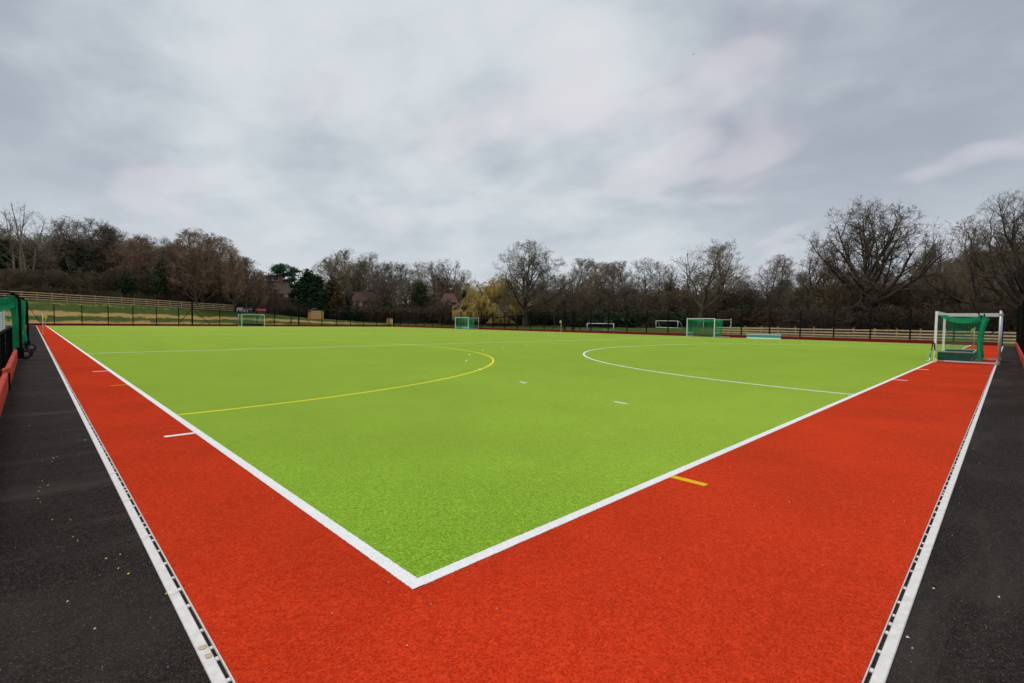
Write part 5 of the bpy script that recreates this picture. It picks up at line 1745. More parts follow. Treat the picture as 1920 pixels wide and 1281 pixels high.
    ('ivy_tree', 93.87, 87.66, 7.51, 1.321738990978734, 5.07, W[14], W[15], 2),
    ('tall_tree', 96.96, 89.96, 11.82, 1.295820539637183, 0.79, W[16], W[17], 0),
    ('ivy_tree', 118.33, 103.53, 6.57, 1.1593854645095967, 1.45, W[14], W[15], 0),
    ('wide_oak', 120.89, 106.95, 12.09, 1.2943041577240197, 0.27, W[18], W[19], 2),
    ('tall_tree', 114.99, 101.12, 9.44, 1.370341833301342, 5.73, W[16], W[17], 4),
    ('wide_oak', 99.73, 81.33, 12.8, 1.275301765186071, 5.03, W[18], W[19], 0),
    ('wide_oak', 107.84, 86.13, 10.02, 1.422624456267458, 3.56, W[18], W[19], 5),
    ('slender_tree', 101.94, 78.18, 12.26, 1.421429681278341, 4.87, W[20], W[21], 2),
    ('tall_tree', 126.11, 97.29, 11.42, 1.3507900155439636, 0.42, W[16], W[17], 1),
    ('ivy_tree', 125.6, 91.49, 13.99, 1.1747467424029268, 5.86, W[14], W[15], 5),
    ('slender_tree', 131.24, 96.66, 9.63, 1.2709328313943486, 0.89, W[20], W[21], 1),
    ('wide_oak', 115.23, 81.91, 13.81, 1.3219092672656971, 5.35, W[18], W[19], 4),
    ('slender_tree', 110.85, 76.68, 8.87, 1.3963084830622634, 1.61, W[20], W[21], 1),
    ('ivy_tree', 132.83, 90.26, 14.81, 1.3467032856656544, 1.24, W[14], W[15], 4),
    ('ivy_tree', 104.03, 70.17, 7.61, 1.3011626711746795, 0.74, W[14], W[15], 3),
    ('wide_oak', 113.71, 69.81, 10.75, 1.2895768483103025, 5.07, W[18], W[19], 5),
    ('tall_tree', 123.77, 80.63, 6.91, 1.2208515218573395, 4.51, W[16], W[17], 3),
    ('slender_tree', 121.31, 73.23, 12.21, 1.1733204563107233, 5.62, W[20], W[21], 4),
    ('tall_tree', 138.65, 84.66, 8.81, 1.1197461652009806, 4.06, W[16], W[17], 3),
    ('tall_tree', 128.16, 75.78, 12.8, 1.267021843143925, 5.98, W[16], W[17], 1),
    ('slender_tree', 133.59, 78.43, 7.14, 1.2530820386806842, 2.71, W[20], W[21], 1),
    ('slender_tree', 140.2, 74.24, 12.9, 1.0529413762292839, 6.0, W[20], W[21], 4),
    ('wide_oak', 144.75, 76.87, 9.67, 1.0913343793528167, 5.27, W[18], W[19], 3),
    ('slender_tree', 148.29, 76.65, 13.03, 1.1379767671756167, 0.67, W[20], W[21], 4),
    ('tall_tree', 127.88, 64.31, 9.4, 1.394281351924208, 2.7, W[16], W[17], 4),
    ('wide_oak', 134.89, 67.97, 12.62, 1.2195044683535532, 4.01, W[18], W[19], 1),
    ('ivy_tree', 153.29, 73.12, 9.31, 1.3419268039683483, 5.84, W[14], W[15], 4),
    ('slender_tree', 135.49, 61.46, 12.45, 1.3630609291262161, 6.0, W[22], W[23], 0),
    ('wide_oak', 149.74, 66.96, 9.64, 1.3003088296399772, 5.77, W[24], W[25], 5),
    ('tall_tree', 120.78, 53.57, 12.81, 1.4119157841288492, 1.43, W[26], W[27], 4),
    ('wide_oak', 125.69, 53.96, 6.92, 1.3728637493456701, 5.65, W[24], W[25], 2),
    ('tall_tree', 154.65, 62.87, 14.73, 1.3650238722693595, 5.15, W[26], W[27], 2),
    ('slender_tree', 143.99, 58.93, 8.06, 1.4089377144451167, 0.28, W[22], W[23], 0),
    ('wide_oak', 158.71, 59.54, 13.77, 1.057910336846553, 2.88, W[24], W[25], 3),
    ('wide_oak', 155.28, 60.2, 10.55, 1.0623030320561626, 2.76, W[24], W[25], 4),
    ('wide_oak', 161.7, 58.54, 13.55, 1.2135339617375178, 4.28, W[24], W[25], 1),
    ('slender_tree', 143.95, 50.77, 7.74, 1.3098919386438481, 3.21, W[22], W[23], 1),
    ('ivy_tree', 130.46, 44.24, 12.31, 1.1543817029189256, 1.88, W[28], W[29], 0),
    ('slender_tree', 136.73, 46.27, 9.56, 1.2602899479253853, 0.43, W[22], W[23], 2),
    ('wide_oak', 134.19, 41.13, 11.76, 1.3179106878671347, 3.71, W[24], W[25], 2),
    ('ivy_tree', 137.16, 42.38, 8.74, 1.3384835618715611, 3.31, W[28], W[29], 5),
    ('ivy_tree', 169.23, 50.41, 12.79, 1.195383383501804, 3.55, W[28], W[29], 2),
    ('tall_tree', 155.36, 47.11, 8.13, 1.2218846724453625, 4.89, W[26], W[27], 4),
    ('tall_tree', 150.75, 43.66, 11.5, 1.193512410849984, 5.21, W[26], W[27], 5),
    ('tall_tree', 108.77, 29.32, 6.46, 1.1863503472534986, 1.87, W[26], W[27], 0),
    ('slender_tree', 131.04, 34.15, 12.45, 1.0817016111513371, 3.29, W[22], W[23], 0),
    ('slender_tree', 111.8, 27.59, 7.5, 1.3175937110000144, 0.24, W[30], W[31], 4),
    ('ivy_tree', 145.76, 35.24, 13.43, 1.347648230771531, 2.08, W[32], W[33], 0),
    ('wide_oak', 138.06, 31.91, 7.35, 1.230628409936597, 5.36, W[34], W[35], 3),
    ('slender_tree', 126.12, 26.87, 12.95, 1.0596491472994274, 1.07, W[30], W[31], 4),
    ('slender_tree', 120.61, 25.84, 8.91, 1.0714266004940733, 1.93, W[30], W[31], 5),
    ('tall_tree', 147.9, 30.39, 14.07, 1.1958929367674171, 2.54, W[36], W[37], 0),
    ('tall_tree', 123.39, 25.77, 8.41, 1.350012929005769, 3.23, W[36], W[37], 5),
    ('ivy_tree', 149.37, 28.52, 14.04, 1.413665566898043, 1.38, W[32], W[33], 1),
    ('ivy_tree', 130.35, 24.51, 7.58, 1.064920549601548, 5.41, W[32], W[33], 0),
    ('wide_oak', 153.4, 27.25, 13.78, 1.1795495090484918, 3.08, W[34], W[35], 2),
    ('slender_tree', 137.31, 22.15, 9.55, 1.3629271505221934, 0.46, W[30], W[31], 5),
    ('ivy_tree', 138.18, 21.86, 12.71, 1.1863976759387942, 0.03, W[32], W[33], 1),
    ('slender_tree', 119.72, 17.75, 7.17, 1.2281605092124863, 1.7, W[30], W[31], 3),
    ('wide_oak', 141.58, 20.38, 13.6, 1.2834993979166307, 6.27, W[34], W[35], 5),
    ('tall_tree', 133.19, 16.88, 10.36, 1.0936325327915275, 5.08, W[36], W[37], 5),
    ('tall_tree', 140.23, 17.51, 13.31, 1.384847277711272, 3.23, W[36], W[37], 1),
    ('slender_tree', 135.55, 15.69, 10.12, 1.1648147816741845, 3.59, W[30], W[31], 5),
    ('tall_tree', 131.66, 13.48, 11.42, 1.2241743335359958, 0.69, W[36], W[37], 5),
    ('tall_tree', 140.44, 14.63, 8.53, 1.281343653666707, 5.51, W[36], W[37], 4),
    ('tall_tree', 140.9, 13.1, 13.66, 1.0560230502906813, 0.18, W[36], W[37], 1),
    ('tall_tree', 162.99, 16.51, 11.9, 1.3902567488005984, 4.66, W[36], W[37], 3),
    ('tall_tree', 138.49, 11.41, 13.36, 1.3541523107638747, 4.16, W[36], W[37], 0),
    ('slender_tree', 130.32, 10.29, 10.14, 1.2554533623837458, 0.72, W[30], W[31], 3),
    ('slender_tree', 142.19, 8.09, 13.93, 1.2520900348011543, 1.76, W[30], W[31], 1),
    ('tall_tree', 128.53, 7.97, 10.29, 1.3093067551575752, 1.22, W[36], W[37], 3),
    ('tall_tree', 135.5, 7.4, 14.08, 1.3301906253793314, 5.89, W[36], W[37], 4),
    ('tall_tree', 155.95, 7.55, 11.52, 1.140562856094057, 2.42, W[36], W[37], 1),
    ('tall_tree', 134.53, 4.01, 15.5, 1.1006813933963953, 0.31, W[36], W[37], 3),
    ('wide_oak', 154.42, 6.48, 12.28, 1.1242454310861918, 5.83, W[34], W[35], 2),
    ('tall_tree', 133.94, 3.28, 13.98, 1.1202270071340843, 6.03, W[36], W[37], 2),
    ('tall_tree', 144.41, 3.52, 11.85, 1.110812702072339, 3.99, W[36], W[37], 0),
    ('tall_tree', 154.04, 2.41, 16.32, 1.1611825528391262, 2.2, W[36], W[37], 5),
    ('ivy_tree', 162.65, 3.1, 13.31, 1.4188969341646402, 0.08, W[32], W[33], 5),
    ('ivy_tree', 158.91, -0.13, 17.02, 1.2002273380756256, 0.81, W[32], W[33], 2),
    ('slender_tree', 157.08, 0.43, 15.08, 1.332006058964485, 5.18, W[30], W[31], 5),
    ('tall_tree', 172.82, -2.38, 20.78, 1.0929461652957309, 1.03, W[36], W[37], 0),
    ('wide_oak', 159.99, -2.61, 15.85, 1.292715408925238, 0.0, W[34], W[35], 1),
    ('wide_oak', 150.49, -4.29, 17.09, 1.162705735940373, 2.37, W[34], W[35], 2),
    ('tall_tree', 166.6, -4.81, 17.32, 1.0672578559692187, 1.91, W[36], W[37], 4),
    ('ivy_tree', 146.45, -6.26, 16.53, 1.3559020968282502, 3.21, W[32], W[33], 2),
    ('ivy_tree', 177.61, -5.52, 15.46, 1.2961118169976409, 5.52, W[32], W[33], 3),
    ('wide_oak', 156.05, -6.56, 18.03, 1.1846479582473648, 3.95, W[34], W[35], 2),
    ('tall_tree', 168.97, -8.59, 16.76, 1.1211211027820107, 4.18, W[36], W[37], 1),
    ('ivy_tree', 179.28, -10.84, 21.9, 1.2819702193802756, 0.06, W[32], W[33], 0),
    ('wide_oak', 184.34, -11.06, 16.27, 1.4405878450562102, 0.43, W[34], W[35], 1),
    ('tall_tree', 178.85, -11.34, 21.99, 1.1829738704037054, 5.55, W[36], W[37], 0),
    ('tall_tree', 155.74, -11.04, 16.38, 1.063047198769776, 2.41, W[36], W[37], 3),
    ('ivy_tree', 175.5, -13.03, 21.01, 1.3836110125907708, 0.9, W[32], W[33], 5),
    ('slender_tree', 176.39, -12.95, 18.43, 1.1288334486319203, 3.33, W[30], W[31], 2),
    ('tall_tree', 196.14, -17.84, 23.06, 1.138298018056079, 1.61, W[36], W[37], 2),
    ('slender_tree', 164.05, -15.11, 15.42, 1.1508695195358554, 1.57, W[30], W[31], 1),
    ('tall_tree', 185.77, -18.99, 20.17, 1.2355755143406368, 2.14, W[36], W[37], 1),
    ('ivy_tree', 166.1, -16.95, 14.84, 1.2798293776855265, 0.32, W[32], W[33], 2),
    ('edge_tree', 81.91, 68.93, 8.7, 0.9278250358399224, 1.38, W[38], W[39], 5),
    ('edge_tree', 87.71, 67.1, 8.99, 1.011717375564233, 0.68, W[38], W[39], 4),
    ('edge_tree', 93.8, 67.91, 11.03, 1.083937600716036, 0.18, W[38], W[39], 2),
    ('edge_tree', 93.1, 63.03, 7.9, 0.8042392496930199, 3.76, W[38], W[39], 1),
    ('edge_tree', 90.58, 57.05, 9.95, 0.9020938862263744, 2.27, W[38], W[39], 5),
    ('edge_tree', 97.08, 57.28, 10.01, 0.8385848244008065, 2.53, W[38], W[39], 5),
    ('edge_tree', 103.13, 58.3, 7.12, 0.9108588778245249, 1.39, W[38], W[39], 1),
    ('edge_tree', 100.67, 53.01, 6.86, 0.8073732903150184, 2.22, W[38], W[39], 1),
    ('edge_tree', 106.96, 53.04, 7.26, 1.0187653834075872, 3.53, W[38], W[39], 3),
    ('edge_tree', 116.18, 46.8, 11.11, 0.8410939865512194, 1.4, W[40], W[41], 1),
    ('edge_tree', 115.53, 41.42, 6.93, 1.0231912701044976, 4.75, W[40], W[41], 1),
    ('edge_tree', 118.74, 39.5, 7.89, 0.9883373101902352, 4.68, W[40], W[41], 0),
    ('edge_tree', 124.96, 33.91, 9.75, 0.8297463552466686, 2.26, W[40], W[41], 1),
    ('edge_tree', 130.22, 32.66, 10.45, 0.9783615014025628, 4.62, W[42], W[43], 1),
    ('edge_tree', 101.71, 20.92, 7.27, 0.8094315516317142, 1.01, W[42], W[43], 2),
    ('edge_tree', 108.89, 20.28, 8.06, 0.8188461231236988, 4.68, W[42], W[43], 3),
    ('edge_tree', 114.85, 13.32, 8.88, 0.9451915520067659, 1.69, W[42], W[43], 5),
    ('edge_tree', 116.25, 11.16, 11.28, 0.983837741804944, 4.48, W[42], W[43], 3),
    ('edge_tree', 112.18, 7.78, 9.58, 0.9678753664663968, 2.73, W[42], W[43], 3),
    ('edge_tree', 114.77, 4.72, 11.15, 0.8698342253320333, 3.81, W[42], W[43], 0),
    ('edge_tree', 126.56, 1.17, 12.66, 0.8064155909842116, 0.67, W[42], W[43], 5),
    ('thicket', -22.68, 123.63, 2.55, 1.1375554365556704, 2.32, W[44], W[45], 0),
    ('thicket', -22.59, 126.85, 2.56, 1.0910643361586, 5.22, W[44], W[45], 3),
    ('thicket', -20.93, 118.56, 2.41, 1.1700321288533997, 3.82, W[44], W[45], 0),
    ('thicket', -21.99, 125.51, 0.71, 1.053368947288714, 1.34, W[44], W[45], 3),
    ('thicket', -20.47, 123.9, 3.03, 1.3046762956362492, 5.86, W[44], W[45], 0),
    ('thicket', -20.15, 120.51, 1.72, 1.3077877060156342, 2.49, W[44], W[45], 4),
    ('thicket', -19.57, 122.84, 0.65, 1.1684889976309794, 1.12, W[44], W[45], 4),
    ('thicket', -19.77, 126.15, 2.78, 1.0351085373866127, 1.47, W[44], W[45], 2),
    ('thicket', -18.38, 121.08, 2.38, 1.2114266648000005, 2.82, W[44], W[45], 2),
    ('thicket', -18.8, 127.51, 2.6, 1.0501478394522619, 1.14, W[44], W[45], 2),
    ('thicket', -17.56, 126.43, 0.82, 1.170515546686405, 0.57, W[44], W[45], 0),
    ('thicket', -16.82, 123.74, 2.18, 1.2737416085062705, 2.25, W[44], W[45], 0),
    ('thicket', -16.47, 124.85, 3.44, 1.086736774511359, 5.76, W[44], W[45], 5),
    ('thicket', -16.41, 125.42, 0.76, 1.1809758690389633, 3.19, W[44], W[45], 0),
    ('thicket', -15.59, 125.03, 3.28, 1.113465037886985, 4.91, W[44], W[45], 0),
    ('thicket', -15.71, 127.85, 2.73, 1.035855976091824, 4.71, W[44], W[45], 1),
    ('thicket', -13.55, 118.96, 1.35, 1.2725161391936595, 2.01, W[44], W[45], 2),
    ('thicket', -13.85, 122.83, 2.77, 1.3328651478927427, 4.61, W[44], W[45], 1),
    ('thicket', -12.14, 120.68, 2.12, 1.2095897862896472, 4.18, W[44], W[45], 1),
    ('thicket', -12.31, 120.13, 3.67, 1.2541187574019808, 3.86, W[44], W[45], 5),
    ('thicket', -11.59, 126.54, 1.53, 1.2340854058248918, 5.8, W[44], W[45], 1),
    ('thicket', -10.87, 119.47, 3.43, 1.1571932686585282, 3.43, W[44], W[45], 3),
    ('thicket', -10.58, 124.32, 3.68, 1.1793708417283242, 3.59, W[44], W[45], 2),
    ('thicket', -10.7, 120.32, 1.49, 1.3199068707269292, 3.07, W[44], W[45], 0),
    ('thicket', -9.41, 126.68, 1.32, 1.3093762594013856, 1.95, W[44], W[45], 5),
    ('thicket', -9.09, 125.33, 2.62, 1.1240692093713331, 0.13, W[44], W[45], 5),
    ('thicket', -8.54, 123.59, 4.13, 1.0129464857192463, 5.51, W[44], W[45], 1),
    ('thicket', -8.25, 127.35, 3.88, 1.0172675422650255, 0.36, W[44], W[45], 3),
    ('thicket', -6.86, 127.79, 4.39, 1.2191446041069494, 0.65, W[44], W[45], 5),
    ('thicket', -7.22, 125.22, 4.0, 1.2997284139578547, 3.41, W[44], W[45], 2),
    ('thicket', -5.47, 121.44, 1.87, 1.23420440308797, 3.11, W[44], W[45], 3),
    ('thicket', -5.59, 121.8, 3.91, 1.0562700030653396, 3.46, W[44], W[45], 5),
    ('thicket', -3.36, 122.98, 4.76, 1.0612113540976367, 3.01, W[44], W[45], 0),
    ('thicket', -4.38, 126.41, 4.66, 1.1072312905207773, 0.01, W[44], W[45], 1),
    ('thicket', -3.02, 126.33, 4.81, 1.1932832831627096, 0.07, W[44], W[45], 0),
    ('thicket', -2.48, 120.75, 4.89, 1.3018148201892659, 5.84, W[44], W[45], 2),
    ('thicket', -0.7, 118.29, 4.15, 1.0582496800828567, 0.82, W[44], W[45], 0),
    ('thicket', -1.71, 120.39, 2.99, 1.2521969382953033, 4.06, W[44], W[45], 1),
    ('thicket', 0.62, 121.23, 5.3, 1.094144023032699, 1.84, W[44], W[45], 1),
    ('thicket', -0.03, 120.63, 3.73, 1.2655768561221192, 0.79, W[44], W[45], 1),
    ('thicket', 1.63, 126.49, 3.94, 1.1306989398035876, 3.55, W[44], W[45], 0),
    ('thicket', 0.88, 119.19, 5.12, 1.210747264645939, 3.58, W[44], W[45], 5),
    ('thicket', 3.45, 118.47, 4.84, 1.0230457085967284, 3.71, W[44], W[45], 1),
    ('thicket', 3.05, 121.89, 2.96, 1.2092777934356642, 4.49, W[44], W[45], 5),
    ('thicket', 4.95, 125.59, 2.87, 1.0893711684124447, 4.09, W[44], W[45], 1),
    ('thicket', 3.89, 123.78, 3.88, 1.1561163244412707, 1.5, W[44], W[45], 0),
    ('thicket', 6.69, 125.69, 3.09, 1.3237008502312948, 5.58, W[44], W[45], 3),
    ('thicket', 6.02, 118.29, 4.89, 1.1165476303300392, 4.88, W[44], W[45], 0),
    ('thicket', 7.19, 120.56, 3.29, 1.3100024154907919, 3.22, W[44], W[45], 1),
    ('thicket', 7.72, 120.58, 5.35, 1.2840924787629564, 2.5, W[44], W[45], 4),
    ('thicket', 8.55, 121.75, 5.69, 1.0865841529984201, 3.17, W[44], W[45], 4),
    ('thicket', 9.23, 122.17, 3.64, 1.1164576935983803, 2.5, W[44], W[45], 5),
    ('thicket', 10.72, 124.8, 2.83, 1.1867445180503033, 3.23, W[44], W[45], 1),
    ('thicket', 10.46, 125.2, 3.2, 1.3417533408073874, 0.05, W[44], W[45], 5),
    ('thicket', 11.92, 120.75, 6.62, 1.2789980826174205, 2.24, W[44], W[45], 5),
    ('thicket', 12.32, 126.32, 3.17, 1.0237920691727975, 4.68, W[44], W[45], 2),
    ('thicket', 13.74, 120.67, 3.82, 1.309310926906435, 5.34, W[44], W[45], 4),
    ('thicket', 15.03, 123.27, 4.23, 1.29111531874916, 4.0, W[44], W[45], 0),
    ('thicket', 15.22, 121.94, 3.38, 1.1990369650016104, 1.79, W[44], W[45], 5),
    ('thicket', 16.37, 125.47, 7.1, 1.174395763132313, 2.01, W[44], W[45], 3),
    ('thicket', 17.36, 121.67, 4.29, 1.2611253084580458, 1.96, W[44], W[45], 4),
    ('thicket', 18.09, 119.95, 4.68, 1.129173408637474, 2.35, W[44], W[45], 2),
    ('thicket', 20.02, 123.55, 4.08, 1.1011293375103213, 1.86, W[44], W[45], 0),
    ('thicket', 20.68, 126.87, 5.97, 1.0989567367420248, 4.84, W[44], W[45], 4),
    ('thicket', 20.87, 118.51, 5.27, 1.1659527195568735, 5.42, W[44], W[45], 1),
    ('thicket', 21.59, 120.84, 5.19, 1.2481354615267966, 1.12, W[44], W[45], 1),
    ('thicket', 24.24, 124.95, 7.24, 1.1813121861512128, 1.33, W[44], W[45], 5),
    ('thicket', 23.88, 124.49, 5.43, 1.2780969068764083, 1.42, W[44], W[45], 5),
    ('thicket', 27.26, 125.71, 7.59, 1.239498206920936, 4.34, W[44], W[45], 2),
    ('thicket', 26.32, 126.95, 4.33, 1.0624556662188234, 0.15, W[44], W[45], 1),
    ('thicket', 27.97, 126.78, 7.88, 1.135973596211, 0.69, W[44], W[45], 3),
    ('thicket', 28.73, 126.62, 7.33, 1.1249354273553482, 4.43, W[44], W[45], 2),
    ('thicket', 30.16, 124.01, 8.38, 1.014485617354176, 3.53, W[44], W[45], 1),
    ('thicket', 30.32, 125.22, 5.35, 1.0030991946545191, 2.61, W[44], W[45], 4),
    ('thicket', 32.06, 125.7, 8.56, 1.1018647440735654, 5.96, W[44], W[45], 5),
    ('thicket', 33.48, 125.0, 6.0, 1.1812105297257918, 2.14, W[44], W[45], 5),
    ('thicket', 36.38, 126.97, 9.59, 1.1853095636087778, 0.34, W[44], W[45], 3),
    ('thicket', 34.38, 126.55, 9.23, 1.0976716858577833, 1.41, W[44], W[45], 0),
    ('thicket', 35.19, 118.28, 1.69, 1.0311120588155427, 2.84, W[44], W[45], 1),
    ('thicket', 37.72, 127.38, 1.56, 1.3112647508022621, 3.03, W[44], W[45], 4),
    ('thicket', 39.56, 123.28, 1.33, 1.1994919117773182, 4.77, W[46], W[47], 3),
    ('thicket', 56.31, 181.57, 0.82, 1.2493723872647085, 3.26, W[46], W[47], 0),
    ('thicket', 45.41, 133.23, 1.79, 1.0792354277282854, 1.32, W[46], W[47], 1),
    ('thicket', 65.17, 194.85, 0.54, 1.3217530318322759, 5.89, W[46], W[47], 5),
    ('thicket', 43.17, 123.03, 2.03, 1.051769081513537, 3.95, W[46], W[47], 0),
    ('thicket', 68.95, 189.11, 0.88, 1.3225854277905416, 4.1, W[46], W[47], 0),
    ('thicket', 46.62, 124.55, 2.55, 1.309716992468717, 3.6, W[46], W[47], 1),
    ('thicket', 70.19, 188.63, 7.34, 1.3490011003814668, 1.5, W[46], W[47], 3),
    ('thicket', 53.21, 129.74, 2.47, 1.2873850938797562, 5.58, W[46], W[47], 2),
    ('thicket', 69.32, 173.2, 4.0, 1.0643038211718376, 4.32, W[46], W[47], 3),
    ('thicket', 55.99, 129.99, 2.32, 1.24747942989482, 1.9, W[46], W[47], 4),
    ('thicket', 71.56, 167.21, 4.36, 1.0321268276346804, 1.42, W[46], W[47], 0),
    ('thicket', 56.74, 124.35, 4.25, 1.0929388248775838, 2.97, W[46], W[47], 4),
    ('thicket', 72.59, 164.24, 7.28, 1.2232592964487445, 4.84, W[46], W[47], 4),
    ('thicket', 60.04, 124.96, 2.41, 1.1208825038447419, 2.85, W[46], W[47], 3),
    ('thicket', 78.81, 168.69, 6.32, 1.0549646868775289, 5.05, W[46], W[47], 1),
    ('thicket', 63.54, 130.03, 2.53, 1.057338804415774, 0.16, W[46], W[47], 2),
    ('thicket', 62.82, 122.68, 2.69, 1.2893374290379929, 3.3, W[46], W[47], 0),
    ('thicket', 73.62, 133.7, 2.47, 1.303405473563834, 1.68, W[46], W[47], 3),
    ('thicket', 73.53, 125.93, 3.02, 1.0856455251499448, 4.68, W[46], W[47], 3),
    ('thicket', 77.05, 129.34, 4.77, 1.1561954690344578, 0.71, W[46], W[47], 2),
    ('thicket', 92.17, 156.31, 6.63, 1.1322893986132843, 4.78, W[46], W[47], 1),
    ('thicket', 82.02, 131.6, 2.98, 1.01847300721012, 3.54, W[46], W[47], 1),
    ('thicket', 93.98, 148.24, 5.43, 1.0169462826947118, 3.84, W[46], W[47], 3),
    ('thicket', 86.38, 130.52, 4.74, 1.2607617772587236, 2.57, W[46], W[47], 1),
    ('thicket', 103.48, 154.28, 5.24, 1.3208205013363838, 2.83, W[46], W[47], 1),
    ('thicket', 89.78, 131.69, 4.34, 1.1222464653447028, 0.87, W[46], W[47], 0),
    ('thicket', 100.34, 147.56, 8.87, 1.0203800908010474, 3.05, W[46], W[47], 1),
    ('thicket', 94.43, 128.91, 2.77, 1.2250546863322436, 6.2, W[46], W[47], 2),
    ('thicket', 107.83, 146.09, 5.89, 1.3127230831734158, 0.18, W[46], W[47], 5),
    ('thicket', 98.67, 130.94, 2.68, 1.157533089058151, 3.09, W[46], W[47], 1),
    ('thicket', 112.63, 148.83, 8.25, 1.0195187967941193, 3.28, W[46], W[47], 3),
    ('thicket', 102.15, 127.08, 4.76, 1.1625065041009448, 3.74, W[46], W[47], 3),
    ('thicket', 116.02, 146.37, 8.69, 1.2298355710835487, 4.28, W[46], W[47], 5),
    ('thicket', 89.79, 107.43, 6.39, 1.27930240695453, 4.93, W[46], W[47], 1),
    ('thicket', 116.81, 143.28, 6.95, 1.0195582954773372, 1.32, W[46], W[47], 0),
    ('thicket', 93.58, 109.67, 8.43, 1.0757439195131218, 0.65, W[46], W[47], 1),
    ('thicket', 102.42, 115.89, 5.17, 1.315944315879378, 6.01, W[48], W[49], 0),
    ('thicket', 97.63, 107.17, 6.92, 1.0111897835127095, 4.72, W[48], W[49], 1),
    ('thicket', 106.63, 116.08, 5.83, 1.102131164587185, 0.33, W[48], W[49], 2),
    ('thicket', 108.11, 114.57, 5.03, 1.0562517529993185, 4.16, W[48], W[49], 5),
    ('thicket', 99.16, 105.39, 4.9, 1.2329391426231258, 3.97, W[48], W[49], 0),
    ('thicket', 95.16, 95.43, 6.67, 1.2954685309630687, 5.02, W[48], W[49], 5),
    ('thicket', 108.27, 108.12, 7.87, 1.062115620437618, 2.86, W[48], W[49], 5),
    ('thicket', 107.29, 104.98, 4.73, 1.337806377415932, 5.69, W[48], W[49], 1),
    ('thicket', 108.3, 104.86, 5.91, 1.0230618203197261, 4.08, W[48], W[49], 5),
    ('thicket', 111.94, 104.24, 8.54, 1.1804968162193412, 2.36, W[48], W[49], 4),
    ('thicket', 108.69, 99.61, 5.54, 1.269901200645861, 4.44, W[48], W[49], 5),
    ('thicket', 117.16, 104.07, 8.5, 1.181301009977672, 3.17, W[48], W[49], 0),
    ('thicket', 105.95, 92.99, 8.7, 1.1318222631408763, 2.1, W[48], W[49], 3),
    ('thicket', 104.18, 89.02, 5.96, 1.0468823838108607, 4.08, W[48], W[49], 2),
    ('thicket', 117.15, 99.36, 8.87, 1.2534680960474085, 3.92, W[48], W[49], 1),
    ('thicket', 118.95, 98.1, 6.87, 1.1133347145285934, 4.08, W[48], W[49], 3),
    ('thicket', 91.01, 69.79, 5.86, 1.2317986666673792, 3.52, W[48], W[49], 0),
    ('thicket', 116.23, 89.92, 7.34, 1.174504130132072, 5.25, W[48], W[49], 2),
    ('thicket', 96.66, 70.9, 7.78, 1.3175786565595247, 0.45, W[48], W[49], 5),
    ('thicket', 100.51, 75.28, 8.12, 1.115908589971442, 3.24, W[48], W[49], 1),
    ('thicket', 106.77, 75.13, 6.04, 1.110654894062121, 4.8, W[48], W[49], 4),
    ('thicket', 106.9, 71.6, 9.25, 1.239087026434487, 2.38, W[48], W[49], 1),
    ('thicket', 106.01, 71.44, 7.74, 1.3054685299050548, 3.05, W[48], W[49], 0),
    ('thicket', 100.78, 64.06, 6.37, 1.1961894878388295, 3.0, W[48], W[49], 5),
    ('thicket', 114.03, 72.77, 9.18, 1.3063070554900442, 5.72, W[48], W[49], 2),
    ('thicket', 92.84, 57.2, 8.19, 1.2877324959430716, 6.05, W[48], W[49], 3),
    ('thicket', 110.96, 66.85, 7.24, 1.167852860785735, 3.45, W[48], W[49], 2),
    ('thicket', 103.04, 58.8, 7.37, 1.0240172449741671, 6.11, W[48], W[49], 3),
    ('thicket', 111.3, 63.89, 5.34, 1.3409910287132845, 5.0, W[48], W[49], 4),
    ('thicket', 105.83, 59.65, 7.58, 1.2181520840264155, 1.56, W[48], W[49], 2),
    ('thicket', 106.14, 56.98, 6.95, 1.3070070165339855, 4.01, W[48], W[49], 2),
    ('thicket', 113.34, 59.93, 9.06, 1.0884333627907887, 4.93, W[48], W[49], 3),
    ('thicket', 116.42, 58.08, 8.69, 1.1578204384695105, 1.03, W[48], W[49], 1),
    ('thicket', 106.95, 54.46, 8.07, 1.2272316471034894, 2.74, W[48], W[49], 0),
    ('thicket', 117.38, 55.73, 5.81, 1.3159654355913069, 4.48, W[48], W[49], 4),
    ('thicket', 123.02, 57.56, 7.74, 1.1017395040877527, 1.35, W[50], W[51], 5),
    ('thicket', 128.68, 57.58, 5.11, 1.258309977997062, 1.33, W[50], W[51], 2),
    ('thicket', 104.12, 46.09, 6.79, 1.2558336429212633, 4.23, W[50], W[51], 4),
    ('thicket', 117.5, 52.03, 5.03, 1.0446315650135272, 1.62, W[50], W[51], 1),
    ('thicket', 124.22, 52.03, 5.68, 1.2247435779004072, 2.99, W[50], W[51], 4),
    ('thicket', 121.63, 48.51, 8.92, 1.3499722144623683, 1.5, W[50], W[51], 3),
    ('thicket', 115.68, 46.01, 8.03, 1.2596850942784172, 1.94, W[50], W[51], 5),
    ('thicket', 138.04, 50.11, 6.42, 1.3479825879442766, 4.7, W[50], W[51], 1),
    ('thicket', 116.34, 42.96, 7.84, 1.2342415691877238, 2.38, W[50], W[51], 0),
    ('thicket', 126.15, 45.13, 7.05, 1.1731631608269175, 2.18, W[50], W[51], 5),
    ('thicket', 124.38, 42.62, 4.69, 1.0389784918655673, 3.37, W[50], W[51], 4),
    ('thicket', 119.2, 38.41, 5.13, 1.1351401049003758, 5.71, W[50], W[51], 3),
    ('thicket', 140.89, 45.74, 8.51, 1.1973128529844523, 3.32, W[50], W[51], 0),
    ('thicket', 116.24, 36.72, 5.56, 1.1973578801597822, 1.54, W[50], W[51], 5),
    ('thicket', 137.23, 43.3, 5.76, 1.1708545948248181, 0.99, W[50], W[51], 5),
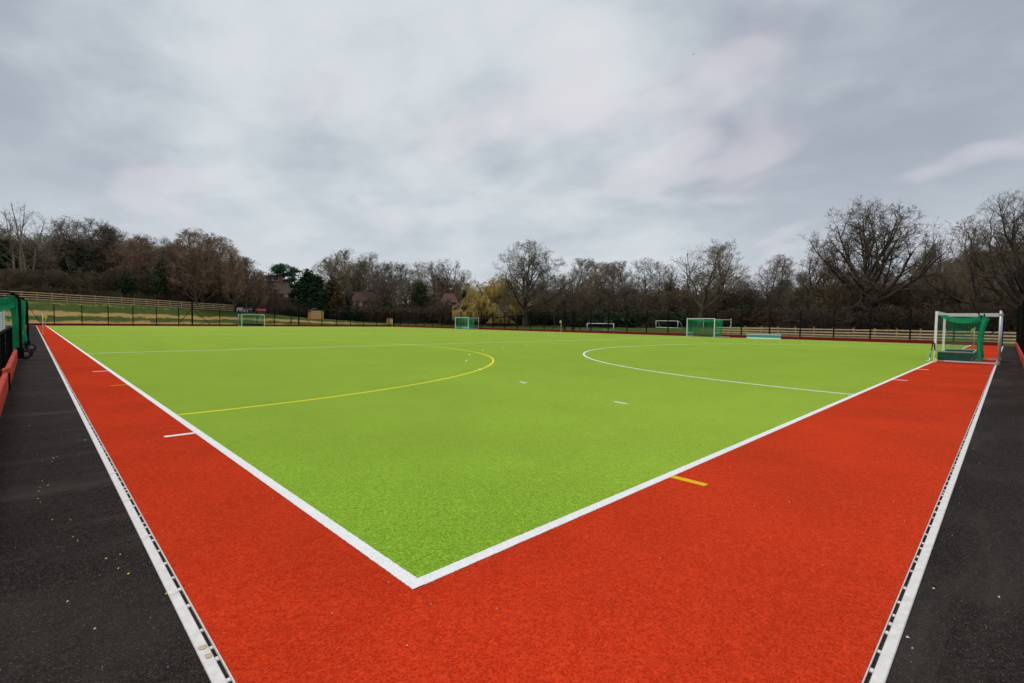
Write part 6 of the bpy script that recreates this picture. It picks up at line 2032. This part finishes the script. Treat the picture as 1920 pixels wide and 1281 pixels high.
    ('thicket', 143.45, 40.83, 8.68, 1.0057803413175637, 1.73, W[50], W[51], 2),
    ('thicket', 115.95, 34.33, 6.59, 1.1056857279905161, 3.41, W[50], W[51], 2),
    ('thicket', 136.84, 36.72, 8.7, 1.217700416497219, 0.31, W[50], W[51], 3),
    ('thicket', 101.75, 25.04, 5.6, 1.008854039040386, 4.9, W[52], W[53], 4),
    ('thicket', 106.54, 26.48, 8.0, 1.2388386315035667, 0.39, W[52], W[53], 1),
    ('thicket', 113.82, 26.55, 7.21, 1.234618852651118, 0.53, W[52], W[53], 0),
    ('thicket', 111.9, 24.77, 5.22, 1.2247140711570277, 2.53, W[52], W[53], 1),
    ('thicket', 101.79, 21.23, 7.37, 1.2682602287931968, 6.14, W[52], W[53], 4),
    ('thicket', 110.73, 22.25, 6.9, 1.340419557707751, 6.08, W[52], W[53], 4),
    ('thicket', 97.27, 17.05, 7.72, 1.2201829145666447, 3.53, W[52], W[53], 1),
    ('thicket', 105.11, 17.57, 7.18, 1.1768407016782545, 0.0, W[52], W[53], 2),
    ('thicket', 110.31, 18.91, 7.8, 1.0799020953187726, 5.08, W[52], W[53], 5),
    ('thicket', 102.54, 15.42, 6.35, 1.280877343013966, 3.32, W[52], W[53], 5),
    ('thicket', 118.73, 18.56, 5.73, 1.1460158208369022, 2.34, W[52], W[53], 5),
    ('thicket', 109.97, 15.6, 4.94, 1.246629210236554, 2.98, W[52], W[53], 4),
    ('thicket', 113.95, 13.69, 7.73, 1.1156803102829804, 3.96, W[52], W[53], 2),
    ('thicket', 105.08, 13.27, 7.35, 1.2059289647472902, 1.1, W[52], W[53], 0),
    ('thicket', 108.96, 11.58, 7.41, 1.1667881885749452, 4.36, W[52], W[53], 5),
    ('thicket', 112.94, 12.17, 7.74, 1.26076104320296, 1.55, W[52], W[53], 2),
    ('thicket', 131.03, 13.86, 7.43, 1.332847092254899, 5.79, W[52], W[53], 2),
    ('thicket', 117.87, 11.8, 8.23, 1.3191768326141564, 0.72, W[52], W[53], 2),
    ('thicket', 105.68, 8.45, 5.17, 1.0355450295589752, 2.77, W[52], W[53], 5),
    ('thicket', 114.76, 9.17, 7.84, 1.0936400146723197, 3.67, W[52], W[53], 3),
    ('thicket', 117.25, 7.74, 7.9, 1.1073003783553625, 1.91, W[52], W[53], 3),
    ('thicket', 116.63, 6.4, 7.55, 1.0193514714300804, 5.96, W[52], W[53], 3),
    ('thicket', 137.12, 6.05, 8.1, 1.1608118992320233, 0.86, W[52], W[53], 5),
    ('thicket', 126.04, 5.46, 7.56, 1.2842054791049864, 4.93, W[52], W[53], 5),
    ('thicket', 128.25, 5.0, 7.0, 1.2835800245514055, 0.86, W[52], W[53], 5),
    ('thicket', 118.63, 3.59, 6.4, 1.1797688013542484, 2.76, W[52], W[53], 0),
    ('thicket', 113.24, 2.86, 5.79, 1.0887692050860378, 0.88, W[52], W[53], 1),
    ('thicket', 122.68, 2.81, 5.82, 1.3442563933347702, 3.78, W[52], W[53], 5),
    ('thicket', 130.06, 1.27, 7.89, 1.1885608190437424, 4.12, W[52], W[53], 1),
    ('thicket', 141.96, 1.59, 6.73, 1.2801843028888682, 1.77, W[52], W[53], 5),
    ('thicket', 142.75, 0.53, 8.11, 1.0041890808414913, 2.91, W[52], W[53], 3),
    ('thicket', 145.24, 0.44, 5.96, 1.2018444693887407, 6.05, W[52], W[53], 1),
    ('thicket', 125.48, -0.67, 7.19, 1.3005404287293385, 0.36, W[52], W[53], 5),
    ('thicket', 144.92, -2.12, 6.52, 1.0709946920974383, 2.62, W[52], W[53], 1),
    ('thicket', 140.01, -2.94, 6.78, 1.007099415197479, 5.46, W[52], W[53], 1),
    ('thicket', 120.29, -4.49, 6.47, 1.290258896187925, 0.44, W[52], W[53], 2),
    ('thicket', 125.01, -3.53, 7.05, 1.319359082246839, 6.19, W[52], W[53], 5),
    ('thicket', 120.47, -5.67, 7.11, 1.3170009271024106, 1.61, W[52], W[53], 3),
    ('thicket', 131.14, -6.85, 7.94, 1.3003747787620954, 3.73, W[52], W[53], 5),
    ('thicket', 136.26, -7.95, 7.55, 1.1952093039145941, 5.66, W[52], W[53], 2),
    ('thicket', 133.68, -9.92, 6.04, 1.0727556267700695, 3.97, W[52], W[53], 5),
    ('thicket', 132.68, -10.78, 6.19, 1.3245764974096734, 2.95, W[52], W[53], 1),
    ('thicket', 127.88, -9.93, 7.17, 1.3007776751210074, 3.12, W[52], W[53], 3),
    ('thicket', 126.13, -11.42, 6.05, 1.3243348236827839, 2.09, W[52], W[53], 4),
    ('thicket', 134.99, -13.49, 6.46, 1.2512185016952053, 3.85, W[52], W[53], 5),
    ('low_evergreen', -8.65, 116.74, 1.96, 1.4903510595223568, 2.11, W[54], W[55], 3),
    ('hedge_bush', -7.63, 116.58, 2.02, 1.2617051435593811, 2.71, W[56], W[57], 2),
    ('hedge_bush', -7.11, 115.24, 2.6, 1.4035596653231046, 4.11, W[56], W[57], 5),
    ('low_evergreen', -6.17, 115.12, 2.17, 1.1680287835964158, 1.83, W[54], W[55], 5),
    ('hedge_bush', -5.09, 115.87, 1.78, 1.0945486896019783, 5.35, W[56], W[57], 0),
    ('hedge_bush', -4.02, 116.51, 1.7, 1.3566209056192275, 5.93, W[56], W[57], 0),
    ('hedge_bush', -3.45, 116.35, 2.5, 1.3140664132594682, 1.58, W[56], W[57], 0),
    ('hedge_bush', -2.6, 116.85, 1.81, 1.4612155401088005, 3.77, W[56], W[57], 5),
    ('hedge_bush', -1.4, 116.16, 1.93, 1.4136983166217463, 4.76, W[56], W[57], 3),
    ('hedge_bush', -0.59, 115.09, 2.26, 1.3167910286053581, 4.3, W[56], W[57], 0),
    ('hedge_bush', 0.87, 116.64, 2.12, 1.451192979477299, 5.24, W[56], W[57], 1),
    ('hedge_bush', 1.47, 116.07, 2.42, 1.1049808432837092, 1.03, W[56], W[57], 1),
    ('low_evergreen', 2.56, 115.05, 1.8, 1.0385159193460927, 1.82, W[54], W[55], 4),
    ('hedge_bush', 3.82, 114.89, 2.42, 1.3156321599056224, 0.2, W[56], W[57], 2),
    ('hedge_bush', 4.78, 116.84, 2.28, 1.4401571182646564, 0.23, W[56], W[57], 5),
    ('hedge_bush', 6.33, 116.39, 2.41, 1.4116713596898829, 1.58, W[56], W[57], 0),
    ('hedge_bush', 7.41, 115.71, 2.13, 1.0593570100772807, 3.18, W[56], W[57], 4),
    ('hedge_bush', 7.95, 114.65, 2.22, 1.4685424331479593, 4.62, W[56], W[57], 2),
    ('low_evergreen', 9.16, 116.67, 1.84, 1.4409690188913205, 4.29, W[54], W[55], 1),
    ('hedge_bush', 10.85, 114.81, 1.97, 1.3458320104068282, 0.92, W[56], W[57], 1),
    ('hedge_bush', 11.89, 115.13, 2.51, 1.1633348421483323, 3.88, W[56], W[57], 1),
    ('hedge_bush', 12.67, 115.24, 2.04, 1.195621381970117, 4.39, W[56], W[57], 4),
    ('hedge_bush', 13.95, 115.04, 1.83, 1.201729092691386, 3.98, W[56], W[57], 4),
    ('hedge_bush', 15.84, 116.35, 1.81, 1.3514310942437844, 0.43, W[56], W[57], 0),
    ('low_evergreen', 16.6, 116.07, 2.02, 1.350740279013701, 4.31, W[54], W[55], 1),
    ('hedge_bush', 17.92, 116.49, 2.33, 1.1098481326475065, 1.42, W[56], W[57], 2),
    ('hedge_bush', 19.66, 116.23, 2.25, 1.0371469800307724, 2.63, W[56], W[57], 0),
    ('hedge_bush', 20.36, 115.74, 2.29, 1.4487147768240607, 3.06, W[56], W[57], 1),
    ('low_evergreen', 22.47, 116.11, 2.36, 1.2875219451729831, 3.34, W[54], W[55], 3),
    ('hedge_bush', 23.89, 115.06, 1.93, 1.1995349229182588, 1.73, W[56], W[57], 1),
    ('hedge_bush', 24.93, 116.26, 2.04, 1.1959946823266099, 0.78, W[56], W[57], 4),
    ('hedge_bush', 27.12, 116.17, 2.81, 1.0714099766445329, 4.09, W[56], W[57], 1),
    ('hedge_bush', 28.52, 115.85, 2.59, 1.1552236719488929, 0.26, W[56], W[57], 2),
    ('hedge_bush', 30.02, 116.67, 2.13, 1.413161503378047, 0.37, W[56], W[57], 0),
    ('hedge_bush', 31.62, 115.69, 2.15, 1.1787271215494068, 2.68, W[56], W[57], 5),
    ('hedge_bush', 32.07, 114.87, 2.73, 1.3901749771116265, 4.59, W[56], W[57], 3),
    ('hedge_bush', 34.67, 115.99, 0.97, 1.390325929751844, 5.26, W[56], W[57], 1),
    ('hedge_bush', 37.08, 118.3, 1.63, 1.1998718591682178, 5.04, W[58], W[59], 4),
    ('hedge_bush', 37.8, 117.17, 1.85, 1.3936754948275478, 0.64, W[58], W[59], 5),
    ('hedge_bush', 40.06, 117.32, 2.23, 1.2936959658362035, 1.8, W[58], W[59], 3),
    ('low_evergreen', 41.36, 115.38, 1.7, 1.2944051377345662, 4.75, W[60], W[61], 1),
    ('hedge_bush', 43.27, 116.63, 2.72, 1.4691357790744939, 1.13, W[58], W[59], 3),
    ('hedge_bush', 44.81, 116.92, 2.26, 1.2449229734221396, 0.17, W[58], W[59], 3),
    ('hedge_bush', 46.22, 115.5, 2.43, 1.1835711402390177, 5.9, W[58], W[59], 1),
    ('low_evergreen', 48.02, 115.14, 2.32, 1.210088079829523, 0.39, W[60], W[61], 0),
    ('hedge_bush', 49.89, 114.03, 3.22, 1.4767450514970992, 3.74, W[58], W[59], 0),
    ('low_evergreen', 52.22, 115.02, 2.58, 1.2578204725027462, 1.98, W[60], W[61], 2),
    ('low_evergreen', 53.64, 114.18, 3.21, 1.2612826082627433, 5.93, W[60], W[61], 1),
    ('low_evergreen', 56.05, 112.28, 2.87, 1.2102792681329873, 3.39, W[60], W[61], 0),
    ('low_evergreen', 57.08, 111.81, 3.54, 1.3177697337675873, 5.04, W[60], W[61], 3),
    ('hedge_bush', 58.57, 111.01, 4.02, 1.2303388302697227, 4.5, W[58], W[59], 2),
    ('hedge_bush', 60.51, 110.17, 3.66, 1.2594867671450833, 1.62, W[58], W[59], 3),
    ('hedge_bush', 62.26, 109.75, 4.33, 1.2407373719370802, 4.89, W[58], W[59], 4),
    ('hedge_bush', 63.73, 108.67, 3.37, 1.4573460084549341, 4.68, W[58], W[59], 2),
    ('hedge_bush', 66.61, 108.29, 3.51, 1.3567236635009505, 5.45, W[58], W[59], 1),
    ('hedge_bush', 68.29, 106.34, 3.53, 1.3672215018682183, 5.38, W[58], W[59], 1),
    ('hedge_bush', 70.07, 106.21, 4.06, 1.02369580289202, 1.98, W[58], W[59], 5),
    ('hedge_bush', 73.01, 107.46, 4.08, 1.1582020433257247, 6.01, W[58], W[59], 0),
    ('low_evergreen', 74.03, 105.8, 3.39, 1.157554954496113, 3.12, W[60], W[61], 4),
    ('low_evergreen', 77.7, 105.07, 4.66, 1.3951044818890106, 0.93, W[60], W[61], 2),
    ('low_evergreen', 77.88, 103.98, 4.88, 1.2463555829861122, 0.08, W[60], W[61], 3),
    ('low_evergreen', 80.52, 103.05, 4.92, 1.3330794050852657, 5.08, W[60], W[61], 1),
    ('low_evergreen', 82.43, 102.49, 4.03, 1.202135060016743, 3.97, W[60], W[61], 4),
    ('hedge_bush', 82.67, 98.35, 2.82, 1.1772171269781224, 5.58, W[58], W[59], 1),
    ('hedge_bush', 83.39, 95.77, 3.91, 1.4019114435341489, 2.86, W[62], W[63], 5),
    ('low_evergreen', 85.3, 96.13, 3.36, 1.06551614352046, 3.42, W[64], W[65], 5),
    ('hedge_bush', 85.53, 93.05, 3.16, 1.0446665368016512, 1.2, W[62], W[63], 0),
    ('hedge_bush', 88.04, 90.99, 4.2, 1.0949116306316742, 3.22, W[62], W[63], 3),
    ('hedge_bush', 84.36, 85.22, 3.0, 1.3286509719909563, 5.97, W[62], W[63], 1),
    ('hedge_bush', 86.69, 84.06, 4.21, 1.3302859207814732, 6.05, W[62], W[63], 3),
    ('low_evergreen', 92.49, 87.87, 3.1, 1.4740930177210667, 3.56, W[64], W[65], 5),
    ('hedge_bush', 89.08, 81.43, 4.1, 1.2263867166251607, 5.61, W[62], W[63], 1),
    ('low_evergreen', 90.03, 79.74, 3.53, 1.4903160342915505, 5.46, W[64], W[65], 0),
    ('hedge_bush', 93.51, 80.6, 3.78, 1.466525772282916, 3.0, W[62], W[63], 5),
    ('hedge_bush', 99.04, 81.77, 3.42, 1.2197762469639992, 1.7, W[62], W[63], 0),
    ('hedge_bush', 94.1, 75.79, 3.23, 1.459175949940102, 3.95, W[62], W[63], 3),
    ('low_evergreen', 84.41, 64.29, 3.58, 1.4580591648397385, 4.67, W[64], W[65], 0),
    ('hedge_bush', 83.17, 61.76, 3.96, 1.2565462344756841, 5.68, W[62], W[63], 1),
    ('low_evergreen', 83.94, 59.91, 3.67, 1.2995202318309906, 1.71, W[64], W[65], 2),
    ('hedge_bush', 88.24, 61.61, 3.26, 1.3464280187698596, 3.26, W[62], W[63], 0),
    ('hedge_bush', 89.84, 60.85, 2.61, 1.1922320516218528, 5.65, W[62], W[63], 1),
    ('low_evergreen', 85.07, 54.82, 3.51, 1.4594552262384672, 1.17, W[64], W[65], 2),
    ('hedge_bush', 86.66, 54.15, 3.16, 1.1151085325694536, 4.54, W[62], W[63], 4),
    ('low_evergreen', 87.15, 52.52, 3.75, 1.1226871629994253, 2.6, W[64], W[65], 1),
    ('hedge_bush', 91.2, 52.75, 2.87, 1.3950766635183545, 0.73, W[62], W[63], 3),
    ('hedge_bush', 89.44, 49.86, 3.76, 1.3864561234547699, 4.65, W[62], W[63], 5),
    ('low_evergreen', 97.77, 53.37, 3.58, 1.240808466632057, 1.49, W[64], W[65], 2),
    ('hedge_bush', 90.86, 47.6, 3.54, 1.3643080343053564, 3.95, W[62], W[63], 3),
    ('low_evergreen', 92.83, 46.73, 3.63, 1.3931949045855412, 3.31, W[64], W[65], 0),
    ('low_evergreen', 100.98, 49.05, 3.75, 1.411534602168648, 1.87, W[64], W[65], 1),
    ('hedge_bush', 103.87, 48.56, 2.99, 1.2788258632898697, 0.9, W[62], W[63], 0),
    ('hedge_bush', 98.68, 44.23, 3.82, 1.0934455985708236, 4.0, W[66], W[67], 2),
    ('hedge_bush', 101.05, 43.69, 3.11, 1.0237064739886432, 4.19, W[66], W[67], 1),
    ('hedge_bush', 104.01, 43.53, 3.65, 1.2581773999422794, 2.49, W[66], W[67], 3),
    ('hedge_bush', 101.54, 40.41, 3.9, 1.4028723807266346, 0.11, W[66], W[67], 0),
    ('hedge_bush', 103.55, 39.46, 3.2, 1.2182394480584964, 5.48, W[66], W[67], 4),
    ('low_evergreen', 110.54, 40.93, 2.53, 1.385741451624803, 0.39, 'low dark evergreen bush behind the wide goal and the teal board', 'evergreen bushes behind the wide goal and the teal board', 1),
    ('hedge_bush', 109.32, 38.91, 2.88, 1.447927976092458, 3.63, W[66], W[67], 5),
    ('hedge_bush', 105.44, 34.9, 3.85, 1.4558487797073434, 5.17, W[66], W[67], 1),
    ('hedge_bush', 112.09, 36.54, 3.73, 1.4421100499882933, 1.59, W[66], W[67], 2),
    ('low_evergreen', 112.67, 35.13, 2.67, 1.0447420022816027, 1.72, 'low dark evergreen bush behind the wide goal and the teal board', 'evergreen bushes behind the wide goal and the teal board', 3),
    ('hedge_bush', 107.53, 31.51, 3.46, 1.4547115817868657, 4.35, W[66], W[67], 0),
    ('hedge_bush', 116.97, 32.27, 3.22, 1.3634269163659365, 5.09, W[66], W[67], 2),
    ('hedge_bush', 113.25, 30.27, 3.7, 1.0719330113532253, 3.71, W[66], W[67], 3),
    ('hedge_bush', 82.01, 20.12, 3.5, 1.1893485521012923, 1.18, W[68], W[69], 0),
    ('hedge_bush', 84.32, 19.55, 3.69, 1.0543203457511228, 3.86, W[68], W[69], 3),
    ('hedge_bush', 86.66, 19.51, 3.38, 1.46070040369538, 5.12, W[68], W[69], 0),
    ('hedge_bush', 95.18, 19.94, 3.91, 1.1965558311222249, 3.05, W[68], W[69], 0),
    ('hedge_bush', 87.54, 17.01, 3.3, 1.07709363978738, 2.84, W[68], W[69], 5),
    ('hedge_bush', 96.8, 18.34, 3.92, 1.4110121126880264, 1.31, W[68], W[69], 3),
    ('hedge_bush', 96.89, 16.89, 3.07, 1.1338889919304385, 4.06, W[68], W[69], 1),
    ('hedge_bush', 93.78, 14.97, 3.31, 1.2936135928036727, 2.74, W[68], W[69], 1),
    ('hedge_bush', 92.9, 14.07, 3.95, 1.2380880979776236, 5.62, W[68], W[69], 1),
    ('hedge_bush', 98.85, 13.92, 3.42, 1.1473603595304416, 2.46, W[68], W[69], 3),
    ('hedge_bush', 95.56, 12.58, 2.88, 1.1328434305373045, 0.42, W[68], W[69], 4),
    ('hedge_bush', 91.27, 11.09, 3.04, 1.3723573939150282, 5.07, W[68], W[69], 5),
    ('hedge_bush', 92.02, 9.88, 3.38, 1.2880722209347508, 0.59, W[68], W[69], 5),
    ('hedge_bush', 100.97, 10.32, 4.19, 1.0890901101811983, 1.48, W[68], W[69], 1),
    ('hedge_bush', 92.71, 8.0, 4.08, 1.4918624448209725, 2.86, W[68], W[69], 2),
    ('hedge_bush', 105.24, 8.63, 2.95, 1.1690247335096764, 3.86, W[68], W[69], 3),
    ('hedge_bush', 97.48, 6.93, 2.85, 1.3440903256192214, 5.09, W[68], W[69], 2),
    ('hedge_bush', 100.86, 5.95, 3.73, 1.0859674698537582, 3.92, W[68], W[69], 5),
    ('hedge_bush', 108.1, 5.31, 2.68, 1.259649747699501, 3.38, W[68], W[69], 2),
    ('hedge_bush', 108.55, 4.31, 3.28, 1.145684828553818, 6.05, W[68], W[69], 2),
    ('hedge_bush', 96.79, 3.21, 2.94, 1.4062274892449633, 1.97, W[68], W[69], 1),
    ('hedge_bush', 112.14, 2.82, 3.41, 1.4581464976596759, 1.66, W[68], W[69], 5),
    ('hedge_bush', 107.33, 1.35, 3.82, 1.0787134041932465, 5.99, W[68], W[69], 4),
    ('hedge_bush', 104.14, 0.36, 3.57, 1.1199416588734836, 5.26, W[68], W[69], 4),
    ('hedge_bush', 106.67, -0.23, 2.89, 1.108700453504433, 2.53, W[68], W[69], 3),
    ('hedge_bush', 105.4, -1.35, 3.7, 1.1259063659198143, 2.94, W[68], W[69], 4),
    ('hedge_bush', 101.09, -1.71, 3.81, 1.0471652388794008, 0.91, W[68], W[69], 0),
    ('hedge_bush', 115.33, -2.94, 3.68, 1.0278939089281716, 0.52, W[68], W[69], 4),
    ('hedge_bush', 112.17, -4.01, 3.35, 1.2111374472753629, 0.6, W[68], W[69], 3),
    ('hedge_bush', 108.95, -4.6, 3.2, 1.1874223777578279, 2.23, W[68], W[69], 5),
    ('hedge_bush', 105.62, -5.25, 3.56, 1.3126946782580045, 4.52, W[68], W[69], 2),
    ('hedge_bush', 112.81, -6.26, 3.06, 1.3502217212082168, 1.5, W[68], W[69], 2),
    ('hedge_bush', 122.97, -7.91, 3.91, 1.2047584755197924, 2.11, W[68], W[69], 1),
    ('hedge_bush', 117.49, -8.31, 2.7, 1.3265360948573077, 0.32, W[68], W[69], 3),
    ('hedge_bush', 111.39, -8.59, 3.68, 1.0218634091179326, 3.12, W[68], W[69], 3),
    ('hedge_bush', 122.71, -10.08, 2.8, 1.2619187139851777, 4.01, W[68], W[69], 5),
    ('hedge_bush', 122.35, -10.98, 2.52, 1.2640558904617474, 2.86, W[68], W[69], 2),
    ('hedge_bush', 124.72, -11.95, 3.64, 1.367804476286931, 0.5, W[68], W[69], 0),
]
for a in TREES:
    plant(a[0], a[1], a[2], a[3], a[4], a[5], a[6], a[7], a[8])


# ------------------------------------------------------------------ small litter on the tarmac and the turf
def scatter(name, pts, mat, size, z, seed):
    r = random.Random(seed)
    m = MB()
    for (x, y) in pts:
        n = 6
        s = size * r.uniform(0.6, 1.3)
        el = r.uniform(0.4, 1.0)
        ro = r.uniform(0, PI)
        v = []
        for j in range(n):
            a = 2 * PI * j / n
            px_, py_ = s * math.cos(a) * r.uniform(.7, 1.1), s * el * math.sin(a) * r.uniform(.7, 1.1)
            v.append((x + px_ * math.cos(ro) - py_ * math.sin(ro), y + px_ * math.sin(ro) + py_ * math.cos(ro), z + r.uniform(0.0, 0.006)))
        m.add(v + [(x, y, z + 0.010)], [(j, (j + 1) % n, n) for j in range(n)])
    return stuff(m.obj(name, mat))
scatter('fallen_petals', [(-1.407, 3.756), (-1.372, 3.581), (-1.422, 3.553), (-1.43, 3.436), (-1.438, 3.202), (-1.424, 3.087), (-1.367, 2.577), (-1.275, 2.486), (-1.278, 2.108), (-1.259, 2.015), (-1.152, 1.586), (-1.085, 1.593), (-1.113, 1.388), (-1.079, 1.273), (-0.963, 0.882)], M['petal'], 0.006, 0.001, 1)
scatter('pale_litter', [(1.495, -1.931), (1.409, -1.957), (2.157, -1.97), (2.31, -2.23), (-1.263, 0.758), (-1.492, 6.893), (-1.312, 4.658), (-1.283, 4.711), (-1.328, 4.517), (-1.343, 1.14), (-1.071, 5.472), (-1.017, 5.424), (-0.959, 0.461)], M['bit'], 0.007, 0.001, 2)
scatter('turf_litter', [(-0.061, 0.154), (-0.011, -0.182), (-0.276, -0.375), (-0.412, 0.087), (3.622, -0.265), (3.004, -0.99)], M['bit'], 0.006, 0.017, 3)
scatter('leaf_litter', [(0.175, 0.743), (0.645, 0.605), (6.072, 1.981), (1.142, 4.571)], M['petal'], 0.008, 0.021, 4)
rl = random.Random(9)
scatter('grit', [(rl.uniform(-1.75, -0.99), rl.uniform(-1.0, 14.0)) for i in range(30)] + [(rl.uniform(0.5, 16.0), rl.uniform(-2.6, -1.95)) for i in range(35)], M['bit'], 0.0022, 0.001, 5)
scatter('turf_flecks', [(rl.uniform(-0.85, 40.0), rl.uniform(-1.8, -0.05)) for i in range(60)] + [(rl.uniform(-0.85, -0.05), rl.uniform(-1.0, 30.0)) for i in range(30)], M['bit'], 0.0035, 0.017, 6)
scatter('pitch_flecks', [(rl.uniform(0.2, 30.0), rl.uniform(0.2, 30.0)) for i in range(140)], M['petal'], 0.007, 0.021, 7)


# a bird far up in the sky
b = thing('bird', 'small dark bird flying high in the grey sky', 'bird', (145.0, 69.0, 84.2), 0.6)
m = MB()
m.tube([(-0.22, 0, 0), (-0.1, 0, 0.02), (0.05, 0, 0.03), (0.18, 0, 0.02), (0.25, 0, 0.01)], [0.02, 0.05, 0.07, 0.045, 0.015], 8)
m.add([(-0.40, -0.06, 0), (-0.40, 0.06, 0), (-0.18, 0.02, 0.01), (-0.18, -0.02, 0.01)], [(0, 1, 2, 3)])
m.obj('body', M['black'], b, True)
for s in (-1, 1):
    m = MB()
    m.add([(0.12, 0.03 * s, 0.03), (-0.08, 0.03 * s, 0.03), (-0.05, 0.30 * s, 0.14), (0.12, 0.30 * s, 0.15), (-0.06, 0.62 * s, 0.08)], [(0, 1, 2, 3), (3, 2, 4)])
    m.obj('wing', M['black'], b)
